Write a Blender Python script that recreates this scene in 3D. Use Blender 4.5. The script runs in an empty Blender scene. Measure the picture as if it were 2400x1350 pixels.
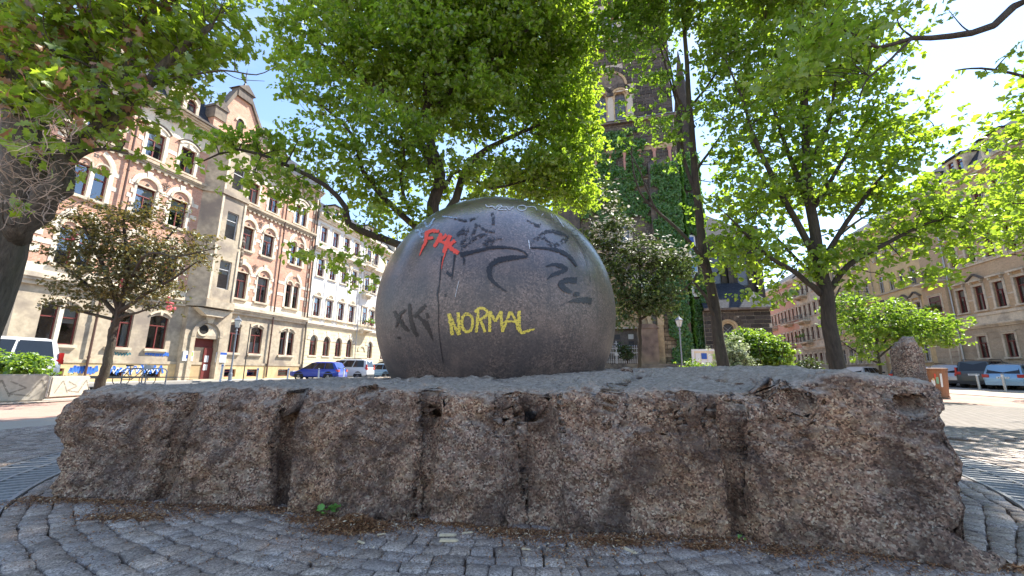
import bpy, bmesh, math, random
import numpy as np
from mathutils import Vector, Matrix
random.seed(7)
RNG = np.random.default_rng(11)
S = bpy.context.scene
COL = S.collection
R_ = math.radians
# ------------------------------------------------------------------ camera
H = 0.9
F = 955.0
zc = np.array([36., 4725., -955.]); zc /= np.linalg.norm(zc)
fw = np.array([0., 0., -1.]); yc = fw - fw.dot(zc) * zc; yc /= np.linalg.norm(yc)
xc = np.cross(yc, zc)
ROT = np.array([xc, yc, zc])
cam_d = bpy.data.cameras.new('camera')
cam = bpy.data.objects.new('camera', cam_d); COL.objects.link(cam)
cam.matrix_world = Matrix([[ROT[0][0], ROT[0][1], ROT[0][2], 0], [ROT[1][0], ROT[1][1], ROT[1][2], 0], [ROT[2][0], ROT[2][1], ROT[2][2], H], [0, 0, 0, 1]])
cam_d.sensor_width = 36; cam_d.lens = 36 * F / 2400; cam_d.clip_end = 3000; cam_d.clip_start = 0.05
S.camera = cam
# ------------------------------------------------------------------ light
SUN_AZ, SUN_EL = R_(50), R_(52)      # azimuth clockwise from +Y
w = bpy.data.worlds.new('World'); S.world = w; w.use_nodes = True
nt = w.node_tree; nt.nodes.clear()
out = nt.nodes.new('ShaderNodeOutputWorld'); bg = nt.nodes.new('ShaderNodeBackground')
sky = nt.nodes.new('ShaderNodeTexSky'); sky.sky_type = 'NISHITA'; sky.sun_disc = False
sky.sun_elevation = SUN_EL; sky.sun_rotation = SUN_AZ
sky.air_density = 1.0; sky.dust_density = 0.15; sky.ozone_density = 1.0
tc = nt.nodes.new('ShaderNodeTexCoord')
mp = nt.nodes.new('ShaderNodeMapping'); mp.inputs['Scale'].default_value = (1.0, 1.0, 2.6)
cn = nt.nodes.new('ShaderNodeTexNoise'); cn.inputs['Scale'].default_value = 2.3; cn.inputs['Detail'].default_value = 7; cn.inputs['Roughness'].default_value = .58
cr = nt.nodes.new('ShaderNodeValToRGB'); cr.color_ramp.elements[0].position = .47; cr.color_ramp.elements[1].position = .75
cr.color_ramp.elements[1].color = (.62, .62, .62, 1)
mx = nt.nodes.new('ShaderNodeMix'); mx.data_type = 'RGBA'; mx.inputs[7].default_value = (2.9, 3.4, 4.5, 1)
nt.links.new(tc.outputs['Generated'], mp.inputs[0]); nt.links.new(mp.outputs[0], cn.inputs['Vector'])
nt.links.new(cn.outputs['Fac'], cr.inputs[0]); nt.links.new(cr.outputs[0], mx.inputs[0])
nt.links.new(sky.outputs[0], mx.inputs[6]); nt.links.new(mx.outputs[2], bg.inputs[0])
bg.inputs[1].default_value = 0.14
nt.links.new(bg.outputs[0], out.inputs[0])
sl = bpy.data.lights.new('sun', 'SUN'); sl.energy = 4.6; sl.angle = R_(.55); sl.color = (1, .95, .86)
sun = bpy.data.objects.new('sun', sl); COL.objects.link(sun)
sd = Vector((math.sin(SUN_AZ) * math.cos(SUN_EL), math.cos(SUN_AZ) * math.cos(SUN_EL), math.sin(SUN_EL)))
sun.rotation_euler = sd.to_track_quat('Z', 'Y').to_euler(); sun.location = (20, 20, 60)
S.view_settings.view_transform = 'Standard'; S.view_settings.look = 'None'
S.view_settings.exposure = 1.45; S.view_settings.gamma = 1; S.view_settings.use_curve_mapping = False
S.cycles.max_bounces = 8; S.cycles.transparent_max_bounces = 12; S.cycles.caustics_reflective = False; S.cycles.caustics_refractive = False
S.cycles.use_denoising = True; S.cycles.sample_clamp_indirect = 6

# ------------------------------------------------------------------ geometry helpers
def ray(px, py):
    return ROT @ np.array([(px - 1200) / F, -(py - 675) / F, -1.])
def at(px, py, Y):
    r = ray(px, py); return Vector(r * (Y / r[1]) + [0, 0, H])
def ground(px, py, z=0.):
    r = ray(px, py); t = (z - H) / r[2]; return Vector(r * t + [0, 0, H])

class MB:
    def __init__(s): s.v = []; s.f = []; s.m = []
    def q(s, pts, m=0):
        n = len(s.v); s.v += [tuple(p) for p in pts]; s.f.append(tuple(range(n, n + len(pts)))); s.m.append(m)
    def box(s, x0, x1, y0, y1, z0, z1, m=0):
        n = len(s.v)
        s.v += [(x0, y0, z0), (x1, y0, z0), (x1, y1, z0), (x0, y1, z0), (x0, y0, z1), (x1, y0, z1), (x1, y1, z1), (x0, y1, z1)]
        for f in ((0, 3, 2, 1), (4, 5, 6, 7), (0, 1, 5, 4), (1, 2, 6, 5), (2, 3, 7, 6), (3, 0, 4, 7)):
            s.f.append(tuple(n + i for i in f)); s.m.append(m)
    def prism(s, poly, y0, y1, m=0):          # poly in x,z (counter-clockwise seen from -y)
        n = len(s.v); k = len(poly)
        s.v += [(x, y0, z) for x, z in poly] + [(x, y1, z) for x, z in poly]
        s.f.append(tuple(range(n, n + k))); s.m.append(m)
        s.f.append(tuple(range(n + 2 * k - 1, n + k - 1, -1))); s.m.append(m)
        for i in range(k):
            j = (i + 1) % k; s.f.append((n + i, n + k + i, n + k + j, n + j)); s.m.append(m)
    def arc(s, cx, cz, r0, r1, a0, a1, y0, y1, n=12, m=0, sz=1.0):
        b = len(s.v)
        for i in range(n + 1):
            a = R_(a0 + (a1 - a0) * i / n); c, d = math.cos(a), math.sin(a) * sz
            s.v += [(cx + r0 * c, y0, cz + r0 * d), (cx + r1 * c, y0, cz + r1 * d), (cx + r1 * c, y1, cz + r1 * d), (cx + r0 * c, y1, cz + r0 * d)]
        for i in range(n):
            for k in range(4):
                a_, b_ = b + 4 * i + k, b + 4 * i + (k + 1) % 4
                s.f.append((a_, a_ + 4, b_ + 4, b_)); s.m.append(m)
        s.f.append((b, b + 1, b + 2, b + 3)); s.m.append(m)
        e = b + 4 * n; s.f.append((e + 3, e + 2, e + 1, e)); s.m.append(m)
    def fan(s, cx, cz, r, a0, a1, y, n=12, m=0, sz=1.0):
        pts = [(cx + r * math.cos(R_(a0 + (a1 - a0) * i / n)), y, cz + sz * r * math.sin(R_(a0 + (a1 - a0) * i / n))) for i in range(n + 1)]
        s.q(pts, m)
    def tube(s, pts, rad, n=6, m=0, cap=True):
        pts = [Vector(p) for p in pts]; rad = rad if hasattr(rad, '__len__') else [rad] * len(pts)
        b = len(s.v); up = None
        for i, p in enumerate(pts):
            t = (pts[min(i + 1, len(pts) - 1)] - pts[max(i - 1, 0)])
            t = t.normalized() if t.length > 1e-9 else Vector((0, 0, 1))
            if up is None:
                up = t.orthogonal().normalized()
            else:
                up = (up - t * up.dot(t)); up = up.normalized() if up.length > 1e-6 else t.orthogonal().normalized()
            w_ = t.cross(up)
            for k in range(n):
                a = 2 * math.pi * k / n; d = up * math.cos(a) + w_ * math.sin(a)
                s.v.append(tuple(p + d * rad[i]))
        for i in range(len(pts) - 1):
            for k in range(n):
                k2 = (k + 1) % n
                s.f.append((b + i * n + k, b + i * n + k2, b + (i + 1) * n + k2, b + (i + 1) * n + k)); s.m.append(m)
        if cap:
            s.f.append(tuple(b + k for k in range(n - 1, -1, -1))); s.m.append(m)
            e = b + (len(pts) - 1) * n; s.f.append(tuple(e + k for k in range(n))); s.m.append(m)
    def lathe(s, prof, n=12, c=(0, 0, 0), m=0):
        b = len(s.v)
        for r, z in prof:
            for k in range(n):
                a = 2 * math.pi * (k + .5) / n; s.v.append((c[0] + r * math.cos(a), c[1] + r * math.sin(a), c[2] + z))
        for i in range(len(prof) - 1):
            for k in range(n):
                k2 = (k + 1) % n
                s.f.append((b + i * n + k, b + i * n + k2, b + (i + 1) * n + k2, b + (i + 1) * n + k)); s.m.append(m)
        s.f.append(tuple(b + k for k in range(n - 1, -1, -1))); s.m.append(m)
        e = b + (len(prof) - 1) * n; s.f.append(tuple(e + k for k in range(n))); s.m.append(m)
    def mesh(s, name, mats, smooth=False):
        me = bpy.data.meshes.new(name); me.from_pydata(s.v, [], s.f)
        for mm in (mats if isinstance(mats, (list, tuple)) else [mats]): me.materials.append(mm)
        me.polygons.foreach_set('material_index', s.m)
        if smooth: me.polygons.foreach_set('use_smooth', [True] * len(s.f))
        me.update(); return me
    def build(s, name, mats, parent=None, loc=None, rot=None, smooth=False):
        return link(name, s.mesh(name, mats, smooth), parent, loc, rot)

def link(name, me, parent=None, loc=None, rot=None):
    o = bpy.data.objects.new(name, me); COL.objects.link(o)
    if parent is not None: o.parent = parent
    if loc is not None: o.location = loc
    if rot is not None: o.rotation_euler = rot
    return o
def tag(o, label=None, cat=None, group=None, kind=None):
    for k, v_ in (('label', label), ('category', cat), ('group', group), ('kind', kind)):
        if v_: o[k] = v_
    return o
def thing(name, label, cat, loc=(0, 0, 0), rz=0, group=None):
    return tag(link(name, None, None, loc, (0, 0, rz)), label, cat, group)
def npmesh(name, V, Fq, mats, smooth=False, attr=None):
    """V (n,3), Fq (m,k) faces all with k corners"""
    me = bpy.data.meshes.new(name); k = Fq.shape[1]
    me.vertices.add(len(V)); me.vertices.foreach_set('co', np.asarray(V, np.float32).ravel())
    me.loops.add(Fq.size); me.loops.foreach_set('vertex_index', Fq.astype(np.int32).ravel())
    me.polygons.add(len(Fq)); me.polygons.foreach_set('loop_start', np.arange(0, Fq.size, k, dtype=np.int32))
    try: me.polygons.foreach_set('loop_total', np.full(len(Fq), k, np.int32))
    except Exception: pass
    for mm in (mats if isinstance(mats, (list, tuple)) else [mats]): me.materials.append(mm)
    if smooth: me.polygons.foreach_set('use_smooth', np.ones(len(Fq), bool))
    me.update(calc_edges=True)
    if attr is not None:
        a = me.attributes.new('tint', 'FLOAT', 'POINT'); a.data.foreach_set('value', np.asarray(attr, np.float32))
    return me

# ------------------------------------------------------------------ numpy noise
def _h(ix, iy, iz, seed):
    n = (ix.astype(np.int64) * 374761393 + iy.astype(np.int64) * 668265263 + iz.astype(np.int64) * 2147483647 + seed * 974634777) & 0xFFFFFFFF
    n = ((n ^ (n >> 13)) * 1274126177) & 0xFFFFFFFF
    return ((n ^ (n >> 16)) & 0xFFFFFF) / float(0xFFFFFF)
def vnoise(P, f, seed=0):
    Q = P * f; I = np.floor(Q); T = Q - I; T = T * T * (3 - 2 * T); ix, iy, iz = I[:, 0], I[:, 1], I[:, 2]
    r = 0
    for a in (0, 1):
        for b in (0, 1):
            for c in (0, 1):
                r = r + _h(ix + a, iy + b, iz + c, seed) * (T[:, 0] if a else 1 - T[:, 0]) * (T[:, 1] if b else 1 - T[:, 1]) * (T[:, 2] if c else 1 - T[:, 2])
    return r * 2 - 1
def fbm(P, f, o=3, seed=0, g=.5):
    r = 0; a = 1
    for i in range(o): r = r + a * vnoise(P, f * 2 ** i, seed + i); a *= g
    return r
# ------------------------------------------------------------------ materials
MATS = {}
def newmat(name):
    m = bpy.data.materials.new(name); m.use_nodes = True; t = m.node_tree
    b = t.nodes['Principled BSDF']; MATS[name] = m
    return m, t, b
def N(t, typ, **k):
    n = t.nodes.new(typ)
    for a, v_ in k.items():
        if a in n.inputs: n.inputs[a].default_value = v_
        else: setattr(n, a, v_)
    return n
def ramp(t, src, stops):
    r = t.nodes.new('ShaderNodeValToRGB'); e = r.color_ramp.elements
    while len(e) < len(stops): e.new(.5)
    for i, (p, c) in enumerate(stops):
        e[i].position = p; e[i].color = (c[0], c[1], c[2], 1) if hasattr(c, '__len__') else (c, c, c, 1)
    t.links.new(src, r.inputs[0]); return r.outputs[0]
def mixc(t, fac, a, b, mode='MIX'):
    m = t.nodes.new('ShaderNodeMix'); m.data_type = 'RGBA'; m.blend_type = mode
    for s_, i in ((fac, 0), (a, 6), (b, 7)):
        if hasattr(s_, 'is_output') or isinstance(s_, bpy.types.NodeSocket): t.links.new(s_, m.inputs[i])
        elif i == 0: m.inputs[0].default_value = s_
        else: m.inputs[i].default_value = (*s_[:3], 1)
    return m.outputs[2]
def noise(t, scale, detail=4, rough=.55, vec=None, dist=0):
    n = N(t, 'ShaderNodeTexNoise', Scale=scale, Detail=detail, Roughness=rough, Distortion=dist)
    if vec is not None: t.links.new(vec, n.inputs['Vector'])
    return n.outputs['Fac']
def coord(t, world=False, scale=None):
    if world:
        o = t.nodes.new('ShaderNodeNewGeometry').outputs['Position']
    else: o = t.nodes.new('ShaderNodeTexCoord').outputs['Object']
    if scale is not None:
        m = N(t, 'ShaderNodeMapping'); m.inputs['Scale'].default_value = scale; t.links.new(o, m.inputs[0]); o = m.outputs[0]
    return o
def bump(t, b, h, s=.3, d=.01):
    n = N(t, 'ShaderNodeBump', Strength=s, Distance=d); t.links.new(h, n.inputs['Height']); t.links.new(n.outputs[0], b.inputs['Normal'])
    return n
def objrand(t): return t.nodes.new('ShaderNodeObjectInfo').outputs['Random']

def simple(name, c, rough=.6, var=.25, scale=6, bs=.15, metal=0, spec=None, world=True, stain=None, rnd=0):
    m, t, b = newmat(name); v_ = coord(t, world)
    n1 = noise(t, scale, 6, .6, v_); n2 = noise(t, scale * .13, 4, .6, v_)
    col = mixc(t, ramp(t, n1, [(.3, 0), (.7, 1)]), [x * (1 - var) for x in c], [min(1, x * (1 + var)) for x in c])
    if stain is not None: col = mixc(t, ramp(t, n2, [(.48, 0), (.66, .85)]), col, stain)
    if rnd:
        k = N(t, 'ShaderNodeMapRange', **{'To Min': 1 - rnd, 'To Max': 1 + rnd}); t.links.new(objrand(t), k.inputs[0])
        hs = N(t, 'ShaderNodeHueSaturation'); t.links.new(k.outputs[0], hs.inputs['Value']); t.links.new(col, hs.inputs['Color']); col = hs.outputs[0]
    t.links.new(col, b.inputs['Base Color']); b.inputs['Roughness'].default_value = rough; b.inputs['Metallic'].default_value = metal
    if spec is not None: b.inputs['Specular IOR Level'].default_value = spec
    if bs: bump(t, b, n1, bs, .02)
    return m

# rock --------------------------------------------------------------
def granite_rock():
    m, t, b = newmat('rough_granite'); v_ = coord(t, True)
    vor = N(t, 'ShaderNodeTexVoronoi', Scale=105); t.links.new(v_, vor.inputs['Vector'])
    sep = t.nodes.new('ShaderNodeSeparateColor'); t.links.new(vor.outputs['Color'], sep.inputs[0])
    grains = ramp(t, sep.outputs[0], [(0, (.07, .045, .03)), (.25, (.25, .145, .10)), (.5, (.42, .25, .175)), (.78, (.60, .40, .285)), (1, (.80, .66, .50))])
    v2 = N(t, 'ShaderNodeTexVoronoi', Scale=33); t.links.new(v_, v2.inputs['Vector'])
    sp = t.nodes.new('ShaderNodeSeparateColor'); t.links.new(v2.outputs['Color'], sp.inputs[0])
    col = mixc(t, ramp(t, sp.outputs[1], [(.72, 0), (.85, .55)]), grains, (.46, .35, .26))
    big = noise(t, 3.2, 6, .68, v_, .6)
    col = mixc(t, ramp(t, big, [(.40, .74), (.55, 0)]), col, (.070, .040, .030))
    med = noise(t, 13, 5, .7, v_, .3)
    col = mixc(t, ramp(t, med, [(.34, .60), (.50, 0)]), col, (.085, .052, .038))
    warm = noise(t, 1.3, 4, .6, v_)
    col = mixc(t, ramp(t, warm, [(.45, 0), (.7, .5)]), col, mixc(t, 1, col, (1.25, .95, .55), 'MULTIPLY'))
    # paler, greyer tone on the high upward faces
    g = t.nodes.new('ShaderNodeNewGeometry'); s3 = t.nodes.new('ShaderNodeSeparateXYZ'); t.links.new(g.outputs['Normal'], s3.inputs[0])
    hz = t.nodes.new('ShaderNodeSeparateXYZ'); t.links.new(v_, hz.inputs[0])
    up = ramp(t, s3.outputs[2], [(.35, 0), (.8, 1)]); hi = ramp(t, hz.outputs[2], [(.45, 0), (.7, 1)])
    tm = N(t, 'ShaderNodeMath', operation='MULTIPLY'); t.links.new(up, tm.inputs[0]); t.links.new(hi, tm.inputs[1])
    top_tone = ramp(t, noise(t, 26, 7, .8, v_, .5), [(.3, (.20, .15, .115)), (.45, (.44, .355, .285)), (.7, (.76, .64, .54))])
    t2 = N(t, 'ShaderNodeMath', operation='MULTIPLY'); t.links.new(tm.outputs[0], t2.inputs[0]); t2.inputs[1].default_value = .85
    col = mixc(t, t2.outputs[0], col, top_tone)
    t.links.new(col, b.inputs['Base Color']); b.inputs['Roughness'].default_value = .72
    hsum = N(t, 'ShaderNodeMath', operation='ADD'); t.links.new(noise(t, 55, 5, .7, v_), hsum.inputs[0])
    mm = N(t, 'ShaderNodeMath', operation='MULTIPLY'); t.links.new(noise(t, 16, 5, .7, v_), mm.inputs[0]); mm.inputs[1].default_value = 2.2
    t.links.new(mm.outputs[0], hsum.inputs[1])
    bump(t, b, hsum.outputs[0], 1.0, .034)
    return m
M_rock = granite_rock()

def granite_ball():
    m, t, b = newmat('worn_dark_granite'); v_ = coord(t, True)
    vor = N(t, 'ShaderNodeTexVoronoi', Scale=70); t.links.new(v_, vor.inputs['Vector'])
    sep = t.nodes.new('ShaderNodeSeparateColor'); t.links.new(vor.outputs['Color'], sep.inputs[0])
    col = ramp(t, sep.outputs[0], [(0, (.045, .031, .026)), (.5, (.125, .084, .068)), (.85, (.19, .13, .105)), (1, (.25, .18, .15))])
    big = noise(t, 1.5, 6, .6, v_, .4)
    col = mixc(t, ramp(t, big, [(.42, .7), (.6, 0)]), col, (.050, .042, .044))
    col = mixc(t, ramp(t, noise(t, 2.1, 5, .6, v_), [(.5, 0), (.72, .5)]), col, (.20, .138, .11))
    stk = noise(t, 9, 5, .65, coord(t, True, (1, 1, .10)))
    col = mixc(t, ramp(t, stk, [(.52, 0), (.66, .55)]), col, (.045, .036, .034)); col = mixc(t, ramp(t, noise(t, 14, 5, .7, coord(t, True, (1, 1, .3))), [(.6, 0), (.75, .35)]), col, (.26, .21, .18))
    vf = N(t, 'ShaderNodeTexVoronoi', Scale=24); t.links.new(v_, vf.inputs['Vector'])
    col = mixc(t, ramp(t, vf.outputs['Distance'], [(.035, .6), (.06, 0)]), col, (.36, .32, .30))
    pit = noise(t, 55, 3, .6, coord(t, True, (1, 1, 1.6)))
    col = mixc(t, ramp(t, pit, [(.30, .85), (.38, 0)]), col, (.018, .015, .015))
    t.links.new(col, b.inputs['Base Color'])
    g = t.nodes.new('ShaderNodeNewGeometry'); s3 = t.nodes.new('ShaderNodeSeparateXYZ'); t.links.new(g.outputs['Normal'], s3.inputs[0])
    rg = ramp(t, s3.outputs[2], [(.0, .50), (.35, .34), (.75, .24)])
    t.links.new(rg, b.inputs['Roughness']); b.inputs['Specular IOR Level'].default_value = .8; t.links.new(ramp(t, s3.outputs[2], [(.15, 0), (.55, 1)]), b.inputs['Coat Weight']); b.inputs['Coat IOR'].default_value = 1.9; b.inputs['Coat Roughness'].default_value = .22
    hs = N(t, 'ShaderNodeMath', operation='ADD'); t.links.new(ramp(t, pit, [(.28, 0), (.4, 1)]), hs.inputs[0])
    m2 = N(t, 'ShaderNodeMath', operation='MULTIPLY'); t.links.new(noise(t, 22, 4, .6, v_), m2.inputs[0]); m2.inputs[1].default_value = .9
    t.links.new(m2.outputs[0], hs.inputs[1]); bump(t, b, hs.outputs[0], .3, .004)
    return m
M_ball = granite_ball()

def paint(name, c, holes=.42, rough=.5, scale=60):
    m, t, b = newmat(name); v_ = coord(t, True)
    t.links.new(mixc(t, noise(t, 30, 4, .6, v_), [x * .75 for x in c], [min(1, x * 1.15) for x in c]), b.inputs['Base Color'])
    b.inputs['Roughness'].default_value = rough
    n = noise(t, scale, 5, .7, v_); t.links.new(ramp(t, n, [(holes - .04, 0), (holes + .04, 1)]), b.inputs['Alpha'])
    return m
M_yel = paint('yellow_chalk_paint', (.74, .58, .09), .42); M_red = paint('red_spray_paint', (.72, .07, .04), .30)
M_blk = paint('black_marker_paint', (.018, .016, .020), .40, .4); M_fade = paint('faded_black_paint', (.032, .031, .040), .50, .4, 25)
M_brn = paint('faded_dark_brown_paint', (.030, .022, .020), .40); M_pale = paint('pale_blue_paint', (.32, .42, .55), .47, .5, 40); M_scr = paint('white_scratches', (.55, .58, .62), .40)

def sett_mat():
    m, t, b = newmat('granite_sett'); v_ = coord(t, True)
    vor = N(t, 'ShaderNodeTexVoronoi', Scale=160); t.links.new(v_, vor.inputs['Vector'])
    sep = t.nodes.new('ShaderNodeSeparateColor'); t.links.new(vor.outputs['Color'], sep.inputs[0])
    col = ramp(t, sep.outputs[0], [(0, (.14, .118, .10)), (.4, (.34, .29, .245)), (.8, (.50, .43, .365)), (1, (.66, .57, .49))])
    col = mixc(t, ramp(t, noise(t, 4, 5, .6, v_), [(.4, .5), (.6, 0)]), col, (.20, .165, .14))
    a = N(t, 'ShaderNodeAttribute', attribute_name='tint')
    col = mixc(t, 1, col, ramp(t, a.outputs['Fac'], [(0, (.66, .62, .60)), (.3, (.95, .86, .80)), (.7, (.92, .90, .92)), (1, (1.25, 1.17, 1.10))]), 'MULTIPLY')
    t.links.new(col, b.inputs['Base Color']); b.inputs['Roughness'].default_value = .65
    bump(t, b, noise(t, 45, 5, .7, v_), .7, .012)
    return m
M_sett = sett_mat()
def ground_mat(name, c1, c2, c3, sc=40, bs=.5):
    m, t, b = newmat(name); v_ = coord(t, True)
    col = mixc(t, ramp(t, noise(t, sc, 6, .75, v_), [(.3, 0), (.7, 1)]), c1, c2)
    col = mixc(t, ramp(t, noise(t, .9, 5, .65, v_), [(.42, 0), (.62, .8)]), col, c3)
    t.links.new(col, b.inputs['Base Color']); b.inputs['Roughness'].default_value = .9
    bump(t, b, noise(t, sc * 1.3, 6, .75, v_), bs, .02); return m
M_gravel = ground_mat('red_grit', (.30, .17, .13), (.46, .29, .22), (.38, .28, .22))
M_sand = ground_mat('pale_sand', (.34, .29, .225), (.48, .42, .34), (.38, .30, .235))
M_joint = ground_mat('sandy_joint_dirt', (.07, .05, .035), (.16, .11, .075), (.10, .06, .035), 90)
M_road = ground_mat('grey_road', (.10, .10, .10), (.20, .195, .19), (.15, .14, .135))
M_slab = ground_mat('pale_pavement', (.32, .30, .26), (.44, .41, .37), (.36, .33, .29), 25, .2)
M_soil = ground_mat('dark_soil', (.05, .04, .03), (.09, .07, .05), (.06, .06, .03))
def farsett():
    m, t, b = newmat('distant_setts'); v_ = coord(t, True)
    br = N(t, 'ShaderNodeTexBrick', Scale=1.0, **{'Mortar Size': .012, 'Brick Width': .2, 'Row Height': .13}); t.links.new(v_, br.inputs['Vector'])
    br.inputs['Color1'].default_value = (.21, .19, .17, 1); br.inputs['Color2'].default_value = (.28, .25, .225, 1); br.inputs['Mortar'].default_value = (.09, .07, .055, 1)
    t.links.new(mixc(t, ramp(t, noise(t, 1.1, 4, .6, v_), [(.4, .5), (.6, 0)]), br.outputs[0], (.22, .19, .165)), b.inputs['Base Color'])
    b.inputs['Roughness'].default_value = .9; b.inputs['Specular IOR Level'].default_value = .2; bump(t, b, br.outputs['Fac'], -.5, .01); return m
M_farsett = farsett()

# masonry -----------------------------------------------------------
def brickmat(name, c1, c2, mort, bw=.26, rh=.077, dirt=(.16, .10, .08), amt=.35):
    m, t, b = newmat(name); tcn = t.nodes.new('ShaderNodeTexCoord').outputs['Object']
    sx = t.nodes.new('ShaderNodeSeparateXYZ'); t.links.new(tcn, sx.inputs[0]); cx = t.nodes.new('ShaderNodeCombineXYZ')
    ad = N(t, 'ShaderNodeMath', operation='ADD'); t.links.new(sx.outputs[0], ad.inputs[0]); t.links.new(sx.outputs[1], ad.inputs[1])
    t.links.new(ad.outputs[0], cx.inputs[0]); t.links.new(sx.outputs[2], cx.inputs[1])
    br = N(t, 'ShaderNodeTexBrick', Scale=1.0, **{'Mortar Size': .008, 'Brick Width': bw, 'Row Height': rh, 'Bias': -.1}); t.links.new(cx.outputs[0], br.inputs['Vector'])
    br.inputs['Color1'].default_value = (*c1, 1); br.inputs['Color2'].default_value = (*c2, 1); br.inputs['Mortar'].default_value = (*mort, 1)
    n = noise(t, .9, 6, .65, tcn); col = mixc(t, ramp(t, n, [(.42, 0), (.68, amt)]), br.outputs[0], dirt)
    n2 = noise(t, 7, 4, .6, tcn); col = mixc(t, .35, col, mixc(t, ramp(t, n2, [(.3, 0), (.7, 1)]), (.55, .55, .55), (1.3, 1.25, 1.2)), 'MULTIPLY')
    t.links.new(col, b.inputs['Base Color']); b.inputs['Roughness'].default_value = .85
    bump(t, b, br.outputs['Fac'], -.4, .01); return m
M_brick = brickmat('red_brick', (.60, .29, .185), (.70, .40, .27), (.56, .45, .36))
M_brick2 = brickmat('tan_brick', (.50, .345, .20), (.58, .41, .25), (.52, .43, .30), amt=.2)
M_salmon = brickmat('salmon_brick', (.55, .27, .17), (.58, .30, .20), (.50, .30, .22), amt=.2)
M_stone = simple('pale_sandstone', (.64, .545, .405), .85, .14, 9, .2, world=False, stain=(.34, .29, .23))
M_stoneW = simple('light_sandstone', (.76, .68, .54), .85, .12, 9, .2, world=False, stain=(.50, .44, .35))
M_stoneG = simple('sooty_sandstone', (.47, .39, .28), .88, .25, 3.5, .3, world=False, stain=(.22, .18, .15))
M_stoneY = simple('yellow_sandstone_plinth', (.60, .44, .23), .88, .2, 3, .3, world=False, stain=(.36, .26, .15))
M_stoneD = simple('dark_sandstone', (.12, .10, .085), .88, .4, 4, .3, world=False, stain=(.30, .24, .17))
M_cream = simple('cream_render', (.74, .63, .42), .8, .07, 5, .05, world=False, stain=(.58, .50, .35))
M_white = simple('white_render', (.76, .75, .72), .8, .04, 5, .03, world=False)
M_ochre = simple('ochre_render', (.70, .52, .27), .8, .07, 5, .05, world=False, stain=(.50, .37, .20))
M_church = simple('soot_black_sandstone_block', (.055, .047, .042), .85, .4, 8, .4, world=False, stain=(.12, .095, .07), rnd=.45)
M_churchL = simple('ochre_sandstone', (.42, .32, .19), .85, .25, 5, .3, world=False, stain=(.20, .15, .10))
M_mortar = simple('pale_mortar', (.46, .42, .36), .9, .15, 12, .1, world=False)
def slate():
    m, t, b = newmat('slate_roof'); v_ = coord(t)
    sx = t.nodes.new('ShaderNodeSeparateXYZ'); t.links.new(v_, sx.inputs[0]); cx = t.nodes.new('ShaderNodeCombineXYZ'); t.links.new(sx.outputs[0], cx.inputs[0]); t.links.new(sx.outputs[2], cx.inputs[1])
    br = N(t, 'ShaderNodeTexBrick', Scale=1.0, **{'Mortar Size': .012, 'Brick Width': .25, 'Row Height': .2}); t.links.new(cx.outputs[0], br.inputs['Vector'])
    br.inputs['Color1'].default_value = (.035, .04, .052, 1); br.inputs['Color2'].default_value = (.06, .065, .08, 1); br.inputs['Mortar'].default_value = (.02, .02, .025, 1)
    t.links.new(br.outputs[0], b.inputs['Base Color']); b.inputs['Roughness'].default_value = .9; b.inputs['Specular IOR Level'].default_value = .2; bump(t, b, br.outputs['Fac'], -.5, .01); return m
M_slate = slate()
M_frame = simple('dark_red_window_paint', (.17, .035, .03), .5, .15, 20, 0)
M_framew = simple('grey_white_window_paint', (.50, .50, .50), .5, .1, 20, 0)
M_unlit = simple('unlit_depth', (.02, .018, .016), .9, .3, 3, 0)  # near-black colour stands for the darkness of unlit rooms and hollows
M_curt = simple('white_curtain', (.62, .62, .60), .9, .08, 30, 0)
def glassmat():
    m, t, b = newmat('window_glass'); t.nodes.remove(b); o = t.nodes['Material Output']
    tr = N(t, 'ShaderNodeBsdfTransparent', Color=(.82, .86, .86, 1)); gl = N(t, 'ShaderNodeBsdfGlossy', Roughness=.03, Color=(.9, .93, 1, 1))
    fr = N(t, 'ShaderNodeFresnel', IOR=1.6); k = N(t, 'ShaderNodeMath', operation='MULTIPLY_ADD'); k.inputs[1].default_value = 1.1; k.inputs[2].default_value = .12; t.links.new(fr.outputs[0], k.inputs[0])
    bn = N(t, 'ShaderNodeBump', Strength=.08, Distance=.05); t.links.new(noise(t, 1.4, 2, .5, coord(t, True)), bn.inputs['Height']); t.links.new(bn.outputs[0], gl.inputs['Normal'])
    mx_ = t.nodes.new('ShaderNodeMixShader'); t.links.new(k.outputs[0], mx_.inputs[0]); t.links.new(tr.outputs[0], mx_.inputs[1]); t.links.new(gl.outputs[0], mx_.inputs[2]); t.links.new(mx_.outputs[0], o.inputs[0]); return m
M_glass = glassmat()
M_cglass = simple('leaded_grey_glass', (.13, .14, .17), .25, .3, 12, .1)
M_iron = simple('black_iron', (.03, .03, .033), .5, .2, 20, .05)
M_galv = simple('galvanised_steel', (.42, .42, .43), .4, .15, 25, .05, metal=.6)
M_grate = simple('grey_cast_grate', (.30, .29, .28), .6, .2, 40, .1)
M_rust = simple('rusty_brown_paint', (.19, .085, .04), .6, .4, 8, .2, stain=(.30, .12, .05))
M_lampgrey = simple('grey_lamp_paint', (.22, .24, .27), .45, .1, 20, .02)
M_lampglass = simple('milky_lamp_glass', (.66, .66, .60), .15, .05, 8, 0)
M_conc = simple('pale_concrete', (.46, .42, .35), .85, .15, 10, .2, stain=(.30, .27, .22))
M_wood = simple('pale_splintered_wood', (.62, .50, .33), .7, .2, 40, .1)
M_litter = simple('rusty_bud_scales', (.24, .105, .04), .85, .5, 60, 0)
M_tyre = simple('black_rubber', (.02, .02, .02), .8, .1, 20, 0)
M_signw = simple('white_sign_face', (.72, .73, .74), .4, .04, 10, 0)
M_blue = simple('blue_sign_print', (.03, .10, .42), .4, .1, 10, 0)
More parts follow.
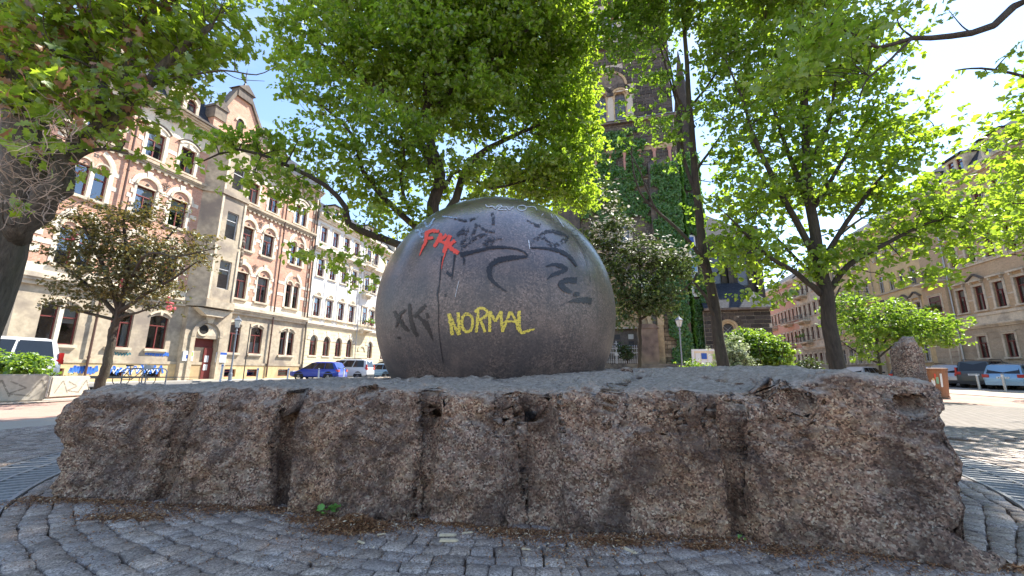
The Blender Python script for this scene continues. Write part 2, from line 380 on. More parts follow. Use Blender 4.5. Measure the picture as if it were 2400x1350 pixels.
M_green = simple('green_print', (.35, .50, .12), .5, .1, 10, 0)
M_graffb = simple('blue_wall_spray', (.04, .16, .60), .6, .2, 10, 0); M_graffw = simple('white_wall_spray', (.70, .74, .78), .6, .1, 10, 0); M_graffg = simple('teal_wall_spray', (.02, .16, .20), .6, .2, 10, 0)
M_redfl = simple('red_petals', (.60, .03, .04), .6, .2, 20, 0)
def carpaint(name, c, metal=.4):
    m, t, b = newmat(name); b.inputs['Base Color'].default_value = (*c, 1); b.inputs['Metallic'].default_value = metal; b.inputs['Roughness'].default_value = .3
    b.inputs['Coat Weight'].default_value = .6; b.inputs['Coat Roughness'].default_value = .05
    t.links.new(mixc(t, noise(t, 3, 3, .5, coord(t)), [x * .92 for x in c], [x * 1.05 for x in c]), b.inputs['Base Color']); return m
M_carglass = simple('tinted_car_glass', (.012, .015, .02), .05, .1, 3, 0, spec=.45)
M_tail = simple('red_tail_lamp', (.45, .02, .02), .2, .1, 8, 0); M_clear = simple('clear_lamp_lens', (.6, .6, .6), .15, .05, 8, 0)
M_plastic = simple('dark_grey_plastic', (.035, .035, .038), .6, .1, 20, 0)
M_alloy = simple('silver_alloy', (.35, .35, .36), .35, .1, 20, 0, metal=.7)

# vegetation ----------------------------------------------------------
def leafmat(name, c1, c2, tr1, tr2, trw=.5, brown=0):
    m, t, b = newmat(name); t.nodes.remove(b); o = t.nodes['Material Output']
    a = N(t, 'ShaderNodeAttribute', attribute_name='tint').outputs['Fac']
    stops = [(0, c1), (1, c2)]; st2 = [(0, tr1), (1, tr2)]
    if brown:
        stops = [(0, c1), (1 - brown, c2), (1 - brown + .01, (.30, .15, .08)), (1, (.42, .24, .15))]; st2 = [(0, tr1), (1 - brown, tr2), (1 - brown + .01, (.35, .14, .05)), (1, (.40, .2, .1))]
    cd = ramp(t, a, stops); ct = ramp(t, a, st2)
    di = N(t, 'ShaderNodeBsdfDiffuse'); tl = N(t, 'ShaderNodeBsdfTranslucent'); gl = N(t, 'ShaderNodeBsdfGlossy', Roughness=.38, Color=(.8, .85, .8, 1))
    t.links.new(cd, di.inputs[0]); t.links.new(ct, tl.inputs[0])
    m1 = t.nodes.new('ShaderNodeMixShader'); m1.inputs[0].default_value = trw; t.links.new(di.outputs[0], m1.inputs[1]); t.links.new(tl.outputs[0], m1.inputs[2])
    m2 = t.nodes.new('ShaderNodeMixShader'); m2.inputs[0].default_value = .06; t.links.new(m1.outputs[0], m2.inputs[1]); t.links.new(gl.outputs[0], m2.inputs[2])
    t.links.new(m2.outputs[0], o.inputs[0]); return m
M_leaf = leafmat('maple_leaf', (.085, .15, .018), (.17, .26, .030), (.28, .45, .02), (.56, .74, .05), .6)
M_leafL = leafmat('oak_leaf', (.095, .17, .02), (.18, .27, .04), (.32, .48, .02), (.60, .74, .06), .58, .12)
M_leafD = leafmat('dark_leaf', (.03, .055, .015), (.06, .09, .025), (.07, .12, .02), (.14, .20, .03), .3)
M_leafR = leafmat('bronze_hawthorn_leaf', (.05, .065, .02), (.12, .10, .04), (.11, .14, .02), (.34, .22, .05), .4)
M_leafW = leafmat('white_bract', (.60, .58, .50), (.74, .72, .66), (.5, .48, .4), (.6, .58, .5), .3)
M_ivy = leafmat('ivy_leaf', (.05, .13, .03), (.11, .24, .045), (.14, .34, .02), (.28, .52, .04), .4)
M_bush = leafmat('bright_bush_leaf', (.05, .12, .02), (.14, .24, .04), (.20, .38, .02), (.44, .60, .05), .5)
def bark(name, c1, c2):
    m, t, b = newmat(name); v_ = coord(t, True, (1, 1, .22))
    n = noise(t, 22, 6, .7, v_, .5); col = ramp(t, n, [(.3, c1), (.7, c2)])
    col = mixc(t, ramp(t, noise(t, 1.6, 4, .6, v_), [(.5, 0), (.75, .5)]), col, (.10, .11, .06))
    t.links.new(col, b.inputs['Base Color']); b.inputs['Roughness'].default_value = .9; bump(t, b, n, 1.0, .06); return m
M_bark = bark('dark_bark', (.025, .019, .015), (.085, .065, .05)); M_barkL = bark('grey_furrowed_bark', (.045, .036, .028), (.17, .14, .11))
# ================================================================== GROUND
def sheet(name, pts, z, mat, label=None):
    mb = MB(); mb.q([(x, y, z) for x, y in pts]); o = mb.build(name, mat); o['kind'] = 'structure'; return o
DL = Vector((.2545, .967, 0)); NL = Vector((.967, -.2545, 0))     # street direction, its normal to the right
def st(s, n):  # s along the street, n to the right, from the camera
    p = DL * s + NL * n; return (p.x, p.y)
sheet('ground', [(-600, -300), (600, -300), (600, 900), (-600, 900)], -.02, M_gravel)
sheet('left_road', [st(-60, -27.6), st(-60, -19.5), st(200, -19.5), st(200, -27.6)], -.004, M_road)
sheet('right_road', [st(-60, 20.8), st(-60, 26), st(200, 26), st(200, 20.8)], -.004, M_road)
sheet('cross_road', [st(52, -19.5), st(52, 20.8), st(58, 20.8), st(58, -19.5)], -.006, M_road)
mb = MB()
for a, b_, n0, n1, z in ((-60, 200, -29, -26, .1), (-60, 200, 25, 28, .1)):
    p = [st(a, n0), st(a, n1), st(b_, n1), st(b_, n0)]
    mb.q([(x, y, z) for x, y in p])
    mb.q([(*p[1], -.1), (*p[1], z), (*p[2], z), (*p[2], -.1)]); mb.q([(*p[0], -.1), (*p[3], -.1), (*p[3], z), (*p[0], z)])
o = mb.build('pavement', M_slab); o['kind'] = 'structure'
sheet('sand_strip', [st(-20, 14.8), st(-20, 20.8), st(45, 20.8), st(45, 14.8)], .0, M_sand)
sheet('sand_strip', [st(-20, -16), st(-20, -14.6), st(45, -14.6), st(45, -16)], .0, M_sand)
CX0, CY0, RI, RO = .05, 5.6, 4.28, 4.86
def disc(name, r0, r1, z, mat, n=128, a0=0, a1=360):
    mb = MB()
    for i in range(n):
        a, b_ = R_(a0 + (a1 - a0) * i / n), R_(a0 + (a1 - a0) * (i + 1) / n)
        pts = [(CX0 + r1 * math.cos(a), CY0 + r1 * math.sin(a), z), (CX0 + r1 * math.cos(b_), CY0 + r1 * math.sin(b_), z)]
        pts += [(CX0 + r0 * math.cos(b_), CY0 + r0 * math.sin(b_), z), (CX0 + r0 * math.cos(a), CY0 + r0 * math.sin(a), z)] if r0 > 0 else [(CX0, CY0, z)]
        mb.q(pts)
    o = mb.build(name, mat); o['kind'] = 'structure'; return o
disc('sandy_edge', 6.9, 8.6, .000, M_sand, 96, 150, 300)
disc('outer_paving', 6.9, 15.2, .004, M_farsett, 96, -60, 60)
disc('joint_bed', 4.8, 7.25, .008, M_joint)
bedo = disc('fountain_paving', 0, 4.3, .006, M_joint)
# near-black sheet under the grates, the channel's shade put into its colour
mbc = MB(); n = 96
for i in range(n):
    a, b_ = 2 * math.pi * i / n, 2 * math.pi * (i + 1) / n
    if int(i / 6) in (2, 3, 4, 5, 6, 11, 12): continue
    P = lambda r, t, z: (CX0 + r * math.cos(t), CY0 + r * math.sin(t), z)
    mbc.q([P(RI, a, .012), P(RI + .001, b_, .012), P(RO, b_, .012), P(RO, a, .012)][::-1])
o = mbc.build('drain_shade_sheet', M_unlit); o['kind'] = 'structure'
# setts: concentric courses, each its own cut stone ----------------------------
def sett_geo(poly, h, z0, rs):
    """poly: 4 corners -> domed, chamfered sett"""
    P = np.array(poly); c = P.mean(0); out_ = []
    for i in range(4):
        a, b_, d = P[i], P[(i + 1) % 4], P[i - 1]
        k = .16 + .14 * rs.random(); k2 = .16 + .14 * rs.random()
        out_.append(a + (d - a) * k * .6); out_.append(a + (b_ - a) * k2 * .6)
    o8 = np.array(out_); t8 = c + (o8 - c) * .90
    o8 = o8 + rs.normal(0, .0022, o8.shape); t8 = t8 + rs.normal(0, .003, t8.shape)
    tilt = rs.normal(0, .028, 2)
    zt = z0 + h + (t8 - c) @ tilt + rs.normal(0, .0015, 8)
    V = [(x, y, z0) for x, y in o8] + [(x, y, z0 + h * .74 + ((np.array([x, y]) - c) @ tilt)) for x, y in o8] + [(x, y, z) for (x, y), z in zip(t8, zt)] + [(c[0], c[1], z0 + h + .0015)]
    Fc = []
    for i in range(8):
        j = (i + 1) % 8
        Fc += [(i, j, 8 + j), (i, 8 + j, 8 + i), (8 + i, 8 + j, 16 + j), (8 + i, 16 + j, 16 + i), (16 + i, 16 + j, 24)]
    return V, Fc
cells = []
rs = np.random.default_rng(5)
def rings(r0, r1, row):
    r = r0
    while r < r1 - .04:
        rw = min(row * (0.9 + .2 * rs.random()), r1 - r); t = rs.random() * .1
        while t < 2 * math.pi + .0:
            wd = (.085 + .075 * rs.random()) / r
            cells.append((r, r + rw, t, t + wd)); t += wd
        r += rw
rings(1.8, 4.27, .108); n_in = len(cells)
rings(4.90, 7.2, .115)
near, stuffV, stuffF, stuffT = [], [], [], []
cand = []
for ci, (r0, r1, a0, a1) in enumerate(cells):
    g = .0022; ra, rb = r0 + g, r1 - g; aa, ab = a0 + g / r0, a1 - g / r0
    wob = lambda r, a: (CX0 + r * math.cos(a) + .012 * math.sin(a * 23 + r * 9) + .006 * math.sin(a * 71 + r * 3), CY0 + r * math.sin(a) + .012 * math.cos(a * 19 + r * 7) + .006 * math.cos(a * 57 - r * 5))
    poly = [wob(ra, aa), wob(rb, aa), wob(rb, ab), wob(ra, ab)]
    j = rs.normal(0, .003, (4, 2)); poly = (np.array(poly) + j)[[0, 3, 2, 1]][::-1]
    c = poly.mean(0)
    cand.append((c, poly))
def vis(c):
    v_ = ROT.T @ (np.array([c[0], c[1], 0]) - [0, 0, H]); 
    if -v_[2] < .3: return 1e9
    x = 1200 + F * v_[0] / -v_[2]; y = 675 - F * v_[1] / -v_[2]
    if not (-30 < x < 2430 and 0 < y < 1400): return 1e9
    if c[1] > 2.97 - (c[0] + 3.14) * .16 and -3.3 < c[0] < 2.25: return 1e9   # under or behind the stone
    return math.hypot(c[0], c[1])
order = sorted(range(len(cand)), key=lambda i: vis(cand[i][0]))
nearset = set(order[:285])
for i, (c, poly) in enumerate(cand):
    ang = math.atan2(c[1] - CY0, c[0] - CX0); rr = math.hypot(c[0] - CX0, c[1] - CY0)
    if rr < 4.3 and c[1] > 3.4 and abs(c[0]) < 2.6: continue
    V, Fc = sett_geo(poly, .022 + .006 * rs.random(), .004, rs); tv = rs.random()
    if i in nearset:
        V = np.array(V); me = npmesh('sett', V - [c[0], c[1], 0], np.array(Fc), M_sett, False, np.full(len(V), tv))
        link('sett', me, bedo, (c[0], c[1], 0))
    else:
        b0 = len(stuffV); stuffV += V; stuffF += [tuple(k + b0 for k in f) for f in Fc]; stuffT += [tv] * len(V)
o = link('setts', npmesh('setts', np.array(stuffV), np.array(stuffF), M_sett, False, stuffT), bedo); o['kind'] = 'stuff'

# grates --------------------------------------------------------------------
NP = 16
def grate_panel(i):
    a0, a1 = 2 * math.pi * i / NP, 2 * math.pi * (i + 1) / NP
    root = thing('drain_grate', '', 'grate', (CX0, CY0, 0))
    mb = MB(); zt = .034
    def arcpl(r0, r1, b0, b1, n=6, z0=.014, z1=zt):
        for k in range(n):
            t0, t1 = b0 + (b1 - b0) * k / n, b0 + (b1 - b0) * (k + 1) / n
            P = lambda r, t, z: (r * math.cos(t), r * math.sin(t), z)
            mb.q([P(r0, t0, z1), P(r1, t0, z1), P(r1, t1, z1), P(r0, t1, z1)])
            mb.q([P(r1, t0, z0), P(r1, t1, z0), P(r1, t1, z1), P(r1, t0, z1)]); mb.q([P(r0, t0, z1), P(r0, t1, z1), P(r0, t1, z0), P(r0, t0, z0)])
    e = .004 / RI
    arcpl(RI + .004, RI + .03, a0 + e, a1 - e); arcpl(RO - .03, RO - .004, a0 + e, a1 - e)
    mid = (RI + RO) / 2; arcpl(mid - .015, mid + .015, a0 + e, a1 - e)
    mb.build('frame', M_grate, root)
    nb = 17
    key = 'grate_bar'
    for k in range(nb):
        t = a0 + (a1 - a0) * (k + .5) / nb
        if k == 0 and i == 15: 
            b = MB(); b.box(RI + .028, RO - .028, -.016, .016, .018, .0325); grate_panel.me = b.mesh('bar', M_grate)
        link('bar', grate_panel.me, root, None, (0, 0, t))
    return root
gl_ = ['drain grate panel just left of the granite block, its slots pointing at the ball', 'drain grate panel just right of the granite block beside the grey setts']
for i in (15, 0, 14, 8, 7, 9, 10, 13, 1):
    am = (i + .5) * 360 / NP
    g_ = grate_panel(i)
    x_, y_ = CX0 + 4.5 * math.cos(R_(am)), CY0 + 4.5 * math.sin(R_(am))
    side = 'left' if x_ < 0 else 'right'
    where = {8: 'left of the block, second from the camera', 7: 'left of the block, farthest of three', 1: 'right of the block, farthest of four', 9: 'left of the block, nearest the camera on that side', 15: 'right of the granite block, second from the camera', 14: 'right of the block, nearest the camera on that side', 0: 'right of the granite block, third from the camera', 10: 'in front left outside the lower picture edge', 13: 'in front right outside the lower picture edge', 11: 'in front of the granite block', 12: 'in front of the granite block'}.get(i, 'behind the granite block')
    g_['label'] = 'curved grey drain grate panel ' + where; g_['group'] = 'grate panels ringing the fountain'

# ================================================================== GRANITE BASE
fx = np.array([-3.4, -3.14, -2.4, -1.44, -.49, .08, .47, 1.23, 1.75, 2.12, 2.4]); fy = np.array([3.05, 2.97, 2.90, 2.80, 2.61, 2.48, 2.43, 2.38, 2.27, 2.13, 2.05])
fz = []
for px, y in ((60, 915), (180, 918), (400, 916), (560, 912), (700, 918), (850, 908), (1000, 910), (1200, 914), (1430, 916), (1600, 908), (1800, 915), (1900, 892), (2000, 878), (2100, 882), (2180, 892), (2300, 900)):
    p = ground(px, 1240); yy = np.interp(p.x / p.y * 2.6, fx, fy) + .14; q = at(px, y, yy); fz.append((q.x, q.z))
fz = np.array(fz)
bz = []
for px, y, yy in ((185, 905, 3.3), (500, 893, 5.5), (800, 886, 6.9), (1200, 880, 6.9), (1420, 878, 6.6), (1600, 868, 5.2), (1720, 866, 4.6), (1800, 861, 4.2), (1880, 850, 3.8), (2060, 851, 3.4), (2150, 861, 3.0), (2185, 882, 2.7)):
    q = at(px, y, yy); bz.append((q.x, q.y, q.z))
bz = np.array(bz)
XL0, XR0, YB = -3.16, 2.13, 7.7
def ztop(x, y):
    f = np.interp(x, fz[:, 0], fz[:, 1]); yf = np.interp(x, fx, fy)
    # blend of the measured crest points with the front edge height
    w0 = 1 / ((np.clip(y - yf - .12, 0, 9) / .7) ** 2 + .03); wsum = w0 * 1.; zs = w0 * f
    for bx, by, bzz in bz:
        wt = 1 / ((((x - bx) / .5) ** 2 + ((y - by) / .9) ** 2) + .03) ** 1.5 * 2.2; wsum = wsum + wt; zs = zs + wt * bzz
    return zs / wsum
gv = []   # vertical drill grooves: px, py(mid), radius, inset, top z
for px, rad, ins, ztp in ((400, .082, .0, 1), (672, .080, .0, 1), (1000, .062, .015, 1), (1243, .17, .11, 1), (1726, .062, .012, .74)):
    p = ground(px, 1200); k = px
    # intersection of the viewing ray with the front line
    r = ray(px, 1080); ys = np.linspace(2, 3.4, 400); xs = ys * r[0] / r[1]; d = ys - np.interp(xs, fx, fy); j = np.argmin(abs(d - .06))
    gv.append((xs[j], ys[j] - ins, rad, ztp))
def fpt(px, py, inset=.05):
    r = ray(px, py); ys = np.linspace(2, 3.6, 800); xs = ys * r[0] / r[1]; d = ys - np.interp(xs, fx, fy); zz = H + ys * r[2] / r[1]; j = np.argmin(abs(d - inset - .16 * zz + .03)); return np.array([xs[j], ys[j], zz[j]])
caps = []   # capsules to subtract
def topt(px, py):
    """where the ray meets the top surface"""
    r = ray(px, py); ys = np.linspace(2.4, 8, 600); xs = ys * r[0] / r[1]; zs = H + ys * r[2] / r[1]; d = zs - ztop(xs, ys); j = np.argmax(d < 0) if (d < 0).any() else np.argmin(abs(d)); return np.array([xs[j], ys[j], zs[j]])
fcaps, tcaps = [], []      # front hollows (x,z plane) and top cracks (x,y plane): p, q, radius, depth
def fcap(px0, py0, px1, py1, r, dep): fcaps.append((fpt(px0, py0)[[0, 2]], fpt(px1, py1)[[0, 2]], r, dep))
fcap(1775, 912, 1835, 930, .036, .14); fcap(1835, 930, 1866, 948, .055, .17)
fcap(2100, 946, 2132, 946, .046, .11)
fcap(1210, 928, 1240, 930, .028, .05); fcap(1600, 930, 1612, 930, .036, .06); fcap(850, 918, 880, 912, .03, .06); fcap(1000, 925, 1020, 918, .03, .05); fcap(1430, 930, 1425, 965, .028, .07); fcap(700, 935, 712, 930, .03, .05)
fcap(1560, 955, 1580, 1010, .02, .025); fcap(1120, 980, 1180, 1010, .03, .03)
cr_ = [topt(1428, 922), topt(1447, 906), topt(1468, 893), topt(1490, 882), topt(1500, 877)]
for p, q, r in zip(cr_[:-1], cr_[1:], (.05, .05, .07, .10)): tcaps.append((p[:2], q[:2], r, .09))
c2_ = [topt(1185, 896), topt(1160, 890), topt(1100, 888)]
for p, q in zip(c2_[:-1], c2_[1:]): tcaps.append((p[:2], q[:2], .04, .05))
c3_ = [topt(1650, 880), topt(1700, 893), topt(1760, 905)]
for p, q in zip(c3_[:-1], c3_[1:]): tcaps.append((p[:2], q[:2], .03, .05))
c4_ = [topt(930, 905), topt(960, 893), topt(900, 885)]
for p, q in zip(c4_[:-1], c4_[1:]): tcaps.append((p[:2], q[:2], .03, .03))
def capd(U, W, a, b):
    ab = b - a; t = np.clip(((U - a[0]) * ab[0] + (W - a[1]) * ab[1]) / (ab @ ab + 1e-9), 0, 1)
    return np.hypot(U - a[0] - t * ab[0], W - a[1] - t * ab[1])
def facets(P, f, seed):
    """chipped planes: every cell of a jittered grid is its own tilted break"""
    Q = P * f; I = np.floor(Q); best = np.full(len(P), 9.); out_ = np.zeros(len(P))
    for a in (-1, 0, 1):
        for b in (-1, 0, 1):
            for c in (-1, 0, 1):
                jx, jy, jz = I[:, 0] + a, I[:, 1] + b, I[:, 2] + c
                h = [_h(jx, jy, jz, seed + k) for k in range(6)]
                dx, dy, dz = Q[:, 0] - jx - h[0], Q[:, 1] - jy - h[1], Q[:, 2] - jz - h[2]; d = dx * dx + dy * dy + dz * dz
                val = (h[3] - .5) * .7 + (h[4] - .5) * 1.3 * dx + (h[5] - .5) * 1.6 * dz
                m = d < best; best[m] = d[m]; out_[m] = val[m]
    return out_
def smax(a, b, k):
    h = np.clip(.5 + .5 * (a - b) / k, 0, 1); return b + (a - b) * h + k * h * (1 - h)
gx = [g[0] for g in gv]
def sdf(P, noisy=True):
    x, y, z = P[:, 0], P[:, 1], P[:, 2]
    if noisy:
        n_big = fbm(P, 1.7, 3, 3); n_mid = fbm(P + 7, 5.5, 3, 21)
        n_r = np.abs(fbm(P * [1, 1, 1.3] + 3, 3.6, 3, 40)); n_f = fbm(P, 26, 3, 60); n_r2 = np.abs(fbm(P * [1, 1, 1.2] + 9, 9.5, 3, 90)) * np.clip(.6 + n_big, 0, 1)
    else: n_big = n_mid = n_f = 0. * x; n_r = n_big + .35; n_r2 = n_big + .3
    yf = np.interp(x, fx, fy)
    step = np.where(x < gx[0], .05, np.where(x < gx[1], .015, np.where(x < gx[2], -.025, np.where(x < gx[3], -.0, np.where(x < gx[4], .015, -.015)))))
    lean = .16 * np.clip(z, 0, 1) - .02
    foot = .10 * np.exp(-((z) / .10) ** 2) * np.exp(-((x - 2.2) / .3) ** 2)
    gd = 0 * x
    for gx_, gy_, r, zt in gv:
        u = (x - gx_ - .018 * np.sin(z * 6 + gx_ * 3)) / (r * (1 + .10 * n_mid)); fade = np.clip((zt - z) / .06, 0, 1) if zt < .9 else .35 + .65 * np.clip((.74 - z) / .10, 0, 1)
        gd = gd + np.sqrt(np.clip(1 - u * u, 0, 1)) * (r * 1.5 if r < .12 else r * .6) * fade
    for a, b, r, dep in fcaps: gd = gd + dep * np.sqrt(np.clip(1 - (capd(x, z, a, b) / (r * (1 + .25 * n_mid))) ** 2, 0, 1))
    dfr = (yf + step + lean - foot + gd - y)
    xl = np.interp(z, [0, .18, .42, .52, .74], [-3.19, -3.23, -3.29, -3.31, -3.25]) + .05 * np.clip(y - 3.5, 0, 5)
    xr = np.interp(z, [0, .07, .17, .24, .385, .45, .52, .62, .71, .87], [2.16, 2.13, 2.13, 2.19, 2.25, 2.25, 2.22, 2.26, 2.27, 2.27]) - .06 * np.clip(y - 2.5, 0, 9) + .22 * np.exp(-(z / .07) ** 2) * (y < 2.6)
    dl = xl - x; dr = x - xr; db = y - YB
    dside = smax(smax(dfr, dl, .09), smax(dr, db, .2), .07)
    mask_face = np.clip(1 - (z - .62) / .15, .35, 1)
    td = 0 * x
    for a, b, r, dep in tcaps: td = td + dep * np.clip(1 - capd(x, y, a, b) / (r * (1 + .5 * n_mid)), 0, 1)
    dt = z - ztop(x, y) + td
    d = smax(dside - mask_face * (.028 * n_big + .024 * (n_r - .35) + .018 * n_mid + .011 * n_f + .020 * (n_r2 - .3)), dt - (.016 * n_big + .018 * n_mid + .009 * n_f + .02 * n_r2), .075)
    # seat of the ball
    return d
def shell(nx, ny, nz):
    """dense 5-sided box grid"""
    Vs, Fs = [], []; base = 0
    def grid(a, b, fn):
        nonlocal base
        u, v_ = np.meshgrid(a, b, indexing='ij'); P = fn(u.ravel(), v_.ravel()); n1, n2 = len(a), len(b)
        idx = np.arange(n1 * n2).reshape(n1, n2) + base
        Fs.append(np.stack([idx[:-1, :-1], idx[1:, :-1], idx[1:, 1:], idx[:-1, 1:]], -1).reshape(-1, 4)); Vs.append(P); base += n1 * n2
    X = np.linspace(0, 1, nx); Z = np.linspace(0, 1, nz); Y = np.concatenate([np.linspace(0, .35, ny), np.linspace(.35, 1, ny // 3)[1:]])
    bx = lambda a: -3.42 + 5.86 * a; by = lambda a, x: np.interp(x, fx, fy) + .05 + (YB - 2.6) * a; bzz = lambda a: -.03 + .86 * a
    grid(X, Z, lambda a, b: np.stack([bx(a), by(a * 0, bx(a)), bzz(b)], -1))
    grid(X, Y, lambda a, b: np.stack([bx(a), by(b, bx(a)), bzz(b * 0 + 1)], -1))
    grid(Y, Z, lambda a, b: np.stack([bx(a * 0 + 1), by(a, bx(a * 0 + 1)), bzz(b)], -1))
    grid(Y, Z, lambda a, b: np.stack([bx(a * 0), by(a, bx(a * 0)), bzz(b)], -1)[:, :])
    grid(X[::4], Z[::4], lambda a, b: np.stack([bx(a), by(a * 0 + 1, bx(a)), bzz(b)], -1))
    return Vs, Fs
Vs, Fs = shell(600, 190, 96)
V = np.concatenate(Vs); Fq = np.concatenate(Fs)
# weld coincident border points
key = np.round(V * 2000).astype(np.int64); _, first, inv = np.unique(key, axis=0, return_index=True, return_inverse=True); inv = inv.ravel()
V = V[first]; Fq = inv[Fq]
bottom = V[:, 2] < -.02
for it in range(14):
    d0 = sdf(V)
    if it % 2 == 0:
        e = .01; c0 = sdf(V, False)
        G = np.stack([sdf(V + [e, 0, 0], False) - c0, sdf(V + [0, e, 0], False) - c0, sdf(V + [0, 0, e], False) - c0], -1)
        G /= np.linalg.norm(G, axis=1)[:, None] + 1e-9
    V = V - np.clip(d0, -.1, .1)[:, None] * G * .6
    V[bottom, 2] = -.03
wf = np.clip(1 - np.abs(G[:, 2]) * 1.1, .12, 1)[:, None]; gm = np.ones(len(V))
for gx_, gy_, r, zt in gv: gm = np.minimum(gm, np.clip((np.abs(V[:, 0] - gx_) - r * 1.0) / .05, .08, 1))
wf = wf * gm[:, None]; wob_ = np.stack([fbm(V, 7, 2, 70 + k) for k in range(3)], -1) * .03
V = V + G * wf * (.024 * facets(V + wob_, 5.5, 11) + .016 * facets(V + wob_ * .5, 13, 31) + .006 * facets(V, 34, 51))[:, None]; V[bottom, 2] = -.03
me = npmesh('granite_block', V, Fq, M_rock, True)
bm = bmesh.new(); bm.from_mesh(me); bmesh.ops.recalc_face_normals(bm, faces=bm.faces); bm.to_mesh(me); bm.free()
rock = link('granite_block', me)
tag(rock, 'long rough brown granite block with drilled grooves carrying the big stone ball', 'granite block')

# ================================================================== BALL
BC = Vector(at(1164, 738, 5.4)); BR = .2826 * BC.length if False else .2826 * (BC - Vector((0, 0, H))).length
nu, nv = 160, 110
th = np.linspace(0, 2 * math.pi, nu, endpoint=False); ph = np.linspace(0.0001, math.pi * .80, nv)
T, Pp = np.meshgrid(th, ph, indexing='ij')
V = np.stack([BR * np.sin(Pp) * np.cos(T), BR * np.sin(Pp) * np.sin(T), BR * np.cos(Pp)], -1).reshape(-1, 3)
V = V * (1 + .0016 * fbm(V, 2, 3, 5)[:, None])
idx = np.arange(nu * nv).reshape(nu, nv); i2 = np.roll(idx, -1, 0)
Fq = np.stack([idx[:, :-1], idx[:, 1:], i2[:, 1:], i2[:, :-1]], -1).reshape(-1, 4)
ballroot = thing('granite_ball', 'huge dark granite ball with graffiti resting on the rough stone base', 'stone ball', BC)
link('ball', npmesh('ball', V, Fq, M_ball, True), ballroot)
OC = np.array([0, 0, H]); BCn = np.array(BC)
def onball(px, py, lift=.0055):
    r = ray(px, py); r = r / np.linalg.norm(r); oc = OC - BCn; b = r @ oc; c = oc @ oc - (BR + lift) ** 2; D = b * b - c
    if D < 0: return None
    return OC + r * (-b - math.sqrt(D)) - BCn
def stroke(mb, pts, wd, rng, rag=.18):
    """hand-drawn stroke: pts in crop coordinates, wd width(s)"""
    P = np.array(pts, float); wd = np.array(wd if hasattr(wd, '__len__') else [wd] * len(P), float)
    if len(P) > 2:      # Catmull-Rom
        Q, W = [], []; PP = np.vstack([2 * P[0] - P[1], P, 2 * P[-1] - P[-2]])
        for i in range(len(P) - 1):
            p0, p1, p2, p3 = PP[i:i + 4]
            for t in np.linspace(0, 1, 8, endpoint=False):
                Q.append(.5 * ((2 * p1) + (-p0 + p2) * t + (2 * p0 - 5 * p1 + 4 * p2 - p3) * t * t + (-p0 + 3 * p1 - 3 * p2 + p3) * t ** 3)); W.append(wd[i] * (1 - t) + wd[i + 1] * t)
        Q.append(P[-1]); W.append(wd[-1]); P = np.array(Q); wd = np.array(W)
    L = np.concatenate([[0], np.cumsum(np.linalg.norm(np.diff(P, axis=0), axis=1))]); n = max(3, int(L[-1] / 6)); t = np.linspace(0, L[-1], n)
    P = np.stack([np.interp(t, L, P[:, 0]), np.interp(t, L, P[:, 1])], -1); wd = np.interp(t, L, wd)
    T = np.gradient(P, axis=0); T /= np.linalg.norm(T, axis=1)[:, None] + 1e-9; Nn = np.stack([-T[:, 1], T[:, 0]], -1)
    ws = wd[:, None] * .5
    A = P + Nn * ws * (1 + rng.normal(0, rag, (n, 1))); B = P - Nn * ws * (1 + rng.normal(0, rag, (n, 1)))
    rows = []
    for i in range(n):
        row = [onball(860 + x / 2.935, 440 + y / 2.935, .0055 + .00025 * stroke.k) for x, y in (A[i], P[i], B[i])]
        if any(r is None for r in row): return
        rows.append(row)
    for r0, r1 in zip(rows[:-1], rows[1:]):
        mb.q([r0[0], r0[1], r1[1], r1[0]]); mb.q([r0[1], r0[2], r1[2], r1[1]])
    stroke.k = (stroke.k + 1) % 9
stroke.k = 0
def ell(cx, cy, rx, ry, a0=0, a1=360, n=14): return [(cx + rx * math.cos(R_(a0 + (a1 - a0) * i / n)), cy + ry * math.sin(R_(a0 + (a1 - a0) * i / n))) for i in range(n + 1)]
gr = np.random.default_rng(3)
def word(name, mat, strokes, label):
    if name in ('yellow_lettering', 'red_lettering'):
        mb = MB()
        for pts, wd in strokes: stroke(mb, pts, wd, gr)
        o = mb.build(name, mat, ballroot); o['label'] = label; return o
    for pts, wd in strokes:
        mb = MB(); stroke(mb, pts, wd, gr)
        if mb.v: mb.build(name, mat, ballroot)
word('yellow_lettering', M_yel, [([(562, 866), (575, 930), (588, 1014)], 23), ([(566, 872), (598, 940), (634, 1012)], 21), ([(626, 858), (632, 940), (636, 1010)], 21),
    (ell(690, 930, 38, 62, -80, 285), 20), ([(764, 842), (762, 910), (752, 996)], 20), ([(742, 856), (768, 832), (800, 830), (826, 852), (818, 882), (790, 902), (766, 910)], 19), ([(778, 908), (796, 945), (812, 994)], 19),
    ([(844, 848), (846, 920), (845, 992)], 20), ([(848, 850), (866, 890), (884, 920)], 18), ([(884, 920), (904, 885), (922, 850)], 18), ([(922, 848), (926, 920), (934, 992)], 20),
    ([(932, 990), (958, 925), (986, 852)], 19), ([(990, 852), (1008, 885), (1028, 925), (1040, 975)], 18), ([(938, 930), (985, 918), (1030, 926)], 14),
    ([(1048, 846), (1046, 915), (1052, 982), (1076, 996), (1110, 984), (1154, 972)], [22, 24, 24, 22, 18, 12])], 'yellow word NORMAL')
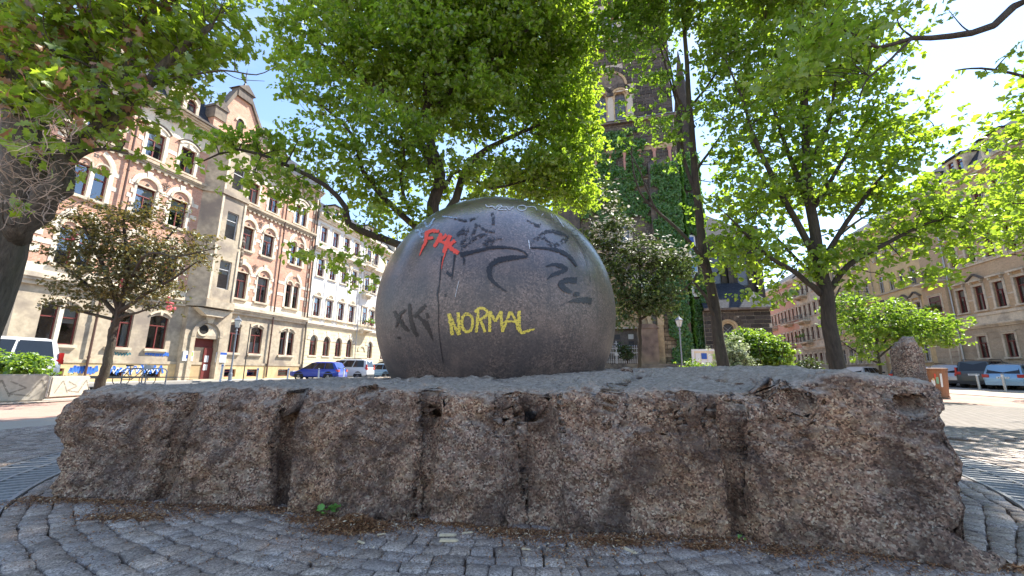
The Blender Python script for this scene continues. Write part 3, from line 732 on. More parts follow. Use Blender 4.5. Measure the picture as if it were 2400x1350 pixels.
word('red_lettering', M_red, [([(398, 324), (424, 302), (460, 296), (496, 300)], [22, 26, 26, 18]), ([(414, 318), (402, 366), (380, 420), (360, 468)], [28, 24, 14, 4]), ([(418, 352), (456, 342)], 20),
    ([(510, 312), (490, 360), (462, 408)], [24, 28, 20]), ([(548, 322), (516, 350), (488, 362)], 22), ([(494, 360), (520, 372), (556, 388)], 22),
    ([(572, 326), (552, 380), (528, 448)], [26, 30, 24]), ([(606, 362), (570, 392), (548, 408)], 24), ([(556, 398), (590, 426), (630, 450)], 30), ([(540, 440), (522, 500), (512, 560)], [14, 6, 3])], 'red letters FKK')
word('black_stroke', M_blk, [([(1105, 474), (1030, 478), (950, 488), (880, 510), (842, 560), (850, 620), (895, 670), (966, 716)], [14, 30, 36, 40, 34, 30, 22, 5]),
    ([(640, 462), (700, 446), (790, 426), (880, 408), (990, 412), (1070, 434), (1108, 466)], [34, 26, 20, 22, 14, 10, 12]),
    ([(1232, 540), (1290, 528), (1340, 540), (1366, 560), (1330, 582), (1280, 598), (1240, 630)], [8, 24, 34, 34, 32, 22, 8]), ([(1446, 638), (1390, 634), (1346, 648), (1336, 672), (1370, 700), (1408, 720)], [42, 38, 34, 38, 36, 20]), (ell(1446, 732, 12, 8), 22), ([(1378, 790), (1420, 778), (1490, 776), (1546, 782)], [5, 22, 38, 48]),
    ([(1120, 412), (1180, 412), (1250, 418), (1330, 436), (1400, 478), (1446, 540)], [8, 14, 18, 26, 24, 12]),
    ([(516, 470), (505, 560), (497, 660), (484, 730), (490, 800), (492, 960), (508, 1100), (524, 1206)], [9, 9, 8, 14, 6, 5, 5, 4]), ([(604, 460), (596, 520), (588, 590), (582, 634)], [14, 8, 12, 3]), ([(546, 580), (580, 606)], 22), ([(655, 470), (668, 500), (662, 528)], [10, 16, 4]), ([(538, 730), (540, 752)], 14)], 'black marker strokes')
word('faded_stroke', M_fade, [([(690, 262), (668, 330), (666, 430)], [30, 44, 36]), ([(680, 268), (640, 310), (592, 350)], [20, 26, 8]), ([(690, 400), (740, 350), (796, 322), (830, 330)], [26, 24, 20, 12]), ([(754, 246), (736, 300), (706, 360)], 22), ([(770, 252), (812, 290), (880, 300)], 16),
    ([(880, 336), (826, 362), (812, 392), (870, 352), (930, 350)], [16, 26, 30, 16, 10]), ([(850, 396), (884, 340)], 18),
    ([(1216, 300), (1184, 340), (1130, 372), (1124, 404)], [18, 26, 22, 14]), ([(1206, 316), (1258, 296), (1320, 310), (1388, 342)], 26), ([(1388, 342), (1340, 376), (1270, 410)], [38, 30, 26]), ([(1212, 340), (1240, 372), (1290, 396)], 26), ([(1100, 220), (1150, 250), (1196, 262)], [8, 22, 30]), ([(596, 210), (680, 222), (770, 200)], [8, 20, 6]), ([(860, 170), (870, 210), (866, 250)], 22)], 'faded black tag')
word('dark_stroke', M_brn, [([(184, 848), (214, 900), (250, 950), (284, 990)], [20, 28, 26, 18]), ([(262, 838), (228, 870), (200, 896)], 20), ([(226, 880), (196, 960)], [24, 10]), ([(292, 796), (296, 870), (312, 950), (344, 1024)], [14, 26, 28, 22]), ([(404, 808), (360, 850), (322, 890)], 24), ([(350, 884), (400, 930), (430, 990), (456, 1056)], [18, 34, 26, 3]), ([(410, 860), (416, 900)], 20), ([(214, 1026), (220, 1042)], 16)], 'faded dark letters KK')
word('pale_stroke', M_pale, [([(330, 296), (382, 288)], 16), ([(372, 282), (364, 330), (388, 340)], 12), ([(398, 236), (420, 270), (462, 208)], [14, 16, 12]), ([(350, 320), (392, 300)], 10), ([(412, 320), (380, 372)], [10, 4]), ([(516, 196), (560, 200), (620, 210)], 8)], 'pale blue tag')
word('scratch', M_scr, [([(815, 116), (836, 132), (858, 124), (884, 142), (900, 120), (930, 126), (902, 148), (960, 150)], 5), ([(958, 128), (980, 150), (1010, 126)], 5), (ell(1066, 138, 30, 18), 5), ([(1096, 132), (1150, 130), (1170, 152)], 4), ([(820, 128), (1010, 134)], 3.5), ([(1202, 190), (1214, 178)], 4), ([(1266, 180), (1276, 204)], 4), ([(1300, 192), (1330, 232), (1354, 268)], 5), ([(1112, 360), (1120, 420)], 7), ([(632, 640), (606, 752)], 3), ([(1708, 690), (1712, 740)], 6), ([(1698, 802), (1722, 800)], 9)], 'white scratched scribble')
word('scratch', M_fade, [(ell(1430, 308, 22, 20), 4), (ell(1452, 342, 18, 16), 4), ([(1470, 370), (1500, 360)], 4), ([(1474, 392), (1504, 384)], 4), ([(1488, 416), (1514, 408), (1500, 440)], 4), ([(1396, 302), (1450, 370), (1500, 460), (1528, 560), (1540, 650)], 5)], 'thin dark scratched letters')

# paint splash, litter, weeds and chips at the foot -----------------------------
p = ground(2256, 1336); mb = MB(); pts = []
for k in range(22):
    a = 2 * math.pi * k / 22; r = (.045 + .03 * abs(math.sin(a * 3.1 + 1)) + .02 * random.random()); pts.append((r * 1.6 * math.cos(a), r * .8 * math.sin(a), .037))
mb.q(pts); tag(mb.build('paint_splash', simple('dried_mint_paint', (.45, .50, .45), .7, .15, 30, .1), None, (p.x, p.y, 0)), 'dried pale mint paint splash on the setts at the right foot of the block', 'paint splash')
def litter():
    V, Fc, T = [], [], []; n = 0; r_ = np.random.default_rng(9)
    def flake(x, y, z, L, W):
        nonlocal n
        a = r_.random() * 6.28; tl = r_.normal(0, .35); d = np.array([math.cos(a), math.sin(a), tl]) * L; e = np.array([-math.sin(a), math.cos(a), r_.normal(0, .4)]) * W; c = np.array([x, y, z])
        V.extend([c - d, c + e, c + d, c - e]); Fc.append((n, n + 1, n + 2, n + 3)); n += 4; T.extend([r_.random()] * 4)
    for i in range(22000):
        x = -3.3 + 5.7 * r_.random(); off = r_.gamma(1.3, .055) * (1.3 + math.sin(x * 5) * .8); yf = np.interp(x, fx, fy)
        flake(x, yf - .02 - off + .04, .032 + .010 * r_.random(), .005 + .007 * r_.random(), .0015 + .0022 * r_.random())
    for cx_, cy_, sx, sy, hh, k in [(830, 1250, .10, .045, .075, 5200), (1430, 1285, .10, .025, .03, 1600), (1210, 1262, .12, .03, .012, 900), (1650, 1296, .07, .02, .02, 700), (300, 1225, .14, .04, .012, 1300), (740, 1232, .12, .03, .012, 900), (1830, 1308, .08, .02, .012, 500)]:
        g = ground(cx_, cy_)
        for i in range(k):
            dx, dy = r_.normal(0, 1, 2); flake(g.x + dx * sx, g.y + dy * sy, .03 + hh * math.exp(-(dx * dx + dy * dy) * .6) * r_.random(), .009 + .009 * r_.random(), .0014 + .0018 * r_.random())
    for i in range(9000):
        px, py = r_.random() * 2400, 1180 + r_.random() * 170; g = ground(px, py); flake(g.x, g.y, .03, .003 + .004 * r_.random(), .001 + .0015 * r_.random())
    m, t, b = newmat('rusty_bud_scales_and_seeds'); a = N(t, 'ShaderNodeAttribute', attribute_name='tint')
    t.links.new(ramp(t, a.outputs['Fac'], [(0, (.09, .035, .015)), (.6, (.26, .11, .04)), (.9, (.40, .22, .09)), (.97, (.62, .50, .34))]), b.inputs['Base Color']); b.inputs['Roughness'].default_value = .8
    o = link('leaf_litter', npmesh('leaf_litter', np.array(V), np.array(Fc), m, False, T)); tag(o, 'rusty brown bud scales and litter heaped along the foot of the granite block', 'leaf litter', None, 'stuff')
litter()
chip = MB(); chip.prism([(-.035, 0), (.03, 0), (.042, .004), (.03, .008), (-.03, .009)], -.007, .007); chipme = chip.mesh('wood_chip', M_wood)
for px, py, a, sc, lab in ((1048, 1256, .05, 1.2, 'pale flat wood splinter lying farther from the camera beside its twin under the block'), (1050, 1269, .02, 1.3, 'pale flat wood splinter lying nearer the camera beside its twin under the block'), (1095, 1250, .35, .8, 'short wood splinter right of the pair of splinters'), (893, 1253, .4, .6, 'tiny pale wood chip right of the big brown litter heap'), (846, 1272, -.6, .7, 'pale wood chip in front of the big brown litter heap'), (1475, 1292, -.9, 1.1, 'broken pale chip standing in the litter right of the ball'), (1232, 1288, -.2, .6, 'small wood chip between the setts below the broad shallow groove')):
    g = ground(px, py, .03); o = link('wood_chip', chipme, None, (g.x, g.y, .03), (0, 0, a)); o.scale = (sc, sc, sc); tag(o, lab, 'wood chip', 'wood chips on the setts')
def weed(px, py, n, s, lab):
    g = ground(px, py); root = thing('weed', lab, 'weed', (g.x, g.y, .02))
    for k in range(n):
        mb = MB(); a = random.uniform(0, 6.28); L = s * random.uniform(.7, 1.2); ww = L * .42
        x0 = random.uniform(-s * 1.6, s * 1.6); mb.q([(0, 0, .012), (L * .3, ww, .02), (L * .7, ww * .8, .03), (L, 0, .02), (L * .7, -ww * .8, .03), (L * .3, -ww, .02)])
        o = mb.build('leaf', M_bushplain, root, (x0, random.uniform(-.02, .02), .012 + .004 * k), (random.uniform(-.5, .5), -.25, a))
M_bushplain = simple('fresh_green_leaf', (.12, .26, .05), .6, .2, 30, .05)
weed(778, 1223, 11, .048, 'small patch of fresh green weed leaves left of the brown litter heap'); weed(1742, 1285, 3, .018, 'tiny green sprout at the foot of the right drilled groove')
# ================================================================== BUILDINGS
ANG = math.atan2(.967, .2545)
OL = Vector((-27.1, 7.13, 0)); OR_ = Vector((.967 * 27, -.2545 * 27, 0))
def wall(mb, x0, x1, z0, z1, holes, y=0., depth=.22, m=0, mr=None):
    mr = m if mr is None else mr
    hs = [h for h in holes if h[0] < x1 and h[1] > x0 and h[2] < z1 and h[3] > z0]
    xs = sorted({x0, x1, *[v_ for h in hs for v_ in h[:2] if x0 < v_ < x1]}); zs = sorted({z0, z1, *[v_ for h in hs for v_ in h[2:4] if z0 < v_ < z1]})
    for a, b_ in zip(xs[:-1], xs[1:]):
        run = None
        for c, d in zip(zs[:-1], zs[1:]):
            inside = any(h[0] < (a + b_) / 2 < h[1] and h[2] < (c + d) / 2 < h[3] for h in hs)
            if inside:
                if run is not None: mb.q([(a, y, run), (b_, y, run), (b_, y, c), (a, y, c)], m); run = None
            elif run is None: run = c
        if run is not None: mb.q([(a, y, run), (b_, y, run), (b_, y, z1), (a, y, z1)], m)
    for a, b_, c, d in hs:
        Y = y + depth
        mb.q([(a, y, c), (a, Y, c), (a, Y, d), (a, y, d)][::-1], mr); mb.q([(b_, y, c), (b_, Y, c), (b_, Y, d), (b_, y, d)], mr)
        mb.q([(a, y, c), (b_, y, c), (b_, Y, c), (a, Y, c)], mr); mb.q([(a, y, d), (a, Y, d), (b_, Y, d), (b_, y, d)], mr)
_wc = {}; WR = np.random.default_rng(77)
def window(parent, x, z, w_, h, y=0.2, style='cross', mat=None, curtain=True, name='window'):
    """x,z: lower left corner of the opening"""
    mat = mat or M_frame; key = (round(w_, 2), round(h, 2), style, mat.name)
    if key not in _wc:
        fr = MB(); t = .055; hw = w_ / 2
        fr.box(-hw, -hw + t, -.03, .04, 0, h); fr.box(hw - t, hw, -.03, .04, 0, h); fr.box(-hw + t, hw - t, -.03, .04, 0, t); fr.box(-hw + t, hw - t, -.03, .04, h - t, h)
        tz = h * .68
        if style in ('cross', 'twin'):
            fr.box(-hw + t, hw - t, -.045, .035, tz - .035, tz + .035); fr.box(-.03, .03, -.035, .03, t, tz - .035)
        if style == 'twin2': fr.box(-hw + t, hw - t, -.045, .035, tz - .03, tz + .03)
        if style == 'six':
            for k in (1, 2): fr.box(-hw + t, hw - t, -.03, .03, h * k / 3 - .015, h * k / 3 + .015)
            fr.box(-.02, .02, -.035, .03, t, h - t)
        gl = MB(); gl.q([(-hw + t, .012, t), (hw - t, .012, t), (hw - t, .012, h - t), (-hw + t, .012, h - t)])
        cu = MB(); cw = w_ * .24
        for sgn in (-1, 1):
            n = 6
            for k in range(n):
                xa, xb = sgn * (hw - t - cw * k / n), sgn * (hw - t - cw * (k + 1) / n); ya, yb = .12 + .02 * (k % 2), .12 + .02 * ((k + 1) % 2)
                p = [(xa, ya, t), (xb, yb, t), (xb, yb, tz + .1), (xa, ya, tz + .1)]; cu.q(p if sgn < 0 else p[::-1])
        bl = MB(); bl.box(-hw + t, hw - t, .09, .10, tz * .8, h - t)
        nt_ = MB(); nt_.box(-hw + t, hw - t, .09, .10, t, tz * .62)
        for q in range(10): xq = -hw + t + (w_ - 2 * t) * q / 10; nt_.box(xq, xq + .03, .075, .09, t, tz * .6)
        _wc[key] = (fr.mesh('window', mat), gl.mesh('pane', M_glass), [cu.mesh('curtain', M_curt), bl.mesh('blind', M_curt), nt_.mesh('net_curtain', M_curt), None, cu.mesh('curtain', M_curt)])
    a, b_, cs_ = _wc[key]; c = cs_[WR.integers(0, 5)]
    o = link(name, a, parent, (x + w_ / 2, y, z)); link('pane', b_, o)
    if curtain and c: link(c.name.split('.')[0], c, o)
    return o
def backing(parent, x0, x1, z0, z1, depth, roofz):
    """rear, sides and inner wall plate coloured as room darkness closing the block"""
    mb = MB(); mb.q([(x0 + .3, 1.1, z0), (x1 - .3, 1.1, z0), (x1 - .3, 1.1, z1), (x0 + .3, 1.1, z1)])
    mb.build('inner_wall', M_unlit, parent)
def courses(parent, x0, x1, z0, z1, ch, holes, mat, y0=-.03, name='stone_course', gap=.025):
    """rusticated horizontal courses, one piece between each pair of openings"""
    z = z0
    while z < z1 - .1:
        zt = min(z + ch, z1); cuts = sorted([(h[0] - .02, h[1] + .02) for h in holes if h[2] < zt - .03 and h[3] > z + .03]); a = x0
        for c0, c1 in cuts + [(x1, x1)]:
            c0_ = min(c0, x1)
            if c0_ - a > .08:
                mb = MB(); mb.prism([(a, z + gap), (c0_, z + gap), (c0_, zt - gap * .2), (a, zt - gap * .2)], y0, .0 + .01); mb.build(name, mat, parent)
            a = max(a, c1)
        z = zt
def band(parent, x0, x1, z0, z1, pr, mat, name='stone_band', ends=True):
    mb = MB(); mb.box(x0, x1, -pr, .02, z0, z1); return mb.build(name, mat, parent)
def cornice(parent, x0, x1, z, h, pr, mat, name='cornice', y=0.):
    """stepped moulding run"""
    mb = MB(); steps = ((0, .35, .45), (.35, .6, .75), (.6, 1, 1.))
    for a, b_, k in steps: mb.box(x0 - pr * k * .0, x1, y - pr * k, y + .02 - .004 * k, z + h * a, z + h * b_)
    return mb.build(name, mat, parent)
def dentils(parent, x0, x1, z, w_, h, pr, pitch, mat, name='corbel', y=0.):
    n = int((x1 - x0) / pitch); me = None
    for k in range(n):
        if me is None:
            mb = MB(); mb.prism([(0, 0), (w_ * .3, -h * .3), (w_ * .7, -h * .3), (w_, 0), (w_, h), (0, h)], -pr, .01); me = mb.mesh(name, mat)
        link(name, me, parent, (x0 + pitch * (k + .25), y, z))
_sc = {}
def surround(parent, kind, x, z, w_, h, mat, y=0., mat2=None):
    key = (kind, round(w_, 2), round(h, 2), mat.name)
    if key not in _sc:
        mb = MB(); hw = w_ / 2; mats = [mat, mat2 or M_stone, M_stoneD]
        if kind == 'arch':
            # quoined jambs
            for k in range(int(h / .3)):
                e = .10 if k % 2 else .24
                for s_ in (-1, 1):
                    xa, xb = sorted((s_ * hw, s_ * (hw + e + .04))); mb.box(xa, xb, -.035, .02, k * h / int(h / .3) + .004, (k + 1) * h / int(h / .3) - .004)
            n = 9
            for k in range(n):      # voussoirs
                a0, a1 = 180 * k / n + .8, 180 * (k + 1) / n - .8; r1 = hw + (.50 if k == n // 2 else .34)
                mb.arc(0, h + .02, hw + .12, r1, a0, a1, -.04 - (.03 if k == n // 2 else 0), .02, 3)
            mb.arc(0, h + .02, hw + .01, hw + .12, 0, 180, -.10, .02, 14, 1)
            mb.fan(0, h + .02, hw + .02, 0, 180, .03, 14, 1); mb.arc(0, h + .04, hw * .55, hw * .62, 0, 180, .0, .035, 10, 1)
            mb.lathe([(.09, -.02), (.10, .05), (.05, .12), (.01, .15)], 7, (0, .0, h + hw * .28), 2)
            mb.box(-hw - .02, hw + .02, -.06, .03, h - .035, h + .045, 1)
            mb.box(-hw - .14, hw + .14, -.13, .02, -.14, -.003, 1); mb.box(-hw - .06, hw + .06, -.05, .02, -.26, -.143, 1)
        elif kind == 'seg':
            mb.arc(0, h - hw * 1.1, hw * 1.42, hw * 1.42 + .10, 42, 138, -.07, .02, 10, 0)
            mb.prism([(-hw, h - .17), (-hw * .5, h - .06), (0, h - .02), (hw * .5, h - .06), (hw, h - .17), (hw, h + .02), (-hw, h + .02)], .03, .12)
            mb.prism([(-.06, h - .02), (.06, h - .02), (.09, h + .24), (-.09, h + .24)], -.09, .02)
            mb.box(-hw - .1, hw + .1, -.14, .02, -.16, -.003, 1); mb.box(-hw - .02, hw + .02, -.07, .02, -.26, -.163, 1)
        elif kind == 'hood':
            for s_ in (-1, 1):
                xa, xb = sorted((s_ * hw, s_ * (hw + .17))); mb.box(xa, xb, -.045, .02, 0, h + .05)
                xa, xb = sorted((s_ * (hw + .10), s_ * (hw + .24))); mb.box(xa, xb, -.025, .02, h * .25, h * .55)
            mb.arc(0, h - hw * .75, hw * 1.55, hw * 1.55 + .13, 40, 140, -.09, .02, 10, 0); mb.arc(0, h - hw * .75, hw * 1.9, hw * 1.9 + .06, 38, 142, -.13, .0, 10, 2)
            mb.prism([(-hw - .17, h), (hw + .17, h), (hw + .17, h + .2), (hw * .7, h + .38), (0, h + .47), (-hw * .7, h + .38), (-hw - .17, h + .2)], -.03, .02)
            mb.prism([(-.07, h + .0), (.07, h + .0), (.11, h + .3), (-.11, h + .3)], -.12, .02)
            mb.box(-hw - .25, hw + .25, -.12, .02, -.12, -.003, 1)
        elif kind == 'twin':   # mullion, lancet heads and enclosing pointed arch
            mb.box(-.09, .09, -.03, .16, 0, h); 
            for s_ in (-1, 1):
                cx_ = s_ * (hw / 2 + .045); r = hw / 2 - .045
                mb.arc(cx_, h, r - .01, r + .09, 0, 180, -.07, .06, 9, 1); mb.fan(cx_, h, r, 0, 180, .05, 9, 0); mb.lathe([(.05, 0), (.07, .05), (.02, .12)], 6, (cx_, .02, h + .05), 2)
                xa, xb = sorted((s_ * hw, s_ * (hw + .22))); mb.box(xa, xb, -.03, .02, -.05, h + .3)
            mb.prism([(-hw, h), (hw, h), (hw * .96, h + .32), (hw * .72, h + .72), (hw * .4, h + .98), (0, h + 1.15), (-hw * .4, h + .98), (-hw * .72, h + .72), (-hw * .96, h + .32)], .012, .07, 0)
            for a_, b2, s_ in ((0, 62, 1), (118, 180, -1)): mb.arc(-s_ * hw * .34, h + .02, hw * 1.30, hw * 1.44, a_, b2, -.08, .02, 9, 1); mb.arc(-s_ * hw * .34, h + .02, hw * 1.44, hw * 1.75, a_, b2, -.035, .02, 6, 0)
            for q in range(4): mb.lathe([(.055, -.01), (.055, .02)], 8, (0, 0, 0), 2) if False else mb.fan(.09 * math.cos(q * math.pi / 2 + .785), h + .72 + .09 * math.sin(q * math.pi / 2 + .785), .065, 0, 330, -.001 - .002, 8, 2)
            mb.box(-hw - .1, hw + .1, -.14, .02, -.16, -.003, 1)
        elif kind == 'plain':
            for s_ in (-1, 1):
                xa, xb = sorted((s_ * hw, s_ * (hw + .15))); mb.box(xa, xb, -.05, .02, 0, h + .12)
            mb.box(-hw, hw, -.05, .02, h, h + .12); mb.box(-hw - .2, hw + .2, -.12, .02, -.12, -.003); mb.box(-hw - .2, hw + .2, -.10, .02, h + .125, h + .19)
        elif kind == 'cap':      # with cornice on consoles
            for s_ in (-1, 1):
                xa, xb = sorted((s_ * hw, s_ * (hw + .17))); mb.box(xa, xb, -.06, .02, 0, h + .18); mb.box(s_ * (hw + .08) - .06, s_ * (hw + .08) + .06, -.18, .02, h + .2, h + .4)
            mb.box(-hw, hw, -.06, .02, h, h + .18); mb.box(-hw - .25, hw + .25, -.24, .02, h + .4, h + .52); mb.box(-hw - .2, hw + .2, -.13, .02, -.12, -.003)
        elif kind == 'ped':
            for s_ in (-1, 1):
                xa, xb = sorted((s_ * hw, s_ * (hw + .17))); mb.box(xa, xb, -.06, .02, 0, h + .18); mb.box(s_ * (hw + .08) - .06, s_ * (hw + .08) + .06, -.18, .02, h + .2, h + .36)
            mb.box(-hw, hw, -.06, .02, h, h + .18); mb.box(-hw - .22, hw + .22, -.24, .02, h + .36, h + .45)
            W = hw + .3; a = h + .452; mb.prism([(-W, a), (W, a), (0, a + .42)], -.10, .02); mb.prism([(-W, a), (0, a + .42), (0, a + .52), (-W - .04, a + .06)], -.26, .01, 2); mb.prism([(W, a), (W + .04, a + .06), (0, a + .52), (0, a + .42)], -.26, .01, 2)
            mb.box(-hw - .2, hw + .2, -.13, .02, -.12, -.003)
        elif kind == 'rosette':
            for s_ in (-1, 1):
                xa, xb = sorted((s_ * hw, s_ * (hw + .13))); mb.box(xa, xb, -.05, .02, 0, h + .1)
            mb.box(-hw - .18, hw + .18, -.14, .02, h + .103, h + .19); mb.arc(0, h + .2, hw * .75, hw * .98, 0, 180, -.10, .02, 10, 0); mb.fan(0, h + .2, hw * .75, 0, 180, -.01, 10, 1)
            for q in range(5): mb.lathe([(.06, 0), (.04, .05)], 5, (hw * .45 * math.cos(R_(18 + 36 * q)), -.03, h + .2 + hw * .45 * math.sin(R_(18 + 36 * q)) * .9), 1)
            mb.box(-hw - .1, hw + .1, -.10, .02, -.1, -.003)
        elif kind == 'round':    # rusticated round head on a rectangular opening
            r = hw; mb.prism([(-hw, h - r)] + [(-r * math.cos(R_(180 * k / 10)), h - r + r * math.sin(R_(180 * k / 10))) for k in range(11)] + [(hw, h + .02), (-hw, h + .02)], -.0, .16) if False else None
            for s_ in (-1, 1):
                pts = [(s_ * r * math.cos(R_(90 * k / 6)), h - r + r * math.sin(R_(90 * k / 6))) for k in range(7)] + [(s_ * hw, h)]
                mb.prism(pts if s_ > 0 else pts[::-1], -.01, .17)
            n = 7
            for k in range(n): mb.arc(0, h - r, r + .0, r + .42 + (.1 if k == 3 else 0), 180 * k / n + 1.2, 180 * (k + 1) / n - 1.2, -.065 - (.03 if k == 3 else 0), .02, 3)
            mb.box(-hw - .1, hw + .1, -.10, .02, -.12, -.003)
        _sc[key] = mb.mesh('window_surround', mats)
    return link('window_surround', _sc[key], parent, (x + w_ / 2, y, z))
def roof_slab(parent, x0, x1, z0, z1, back, mat=None, y0=-.15, name='roof', depth=11.):
    mb = MB(); mb.q([(x0, y0, z0), (x1, y0, z0), (x1, back, z1), (x0, back, z1)]); mb.q([(x0, back, z1), (x1, back, z1), (x1, depth, z1 + .8), (x0, depth, z1 + .8)])
    mb.q([(x0, y0, z0), (x0, back, z1), (x0, depth, z1 + .8), (x0, depth, z0)]); mb.q([(x1, y0, z0), (x1, depth, z0), (x1, depth, z1 + .8), (x1, back, z1)])
    return mb.build(name, mat or M_slate, parent)
def pipe(parent, x, z0, z1, y=-.12, mat=None, r=.055):
    mb = MB(); mb.tube([(x, y, z0), (x, y, z1)], r, 8)
    for z in np.arange(z0 + 1.2, z1, 2.2): mb.lathe([(r * 1.35, 0), (r * 1.35, .07)], 8, (x, y, z))
    return mb.build('downpipe', mat or M_stoneD, parent)

# ---- brick and sandstone house, left -----------------------------------------
BL = thing('brick_house', 'red brick and sandstone corner house with round arched windows and a gabled bay', 'house', OL, ANG)
X0, X1 = 12.65, 31.55
Wd, Hf = 1.1, 2.0
gfw = [(16.62, 1.1), (18.62, 1.1), (23.82, 1.15), (25.88, 1.12)]
holes = []; wins = []
for x, w_ in gfw: wins.append((x, 2.05, w_, 2.1, 'seg'))
for x in (13.63, 28.80): wins.append((x, 2.05, 1.55, 2.05, 'twinseg'))
for x, w_ in ((16.55, 1.08), (18.55, 1.08), (23.85, 1.08), (25.85, 1.08)):
    wins.append((x, 6.15, w_, 2.05, 'arch')); wins.append((x, 10.0, w_, 1.86, 'arch')); wins.append((x + .05, 13.87, w_ - .08, 1.75, 'hood'))
for x in (13.63, 28.80): wins.append((x, 6.17, 1.5, 2.0, 'twin')); wins.append((x, 10.05, 1.5, 1.8, 'twin')); wins.append((x + .05, 13.87, 1.4, 1.8, 'twinhood'))
for k in range(3):
    pass
cell = [(x, .28, 1.0, .55) for x in (16.7, 18.7, 23.95, 25.93)] + [(13.8, .28, 1.2, .55), (28.95, .28, 1.2, .55)]
allh = [(x, x + w_, z, z + h) for x, z, w_, h, k in wins] + [(x, x + w_, z, z + h) for x, z, w_, h in cell]
mb = MB()
wall(mb, X0, X1, 0, 1.12, allh, -.06, .28, 2, 2); wall(mb, X0, X1, 1.12, 4.92, allh, 0, .22, 1, 1); wall(mb, X0, X1, 5.5, 6.02, allh, 0, .22, 3, 3); wall(mb, X0, X1, 6.02, 15.95, allh, 0, .22, 0, 3); wall(mb, X0, X1, 15.95, 17.3, allh, 0, .22, 3, 3)
mb.q([(X0, -.06, 1.12), (X1, -.06, 1.12), (X1, 0, 1.12), (X0, 0, 1.12)], 2)
for a, b_, m_ in ((0, 4.92, 1), (4.92, 6.02, 3), (6.02, 15.95, 0), (15.95, 17.5, 3)):   # end walls and back
    for x, fl in ((X0, False), (X1, True)):
        q = [(x, 0, a), (x, 12, a), (x, 12, b_), (x, 0, b_)]; mb.q(q if fl else q[::-1], m_)
    mb.q([(X0, 12, a), (X1, 12, a), (X1, 12, b_), (X0, 12, b_)][::-1], m_)
mb.q([(X0, -.06, 0), (X0, -.06, 1.12), (X0, 0, 1.12), (X0, 0, 0)], 2)
mb.build('wall', [M_brick, M_stoneG, M_stoneY, M_stoneW], BL)
backing(BL, X0, X1, 0, 17.3, 12, 17.6)
for x, z, w_, h, k in wins:
    if k.startswith('twin'):
        mw = (w_ - .18) / 2
        window(BL, x, z, mw, h, .17, 'twin2'); window(BL, x + mw + .18, z, mw, h, .17, 'twin2')
        if k == 'twin': surround(BL, 'twin', x, z, w_, h, M_stoneW)
        else:
            mb = MB(); mb.box(mw, mw + .18, -.02, .2, 0, h); mb.build('mullion', M_stoneW, BL, (x, 0, z)); surround(BL, 'seg' if k == 'twinseg' else 'hood', x, z, w_, h, M_stone if k == 'twinseg' else M_stoneW)
    else:
        window(BL, x, z, w_, h, .17, 'cross'); surround(BL, k, x, z, w_, h, M_stone if k == 'seg' else M_stoneW)
for x, z, w_, h in cell: window(BL, x, z, w_, h, .12, 'twin2', None, False, 'cellar_window')
o = cornice(BL, X0 - .1, X1, 4.92, .58, .34, M_stone); cornice(BL, X0 - .05, X1, 13.2, .42, .26, M_stoneG); dentils(BL, X0, 20.2, 13.08, .2, .12, .14, .42, M_stoneG, y=0.); dentils(BL, 24, X1, 13.08, .2, .12, .14, .42, M_stoneG)
cornice(BL, X0 - .2, X1, 17.3, .5, .55, M_stone); dentils(BL, X0, 20.1, 16.95, .22, .32, .34, .55, M_stone); dentils(BL, 24.2, X1, 16.95, .22, .32, .34, .55, M_stone)
mb = MB(); mb.box(X0 - .2, X1, -.70, -.52, 17.72, 17.86); mb.build('gutter', M_stoneD, BL); band(BL, X0, X1, 1.12, 1.30, .10, M_stoneG, 'plinth_string')
def bandrow(z0, z1, pr=.022, xs=None, mat=None):
    cuts = sorted([(h[0] - .22, h[1] + .22) for h in allh if h[2] < z1 + .1 and h[3] > z0 - .1] + [(20.3, 23.8), (15.6, 16.1), (27.4, 27.9)]); a = X0
    for c0, c1 in cuts + [(X1, X1)]:
        if c0 - a > .15: band(BL, a, min(c0, X1), z0, z1, pr, mat or M_stoneW)
        a = max(a, c1)
for z in (7.05, 8.05, 10.9, 11.75, 14.7): bandrow(z, z + .26)
for x in (15.85, 27.68): pipe(BL, x, .2, 17.0, -.16, simple('brown_pipe', (.10, .05, .035), .5, .1, 10, 0) if x < 20 else bpy.data.materials['brown_pipe'], .06)
pipe(BL, X1 - .35, 5.6, 17.0, -.13, bpy.data.materials['brown_pipe'], .045); pipe(BL, X1 - .06, .2, 17.2, -.16, M_stoneD, .07)
for x in (16.15, 27.0):
    mb = MB(); mb.box(x - .0, x + .0, 0, 0, 0, 0) if False else None
for x0_, x1_ in ((X0, 13.0), (31.1, X1 - .12)):  # corner quoins
    for k in range(22): 
        if k % 2: band(BL, x0_, x1_, 6.1 + k * .45, 6.1 + k * .45 + .42, .03, M_stoneW, 'quoin')
for x, z in ((18.10, 12.35), (25.45, 12.4), (25.45, 8.75), (18.10, 8.75)):   # wrought iron wall anchors
    mb = MB()
    for sg in (-1, 1): mb.tube([(0, -.05, 0), (sg * .18, -.05, .06), (sg * .24, -.05, .2), (sg * .12, -.05, .24), (sg * .1, -.05, .14)], .02, 5)
    mb.tube([(0, -.05, -.25), (0, -.05, .34)], .025, 5); mb.tube([(-.08, -.05, -.12), (.08, -.05, -.12)], .025, 5); mb.build('iron_anchor', M_iron, BL, (x, 0, z))
roof_slab(BL, X0, X1, 17.85, 20.3, 1.3, y0=-.35)
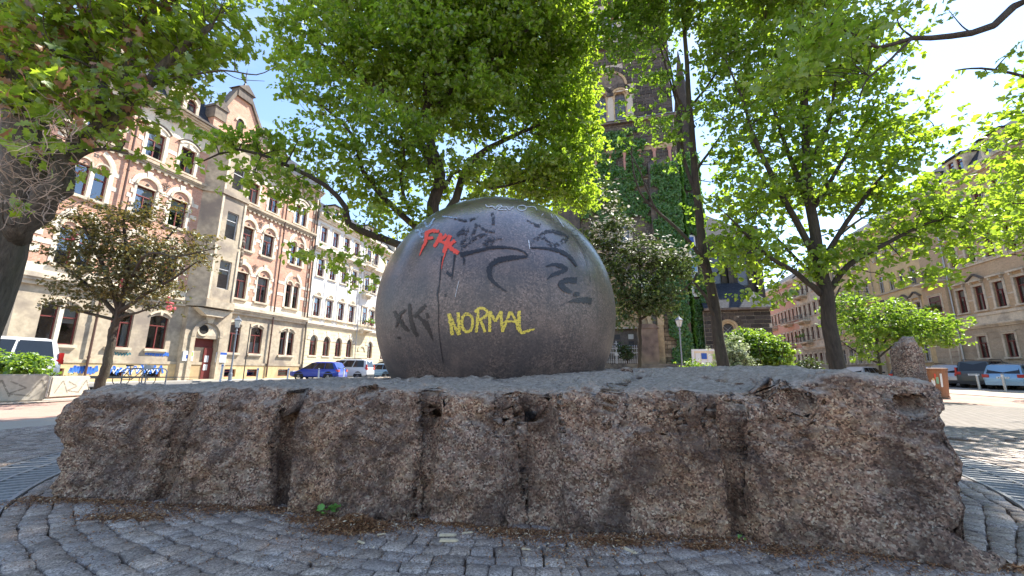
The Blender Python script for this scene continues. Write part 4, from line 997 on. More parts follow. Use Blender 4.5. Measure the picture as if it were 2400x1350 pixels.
def dormer(parent, x, z, w_, mat, hh=1.45, arched=True, gab=.55):
    mb = MB(); y0 = -.2
    ws = (w_ - .65) / 2; a = [(.2, .2 + ws), (.2 + ws + .25, .2 + 2 * ws + .25)]
    hs = [(p, q, .15, hh - .2) for p, q in a]
    wall(mb, 0, w_, 0, hh, hs, 0, .16); mb.prism([(0, hh), (w_, hh), (w_ / 2, hh + gab)], -.0, .3) if gab > .1 else None
    mb.q([(0, 0, 0), (0, 0, hh), (0, 2.4, hh), (0, 2.4, 0)]); mb.q([(w_, 0, 0), (w_, 2.4, 0), (w_, 2.4, hh), (w_, 0, hh)])
    o = mb.build('dormer', mat, parent, (x, y0, z))
    r = MB(); e = .12
    if gab > .1:
        r.prism([(-e, hh), (w_ / 2, hh + gab), (w_ + e, hh), (w_ + e, hh + .1), (w_ / 2, hh + gab + .13), (-e, hh + .1)], -.15, 2.6)
    else: r.box(-e, w_ + e, -.2, 2.4, hh, hh + .12)
    r.build('dormer_roof', M_stoneD if arched else M_slate, o)
    for p, q in a:
        window(o, p, .15, q - p, hh - .35, .13, 'twin2', M_frame, True)
        if arched:
            s_ = MB(); r_ = (q - p) / 2; s_.arc((p + q) / 2, hh - .2 - r_, r_, r_ + .1, 0, 180, -.06, .02, 9)
            for sg in (-1, 1):
                pts = [((p + q) / 2 + sg * r_ * math.cos(R_(90 * k / 5)), hh - .2 - r_ + r_ * math.sin(R_(90 * k / 5))) for k in range(6)] + [((p + q) / 2 + sg * r_, hh - .2)]
                s_.prism(pts if sg > 0 else pts[::-1], -.01, .12)
            s_.build('dormer_arch', mat, o)
    return o
dormer(BL, 17.25, 17.9, 1.9, M_stone, 1.35); dormer(BL, 25.0, 17.9, 1.9, M_stone, 1.35); dormer(BL, 13.6, 17.9, 1.6, M_stone, 1.35)
# gabled entrance bay
mb = MB(); bx0, bx1 = 20.55, 23.75; dh = [(21.3, 22.9, .0, 2.9)]
wall(mb, bx0, bx1, 0, 4.9, dh, -.38, .5, 0); mb.q([(bx0, -.38, 0), (bx0, -.38, 4.9), (bx0, 0, 4.9), (bx0, 0, 0)]); mb.q([(bx1, -.38, 0), (bx1, 0, 0), (bx1, 0, 4.9), (bx1, -.38, 4.9)])
mb.build('portal', M_stoneG, BL)
mb = MB(); cx_ = 22.05
mb.arc(cx_, 3.1, .88, 1.12, -6, 186, -.50, -.36, 18); mb.arc(cx_, 3.1, .80, .88, -6, 186, -.46, -.30, 18); mb.box(cx_ - 1.12, cx_ - .9, -.48, -.36, 0, 3.0); mb.box(cx_ + .9, cx_ + 1.12, -.48, -.36, 0, 3.0)
mb.fan(cx_, 3.1, .86, 0, 180, -.385, 14, 1); mb.arc(cx_ - .32, 3.50, .34, .46, 0, 360, -.46, -.38, 18, 1); mb.prism([(cx_ - .6, 4.42), (cx_ + .6, 4.42), (cx_ + 1.3, 4.9), (cx_ - 1.3, 4.9)], -.85, -.36, 1); mb.prism([(cx_ - .15, 3.95), (cx_ + .15, 3.95), (cx_ + .3, 4.42), (cx_ - .3, 4.42)], -.55, -.36, 1)
mb.build('portal_arch', [M_stoneG, M_stone], BL)
mb = MB(); mb.fan(cx_ - .32, 3.50, .34, 0, 359, -.392, 16); mb.build('round_window', M_unlit, BL)
mb = MB(); mb.box(21.32, 22.88, -.02, .04, 2.3, 2.88); mb.box(21.32, 21.42, -.1, .04, 0, 2.3); mb.box(22.78, 22.88, -.1, .04, 0, 2.3); mb.box(22.25, 22.78, -.12, -.06, .1, 2.28); mb.build('door', M_frame, BL)
mb = MB(); mb.box(21.42, 22.78, .3, .34, .0, 2.3); mb.build('passage', simple('passage_wall', (.20, .18, .09), .8, .1, 5, 0), BL)
mb = MB(); mb.box(22.33, 22.62, -.14, -.122, 1.3, 1.75); mb.box(22.33, 22.62, -.14, -.122, .75, 1.15); mb.build('door_notice', M_signw, BL)
mb = MB(); mb.box(21.1, 23.0, -1.0, -.38, -.02, .16); mb.box(21.0, 23.1, -1.35, -1.0, -.02, .05) ; mb.build('door_step', M_stoneG, BL)
# oriel
mb = MB(); ox0, ox1, oy = 21.15, 23.15, -.95
def oriel(mb, z0, z1, hs, m=0):
    wall(mb, ox0, ox1, z0, z1, hs, oy, .2, m)
    mb.q([(20.45, 0, z0), (ox0, oy, z0), (ox0, oy, z1), (20.45, 0, z1)], 0); mb.q([(ox1, oy, z0), (23.85, 0, z0), (23.85, 0, z1), (ox1, oy, z1)], m)
ow = [(21.75, 22.65, 6.4, 8.45), (21.75, 22.65, 10.1, 12.1), (21.75, 22.65, 13.9, 15.7)]
oriel(mb, 5.5, 17.5, ow, 0); mb.build('oriel', [M_stoneG, M_brick], BL)
for x0_, x1_, z0_, z1_ in ow: window(BL, x0_, z0_, x1_ - x0_, z1_ - z0_, oy + .14, 'twin2', M_framew)
for z in (5.0, 13.2, 17.35):
    mb = MB(); e = .14; hh = .5 if z < 6 else .35
    P = [(20.45 - e, .0), (ox0 - .06, oy - e), (ox1 + .06, oy - e), (23.85 + e, .0)]
    n0 = len(mb.v); 
    for zz in (z, z + hh): mb.v += [(x, y, zz) for x, y in P]
    mb.f += [(n0, n0 + 1, n0 + 5, n0 + 4), (n0 + 1, n0 + 2, n0 + 6, n0 + 5), (n0 + 2, n0 + 3, n0 + 7, n0 + 6), (n0 + 4, n0 + 5, n0 + 6, n0 + 7), (n0 + 3, n0 + 2, n0 + 1, n0)]; mb.m += [0] * 5
    mb.build('oriel_cornice', M_stoneG, BL)
for x in (ox0 + .02, ox1 - .17):
    for z0_, z1_ in ((5.55, 9.4), (9.7, 13.1), (13.6, 17.2)):
        mb = MB(); mb.box(x, x + .15, oy - .06, oy + .02, z0_, z1_); mb.build('colonnette', M_stone, BL)
for z in (8.3, 9.1, 9.9): 
    mb = MB(); mb.lathe([(.02, 0), (.16, .1), (.2, .35), (.1, .5), (.14, .62), (.03, .8)], 8, (23.45, -.72, z)); mb.build('carved_figure', M_stoneD, BL)
# gable
mb = MB(); gx0, gx1, gy = 20.9, 24.1, -.25; ax = (gx0 + gx1) / 2 + .0
gp = [(gx0, 17.7), (gx1, 17.7), (gx1, 19.6), (22.75, 21.7), (21.6, 21.7), (gx0, 19.9)]
mb.prism(gp, gy, gy + .5, 0)
mb.build('gable_wall', M_brick, BL)
mb = MB(); 
for a, b_ in (((gx1 + .1, 19.55), (22.7, 21.85)), ((21.65, 21.85), (gx0 - .1, 19.85))):
    (xa, za), (xb, zb) = a, b_; L = math.hypot(xb - xa, zb - za); nx, nz = -(zb - za) / L * .22, (xb - xa) / L * .22
    if nz < 0: pass
    mb.prism([(xa, za), (xa - nx, za - nz), (xb - nx, zb - nz), (xb, zb)] , gy - .14, gy + .6)
mb.box(21.55, 22.80, gy - .2, gy + .55, 21.55, 22.25); mb.prism([(21.4, 22.25), (22.95, 22.25), (22.18, 22.85)], gy - .3, gy + .7)
mb.build('gable_coping', M_stoneD, BL)
mb = MB(); mb.fan(22.2, 19.6, .3, 0, 180, gy - .01, 8); mb.box(21.9, 22.5, gy - .012, gy, 18.9, 19.6); mb.arc(22.2, 19.6, .3, .45, 0, 180, gy - .08, gy, 8, 1); mb.build('gable_window', [M_unlit, M_stone], BL)
mb = MB(); z = 22.8
mb.lathe([(.16, 0), (.05, .3), (.1, .42), (.03, .5), (.03, 1.3), (.0, 1.7)], 7, (22.18, gy + .1, z))
for k in range(4):
    for sg in (-1, 1): mb.tube([(22.18, gy + .1, z + .3 + .22 * k), (22.18 + sg * (.26 - .05 * k), gy + .1, z + .45 + .22 * k)], .016, 4)
mb.build('finial', M_iron, BL)
for x in (20.1, 23.7):
    mb = MB(); mb.box(x, x + .8, gy - .12, gy + .7, 17.6, 18.75); mb.build('brick_pier', M_brick, BL)
    mb = MB(); mb.box(x - .06, x + .86, gy - .2, gy + .75, 18.75, 19.6); mb.box(x - .14, x + .94, gy - .28, gy + .8, 19.6, 19.75); mb.prism([(x - .14, 19.75), (x + .94, 19.75), (x + .4, 20.3)], gy - .28, gy + .8); mb.build('pier_cap', M_stoneD, BL)
# wall graffiti on the plinth, left of the door
wg = np.random.default_rng(2)
for j, (x, z, ww, hh, mm) in enumerate([(16.6, .45, 3.2, .6, M_graffb), (15.2, .5, 1.2, .5, M_graffb), (17.0, 1.55, .9, .25, M_graffg), (18.7, 1.6, 1.3, .35, M_graffb), (16.9, .5, 2.6, .5, M_graffw)]):
    mb = MB(); n = 9 if mm is not M_graffg else 6
    for k in range(n):
        xa = x + ww * k / n; P = [(xa, -.07, z + hh * wg.random() * .3), (xa + ww / n * .6, -.07, z + hh * (.7 + .3 * wg.random())), (xa + ww / n * 1.1, -.07, z + hh * wg.random() * .4)]
        rr = .05 if mm is M_graffb else .025; yy = -.063 if z < 1.1 else -.005
        for (x0_, _, z0_), (x1_, _, z1_) in zip(P[:-1], P[1:]):
            L = math.hypot(x1_ - x0_, z1_ - z0_) + 1e-6; nx, nz = -(z1_ - z0_) / L * rr, (x1_ - x0_) / L * rr; y_ = yy - .002 * k - (.02 if mm is M_graffw else 0) * .1
            mb.q([(x0_ - nx, y_, z0_ - nz), (x0_ + nx, y_, z0_ + nz), (x1_ + nx, y_, z1_ + nz), (x1_ - nx, y_, z1_ - nz)])
    o = mb.build('wall_graffiti', mm, BL); o['kind'] = 'stuff'
def noticebox(x0_, x1_, z0_, z1_, y, lab, cols):
    r = thing('notice_case', lab, 'notice case', OL + Vector((.2545 * x0_ + .967 * -y, .967 * x0_ + .2545 * y, 0)), ANG)
    mb = MB(); w_ = x1_ - x0_; mb.box(0, w_, -.06, 0, z0_, z1_); mb.build('case', M_signw, r)
    for k, (a, b_, c, d, mm) in enumerate(cols):
        mb = MB(); mb.box(w_ * a, w_ * b_, -.066 - .002 * k, -.06, z0_ + (z1_ - z0_) * c, z0_ + (z1_ - z0_) * d); mb.build('notice', mm, r)
noticebox(20.62, 21.3, 1.35, 2.0, -.385, 'white framed notice case left of the house door', [(.3, .65, .25, .6, M_blue), (.55, .95, .5, .9, M_green), (.1, .4, .6, .85, M_signw)])
noticebox(22.93, 23.7, 1.3, 2.0, -.385, 'white and blue notice case right of the house door', [(.0, 1., .78, 1., M_blue)])

# ---- generic row house ----------------------------------------------------------
def row_house(name, label, O, ang, x0, x1, cols, rows, wallm, base, roof=(16.2, 18.6), depth=11, frame=None, flip=False, gfm=None, gz=4.9, style=None, gfcols=None, gfrow=None, gfkind='plain', corn=None, gcourse=.36, dorm=None, cellar=False, wst='cross', gfw_=None):
    """rows: list of (z, h, w, surround kind); x increasing with local x"""
    root = thing(name, label, 'house', O, ang); corn = corn or base; mb = MB()
    wn = [(c - r[2] / 2, r[0], r[2], r[1], r[3]) for r in rows for c in cols]
    gcols = gfcols if gfcols is not None else cols
    gw = [(c - gfrow[2] / 2, gfrow[0], gfrow[2], gfrow[1], gfkind) for c in gcols] if gfrow else []
    hs = [(x, x + w_, z, z + h) for x, z, w_, h, k in wn + gw]
    wall(mb, x0, x1, 0, gz, hs, 0, .22, 1, 1); wall(mb, x0, x1, gz, roof[0], hs, 0, .22, 0, 0)
    for x, fl in ((x0, 0), (x1, 1)):
        q = [(x, 0, 0), (x, depth, 0), (x, depth, roof[0]), (x, 0, roof[0])]; mb.q(q if fl else q[::-1], 0)
    mb.q([(x0, depth, 0), (x1, depth, 0), (x1, depth, roof[0]), (x0, depth, roof[0])][::-1], 0)
    mb.build('wall', [wallm, gfm or base], root); backing(root, x0, x1, 0, roof[0], depth, roof[0])
    for x, z, w_, h, k in wn + gw:
        window(root, x, z, w_, h, .16, wst, frame or M_frame); 
        if k: surround(root, k, x, z, w_, h, base, mat2=base)
    cornice(root, x0, x1, gz, .3, .22, corn); cornice(root, x0, x1, roof[0] - .55, .6, .5, corn)
    if gcourse: courses(root, x0, x1, 1.0, gz - .02, gcourse, hs, gfm or base)
    roof_slab(root, x0, x1, roof[0] + .05, roof[1], 1.6, depth=depth, y0=-.3)
    if dorm:
        for c in dorm: dormer(root, c - .95, roof[0] + .15, 1.9, base, 1.35, False, 0)
    return root
# white house
WH = row_house('white_house', 'white rendered house with cream rusticated ground floor and round arched lower windows', OL, ANG, 31.6, 43.3, [32.75, 34.5, 36.3, 38.05, 41.9], [(5.87, 1.75, .9, 'rosette'), (9.75, 1.75, .9, 'plain'), (13.2, 1.6, .9, 'plain')], M_white, M_stoneW, (15.9, 18.0), gfm=M_cream, gfcols=[32.8, 34.6, 36.4, 38.15, 41.9], gfrow=(2.15, 1.9, .95), gfkind='round', corn=M_stoneW, dorm=[34.5, 40.5])
cornice(WH, 31.6, 43.3, 12.15, .45, .42, M_stoneW)
for x in (33.62, 35.4, 37.2, 39.0): band(WH, x - .1, x + .1, 5.2, 12.1, .05, M_white, 'pilaster'); mb = MB(); mb.prism([(x - .1, 11.5), (x + .1, 11.5), (x + .3, 12.05), (x - .3, 12.05)], -.16, .01); mb.build('capital', M_cream, WH)
for x in (32.75, 34.5, 36.3, 38.05): band(WH, x - .45, x + .45, 5.25, 5.6, .04, M_cream, 'sill_panel')
band(WH, 31.6, 43.3, 5.65, 5.76, .16, M_stone, 'sill_string'); pipe(WH, 39.0, .3, 15.6, -.2, M_galv, .05)
def balcony(parent, xc_, z, w_, d, mat, flowers=True, iron=True):
    mb = MB(); mb.box(xc_ - w_ / 2, xc_ + w_ / 2, -d, .02, z - .14, z); mb.box(xc_ - w_ / 2 + .1, xc_ + w_ / 2 - .1, -d + .1, .02, z - .22, z - .143)
    for s_ in (-1, 1): mb.prism([(xc_ + s_ * w_ * .33 - .08, z - .5), (xc_ + s_ * w_ * .33 + .08, z - .5), (xc_ + s_ * w_ * .33 + .08, z - .22), (xc_ + s_ * w_ * .33 - .08, z - .22)], -d * .6, .01)
    o = mb.build('balcony', mat, parent); r = MB()
    if iron:
        for x in np.linspace(xc_ - w_ / 2 + .04, xc_ + w_ / 2 - .04, int(w_ / .13)): r.tube([(x, -d + .04, z), (x, -d + .04, z + .85)], .012, 4)
        for y in np.linspace(-d + .04, -.05, 4):
            for s_ in (-1, 1): r.tube([(xc_ + s_ * (w_ / 2 - .04), y, z), (xc_ + s_ * (w_ / 2 - .04), y, z + .85)], .012, 4)
        r.box(xc_ - w_ / 2, xc_ + w_ / 2, -d + .01, -d + .07, z + .85, z + .9); r.box(xc_ - w_ / 2, xc_ - w_ / 2 + .06, -d + .07, 0, z + .85, z + .9); r.box(xc_ + w_ / 2 - .06, xc_ + w_ / 2, -d + .07, 0, z + .85, z + .9)
    r.build('railing', M_iron, o)
    if flowers:
        rr = np.random.default_rng(int(abs(xc_) * 10)); V = []; Fc = []; T = []
        for i in range(260):
            c = np.array([xc_ + (rr.random() - .5) * w_, -d - .05 + rr.normal(0, .08), z + .75 + abs(rr.normal(0, .2))]); d1, d2 = rr.normal(0, .045, 3), rr.normal(0, .045, 3); n = len(V)
            V += [c - d1, c + d2, c + d1, c - d2]; Fc.append((n, n + 1, n + 2, n + 3)); T += [rr.random()] * 4
        link('balcony_plants', npmesh('balcony_plants', np.array(V), np.array(Fc), M_ivy, False, T), o)
        f = MB()
        for i in range(26): f.lathe([(.02, 0), (.05, .03), (.01, .06)], 5, (xc_ + (rr.random() - .5) * w_, -d - .1 + rr.normal(0, .06), z + .8 + rr.normal(0, .12)))
        p = f.build('balcony_flowers', M_redfl, o); p['kind'] = 'stuff'
balcony(WH, 40.3, 5.3, 1.9, .8, M_stoneW); balcony(WH, 40.3, 9.3, 1.5, .6, M_stoneW); balcony(WH, 40.3, 12.65, 1.7, .7, M_stoneW, False)
for z in (5.87, 9.75, 13.2): window(WH, 39.9, z, .8, 1.9, -.04, 'cross', M_frame); surround(WH, 'plain', 39.9, z, .8, 1.9, M_stoneW, -.04)
mb = MB(); mb.arc(40.35, 2.9, .5, .75, 0, 180, -.1, .02, 10); mb.fan(40.35, 2.9, .5, 0, 180, -.012, 10, 1); mb.box(39.85, 40.85, -.012, .0, .2, 2.9, 1); mb.build('arched_doorway', [M_cream, M_frame], WH)
CRh = row_house('cream_house', 'cream rendered row house beyond the white house, partly behind the stone ball', OL, ANG, 43.3, 55.0, [44.6 + 1.85 * k for k in range(6)], [(5.8, 1.9, .95, 'cap'), (9.5, 1.8, .95, 'plain'), (13.0, 1.6, .95, 'plain')], M_cream, M_stoneW, (15.6, 17.6), gfrow=(2.1, 1.95, .95), gfkind='round', gfm=M_cream, dorm=[46.5, 51.5])
row_house('tall_house', 'pale row house far down the left street', OL, ANG, 55.0, 72, [56.5 + 1.9 * k for k in range(8)], [(5.8, 1.9, .95, 'plain'), (9.5, 1.8, .95, 'plain'), (13.2, 1.7, .95, 'plain')], M_ochre, M_stoneW, (16.2, 18.4), gfrow=(2.1, 1.95, .95), gfkind='plain', gcourse=0)
row_house('far_brick_house', 'brick row house closing the far end of the left street', OL, ANG, 72, 95, [73.5 + 2.0 * k for k in range(10)], [(5.8, 1.9, .95, 'plain'), (9.5, 1.8, .95, 'plain'), (13.2, 1.7, .95, 'plain')], M_brick2, M_stoneW, (16.2, 18.4), gfrow=(2.1, 1.95, .95), gfkind='plain', gcourse=0)

# ---- right side of the square (local x = -s) -------------------------------------
AR = ANG + math.pi
c0 = [40.72 - 1.735 * k for k in range(12)]
TB = row_house('tan_brick_house', 'tan brick and sandstone house with dark red windows behind the parked cars', OR_, AR, -44.6, -19.5, [-c for c in c0], [(5.7, 1.86, .86, None), (9.48, 1.82, .86, None), (13.2, 1.75, .86, 'plain')], M_brick2, M_stone, (16.5, 19.2), gfm=M_stoneG if False else simple('tan_sandstone_blocks', (.44, .35, .245), .85, .18, 7, .2, world=False, stain=(.30, .24, .17)), gz=4.35, gfcols=[-39.65 + 2.36 * k for k in range(8)], gfrow=(2.1, 1.66, .9), gfkind='plain', dorm=[-34.9, -38.3, -31.0, -27.5, -42.0], gcourse=.42, corn=M_stone)
for i, c in enumerate(c0):
    surround(TB, 'ped' if i % 3 == 1 or i % 3 == 0 and False else 'cap', -c - .43, 5.7, .86, 1.86, M_stone, mat2=M_stone); surround(TB, 'cap', -c - .43, 9.48, .86, 1.82, M_stone, mat2=M_stone)
for z in (5.25, 9.2, 12.9): band(TB, -41.6, -19.5, z, z + .22, .09, M_stone)
band(TB, -41.6, -19.5, 4.66, 5.24, .04, M_stone, 'sill_panel')
for z in (6.5, 10.2, 13.9):
    for i in range(11): band(TB, -c0[i] + .62, -c0[i + 1] - .62, z, z + .13, .025, M_stone)
pipe(TB, -41.58, .1, 16.2, -.14, M_galv, .06)
mb = MB(); mb.box(-42.95, -42.15, -.02, .03, .15, 3.5); mb.build('door', M_frame, TB); surround(TB, 'plain', -42.95, .2, .8, 3.3, M_stone)
mb = MB(); mb.box(-44.5, -41.75, -.30, .01, 4.4, 8.55); mb.build('bay_front', M_brick2, TB)
window(TB, -43.7, 6.0, 1.3, 1.45, -.345, 'cross', M_frame, False); surround(TB, 'plain', -43.7, 6.0, 1.3, 1.45, M_stone, -.30)
balcony(TB, -43.15, 8.75, 2.7, .95, M_stone, False); balcony(TB, -43.1, 5.55, 1.5, .7, M_stone, True)
YH = row_house('yellow_house', 'ochre yellow house with small pediments and grey white windows', OR_, AR, -52.0, -44.6, [-50.65, -49.0, -47.4, -45.8], [(5.7, 1.75, .85, 'ped'), (9.18, 1.7, .85, None), (12.65, 1.5, .85, 'cap')], M_ochre, M_stone, (16.2, 18.4), gfm=M_stoneY, gz=4.4, gfrow=(2.0, 1.7, .85), frame=M_framew)
band(YH, -52, -44.6, 8.95, 9.08, .10, M_stoneG); pipe(YH, -51.85, .1, 16, -.14, M_stoneG, .06)
YH2 = row_house('sand_house', 'sand coloured row house left of the yellow one behind the right tree', OR_, AR, -63, -52.0, [-61.8 + 1.7 * k for k in range(6)], [(5.7, 1.75, .85, 'cap'), (9.18, 1.7, .85, 'plain'), (12.65, 1.5, .85, 'plain')], M_ochre, M_stone, (16.0, 18.0), gfm=M_stoneG, gz=4.4, gfrow=(2.0, 1.7, .85), frame=M_framew)
balcony(YH2, -54.5, 8.9, 3.0, 1.0, M_stone, False)
SH = row_house('sandstone_house', 'grey sandstone row house with stacked balconies between the orange one and the sand coloured one', OR_, AR, -72, -63, [-71.0 + 1.6 * k for k in range(5)], [(5.6, 1.8, .85, 'plain'), (9.0, 1.8, .85, 'plain'), (12.4, 1.6, .85, 'plain')], M_stone, M_stone, (15.2, 17.0), gfm=M_stoneG, gz=4.2, gfrow=(2.0, 1.6, .85))
for z in (5.3, 8.4, 12.1): balcony(SH, -69.6, z, 3.2, 1.0, M_stone, z < 6)
OH = row_house('orange_house', 'salmon orange brick house with balconies far down the right street', OR_, AR, -83.8, -72, [-83.0 + 1.55 * k for k in range(8)], [(5.5, 1.75, .8, 'plain'), (9.1, 1.8, .8, 'plain'), (12.4, 1.6, .8, 'plain')], M_salmon, M_stone, (15.4, 17.2), gfm=M_stone, gz=4.3, gfrow=(2.0, 1.6, .8), frame=M_frame)
for xx, z in ((-75.5, 8.6), (-82.4, 8.6), (-75.5, 5.0), (-82.4, 5.0)): balcony(OH, xx, z, 2.6, 1.0, M_stone, False)
row_house('end_house', 'pale house at the far end of the right street', OR_, AR, -120, -83.8, [-118 + 2.2 * k for k in range(15)], [(5.5, 1.75, .9, None), (9.1, 1.8, .9, None), (12.4, 1.6, .9, None)], M_stone, M_stone, (15.4, 17.2), gfrow=(2.0, 1.6, .9), gfkind=None, gcourse=0)
# ================================================================== CHURCH
OC_ = Vector((*at(1465, 800, 36).xy, 0)); AC = math.atan2(-.2545, .967)
CH = thing('church_tower', 'soot black stone church tower with round arched windows and ivy behind the trees', 'church', OC_, AC)
cxm = -.4; TL, TR, TH = -6.2, 5.4, 41
th = [(-1.95, -.62, 25.1, 28.2), (-.05, 1.25, 25.1, 28.2), (-2.1, -1.0, 34.2, 38), (-.5, .6, 34.2, 38), (1.1, 2.2, 34.2, 38), (-1.9, 1.1, 1.5, 4.6), (.0, .8, 12.6, 14.4), (-1.7, -.9, 12.6, 14.4), (-2.3, 1.5, 30.0, 30.01)]
mb = MB(); wall(mb, TL, TR, 0, TH, th[:-1], .06, .7, 0, 1)
for x, fl in ((TL, 0), (TR, 1)):
    q = [(x, .06, 0), (x, 10.5, 0), (x, 10.5, TH), (x, .06, TH)]; mb.q(q if fl else q[::-1], 0)
mb.q([(TL, 10.5, 0), (TR, 10.5, 0), (TR, 10.5, TH), (TL, 10.5, TH)][::-1], 0)
mb.build('wall', [M_mortar, M_churchL], CH)
mb = MB(); c_ = ((TL + TR) / 2, 5.3, 49)  # unseen tower top and spire kept low so their shadow misses the brick house
for a, b_ in (((TL, 0), (TR, 0)), ((TR, 0), (TR, 10.5)), ((TR, 10.5), (TL, 10.5)), ((TL, 10.5), (TL, 0))): mb.q([(*a, TH), (*b_, TH), c_])
mb.build('shortened_spire', M_slate, CH)
def blocks(parent, x0, x1, z0, z1, ch, skip, y, limit, mat=M_church, seed=1, thick=.06):
    """running bond of single stones; the nearest `limit` are objects of their own"""
    r = np.random.default_rng(seed); mes = {}; extra = MB(); cnt = 0; z = z0
    while z < z1 - .05:
        x = x0 - (.0 if int(z / ch) % 2 else .35)
        while x < x1:
            w_ = r.choice([.55, .7, .85, 1.0]); a, b_ = max(x, x0), min(x + w_, x1); x += w_
            if b_ - a < .18: continue
            segs = [(a, b_)]
            for s0, s1, q0, q1 in skip:
                if q0 < z + ch - .02 and q1 > z + .02:
                    ns = []
                    for p, q in segs:
                        if s1 <= p or s0 >= q: ns.append((p, q)); continue
                        if s0 - p > .1: ns.append((p, s0))
                        if q - s1 > .1: ns.append((s1, q))
                    segs = ns
            for p, q in segs:
                k = round(q - p, 1); g = .022
                if cnt < limit:
                    if k not in mes:
                        m_ = MB(); m_.box(-.5, .5, -thick, .01, g, ch - g); mes[k] = m_.mesh('stone', mat)
                    o = link('stone', mes[k], parent, ((p + q) / 2, y + r.normal(0, .008), z)); o.scale = (q - p - 2 * g, 1, 1); cnt += 1
                else: extra.box(p + g, q - g, y - thick, y + .01, z + g, z + ch - g)
        z += ch
    if extra.v: o = extra.build('stones', mat, parent); o['kind'] = 'stuff'
arch_skip = [(-2.6, 1.9, 28.2, 29.3), (-2.3, 1.6, 29.3, 30.3), (-1.7, 1.0, 30.3, 31.2), (-2.5, 1.8, 24.9, 28.2)]
blocks(CH, TL, TR, 24.9, 33.1, .36, arch_skip, .05, 175, seed=3)
blocks(CH, TL, TR, 33.6, 41, .36, [(-2.3, 2.4, 34, 38.6)], .05, 0, seed=4)
blocks(CH, TL, TR, 18.9, 24.5, .36, [], .05, 0, seed=15)
blocks(CH, TL, 3.0, 5.6, 18.6, .36, [(.0 - .3, 1.1, 12.4, 14.9), (-2.0, -.6, 12.4, 14.9), (-3.2, 2.4, 5, 9.4)], .05, 0, seed=5)
mb = MB()
for z, h, pr in ((24.55, .3, .35), (33.15, .4, .4), (18.7, .25, .2), (40.8, .5, .5)): mb.box(TL - .2, TR + .2, -pr, .05, z, z + h * .55); mb.box(TL - .1, TR + .1, -pr * .6, .05, z + h * .55, z + h)
mb.build('ledge', M_stoneD, CH)
mb = MB(); mb.box(TL - .2, TR + .2, -.33, .0, 24.86, 24.90); mb.build('ledge_flashing', M_galv, CH)
for x0_, x1_ in ((-1.95, -.62), (-.05, 1.25)):
    xm, r = (x0_ + x1_) / 2, (x1_ - x0_) / 2 - .16
    mb = MB(); mb.arc(xm, 27.75, r, r + .17, 0, 180, .2, .5, 12); mb.arc(xm, 27.75, r + .17, r + .38, 0, 180, -.02, .3, 12)
    for sg in (-1, 1): mb.lathe([(.12, 0), (.09, .15), (.09, 2.3), (.15, 2.6), (.15, 2.75)], 8, (xm + sg * (r + .1), .12, 25.0))
    for sg in (-1, 1):
        pts = [(xm + sg * r * math.cos(R_(90 * k / 6)), 27.75 + r * math.sin(R_(90 * k / 6))) for k in range(7)] + [(xm + sg * (r + .2), 28.45), (xm + sg * (r + .2), 27.75)]
        mb.prism(pts if sg > 0 else pts[::-1], .3, .62)
    mb.build('window_arch', M_churchL, CH)
    for k in range(9): 
        v_ = MB(); v_.arc(xm, 27.75, r + .40, r + .78, 20 * k + 1, 20 * (k + 1) - 1, -.06, .04, 3); v_.build('voussoir', M_church, CH)
    g = MB(); g.box(xm - r - .1, xm + r + .1, .5, .52, 25.1, 28.4); 
    w_ = g.build('leaded_window', M_cglass, CH); g = MB()
    for z in np.arange(25.5, 28.2, .55): g.box(xm - r - .1, xm + r + .1, .48, .5, z, z + .03)
    for x in (xm - .15, xm + .15): g.box(x - .01, x + .01, .485, .5, 25.1, 28.4)
    g.build('lead_bar', M_iron, w_)
for k in range(15):
    v_ = MB(); v_.arc(-.35, 28.9, 1.72, 2.2, 12 * k + .7, 12 * (k + 1) - .7, -.07, .04, 3); v_.build('voussoir', M_church, CH)
mb = MB(); mb.arc(-.35, 28.9, 1.5, 1.72, 0, 180, -.04, .2, 18); mb.build('relieving_arch', M_churchL, CH)
mb = MB(); mb.fan(-.35, 28.9, 1.5, 0, 180, .045, 18); mb.build('tympanum', M_stoneD, CH)
for x in (-2.1, -.5, 1.1): 
    mb = MB(); 
    for z in np.arange(34.3, 38, .3): mb.box(x, x + 1.1, .3, .34, z, z + .2)
    mb.build('louvre', M_galv, CH)
# blind arcade with pink columns
mb = MB(); mb.box(-6, 5.3, -.04, .05, 21.5, 21.9)
for k in range(8): mb.arc(-5.3 + 1.35 * k + .0, 21.5, .45, .62, 0, 180, -.14, .05, 8)
mb.build('blind_arcade', M_churchL, CH)
M_pink = simple('pink_sandstone', (.42, .22, .18), .8, .15, 8, .1, world=False)
for k in range(9):
    mb = MB(); mb.lathe([(.2, 0), (.14, .12), (.14, 1.55), (.22, 1.8), (.22, 1.9)], 9, (-6.0 + 1.35 * k, -.14, 19.55)); mb.build('column', M_pink, CH)
for x0_ in (.0, -1.7):
    mb = MB(); mb.arc(x0_ + .4, 14.3, .4, .75, 0, 180, -.05, .1, 10); mb.build('window_arch', M_churchL, CH); mb = MB(); mb.fan(x0_ + .4, 14.3, .4, 0, 180, .055, 10); mb.box(x0_, x0_ + .8, .3, .32, 12.6, 14.3); mb.build('leaded_window', M_cglass, CH)
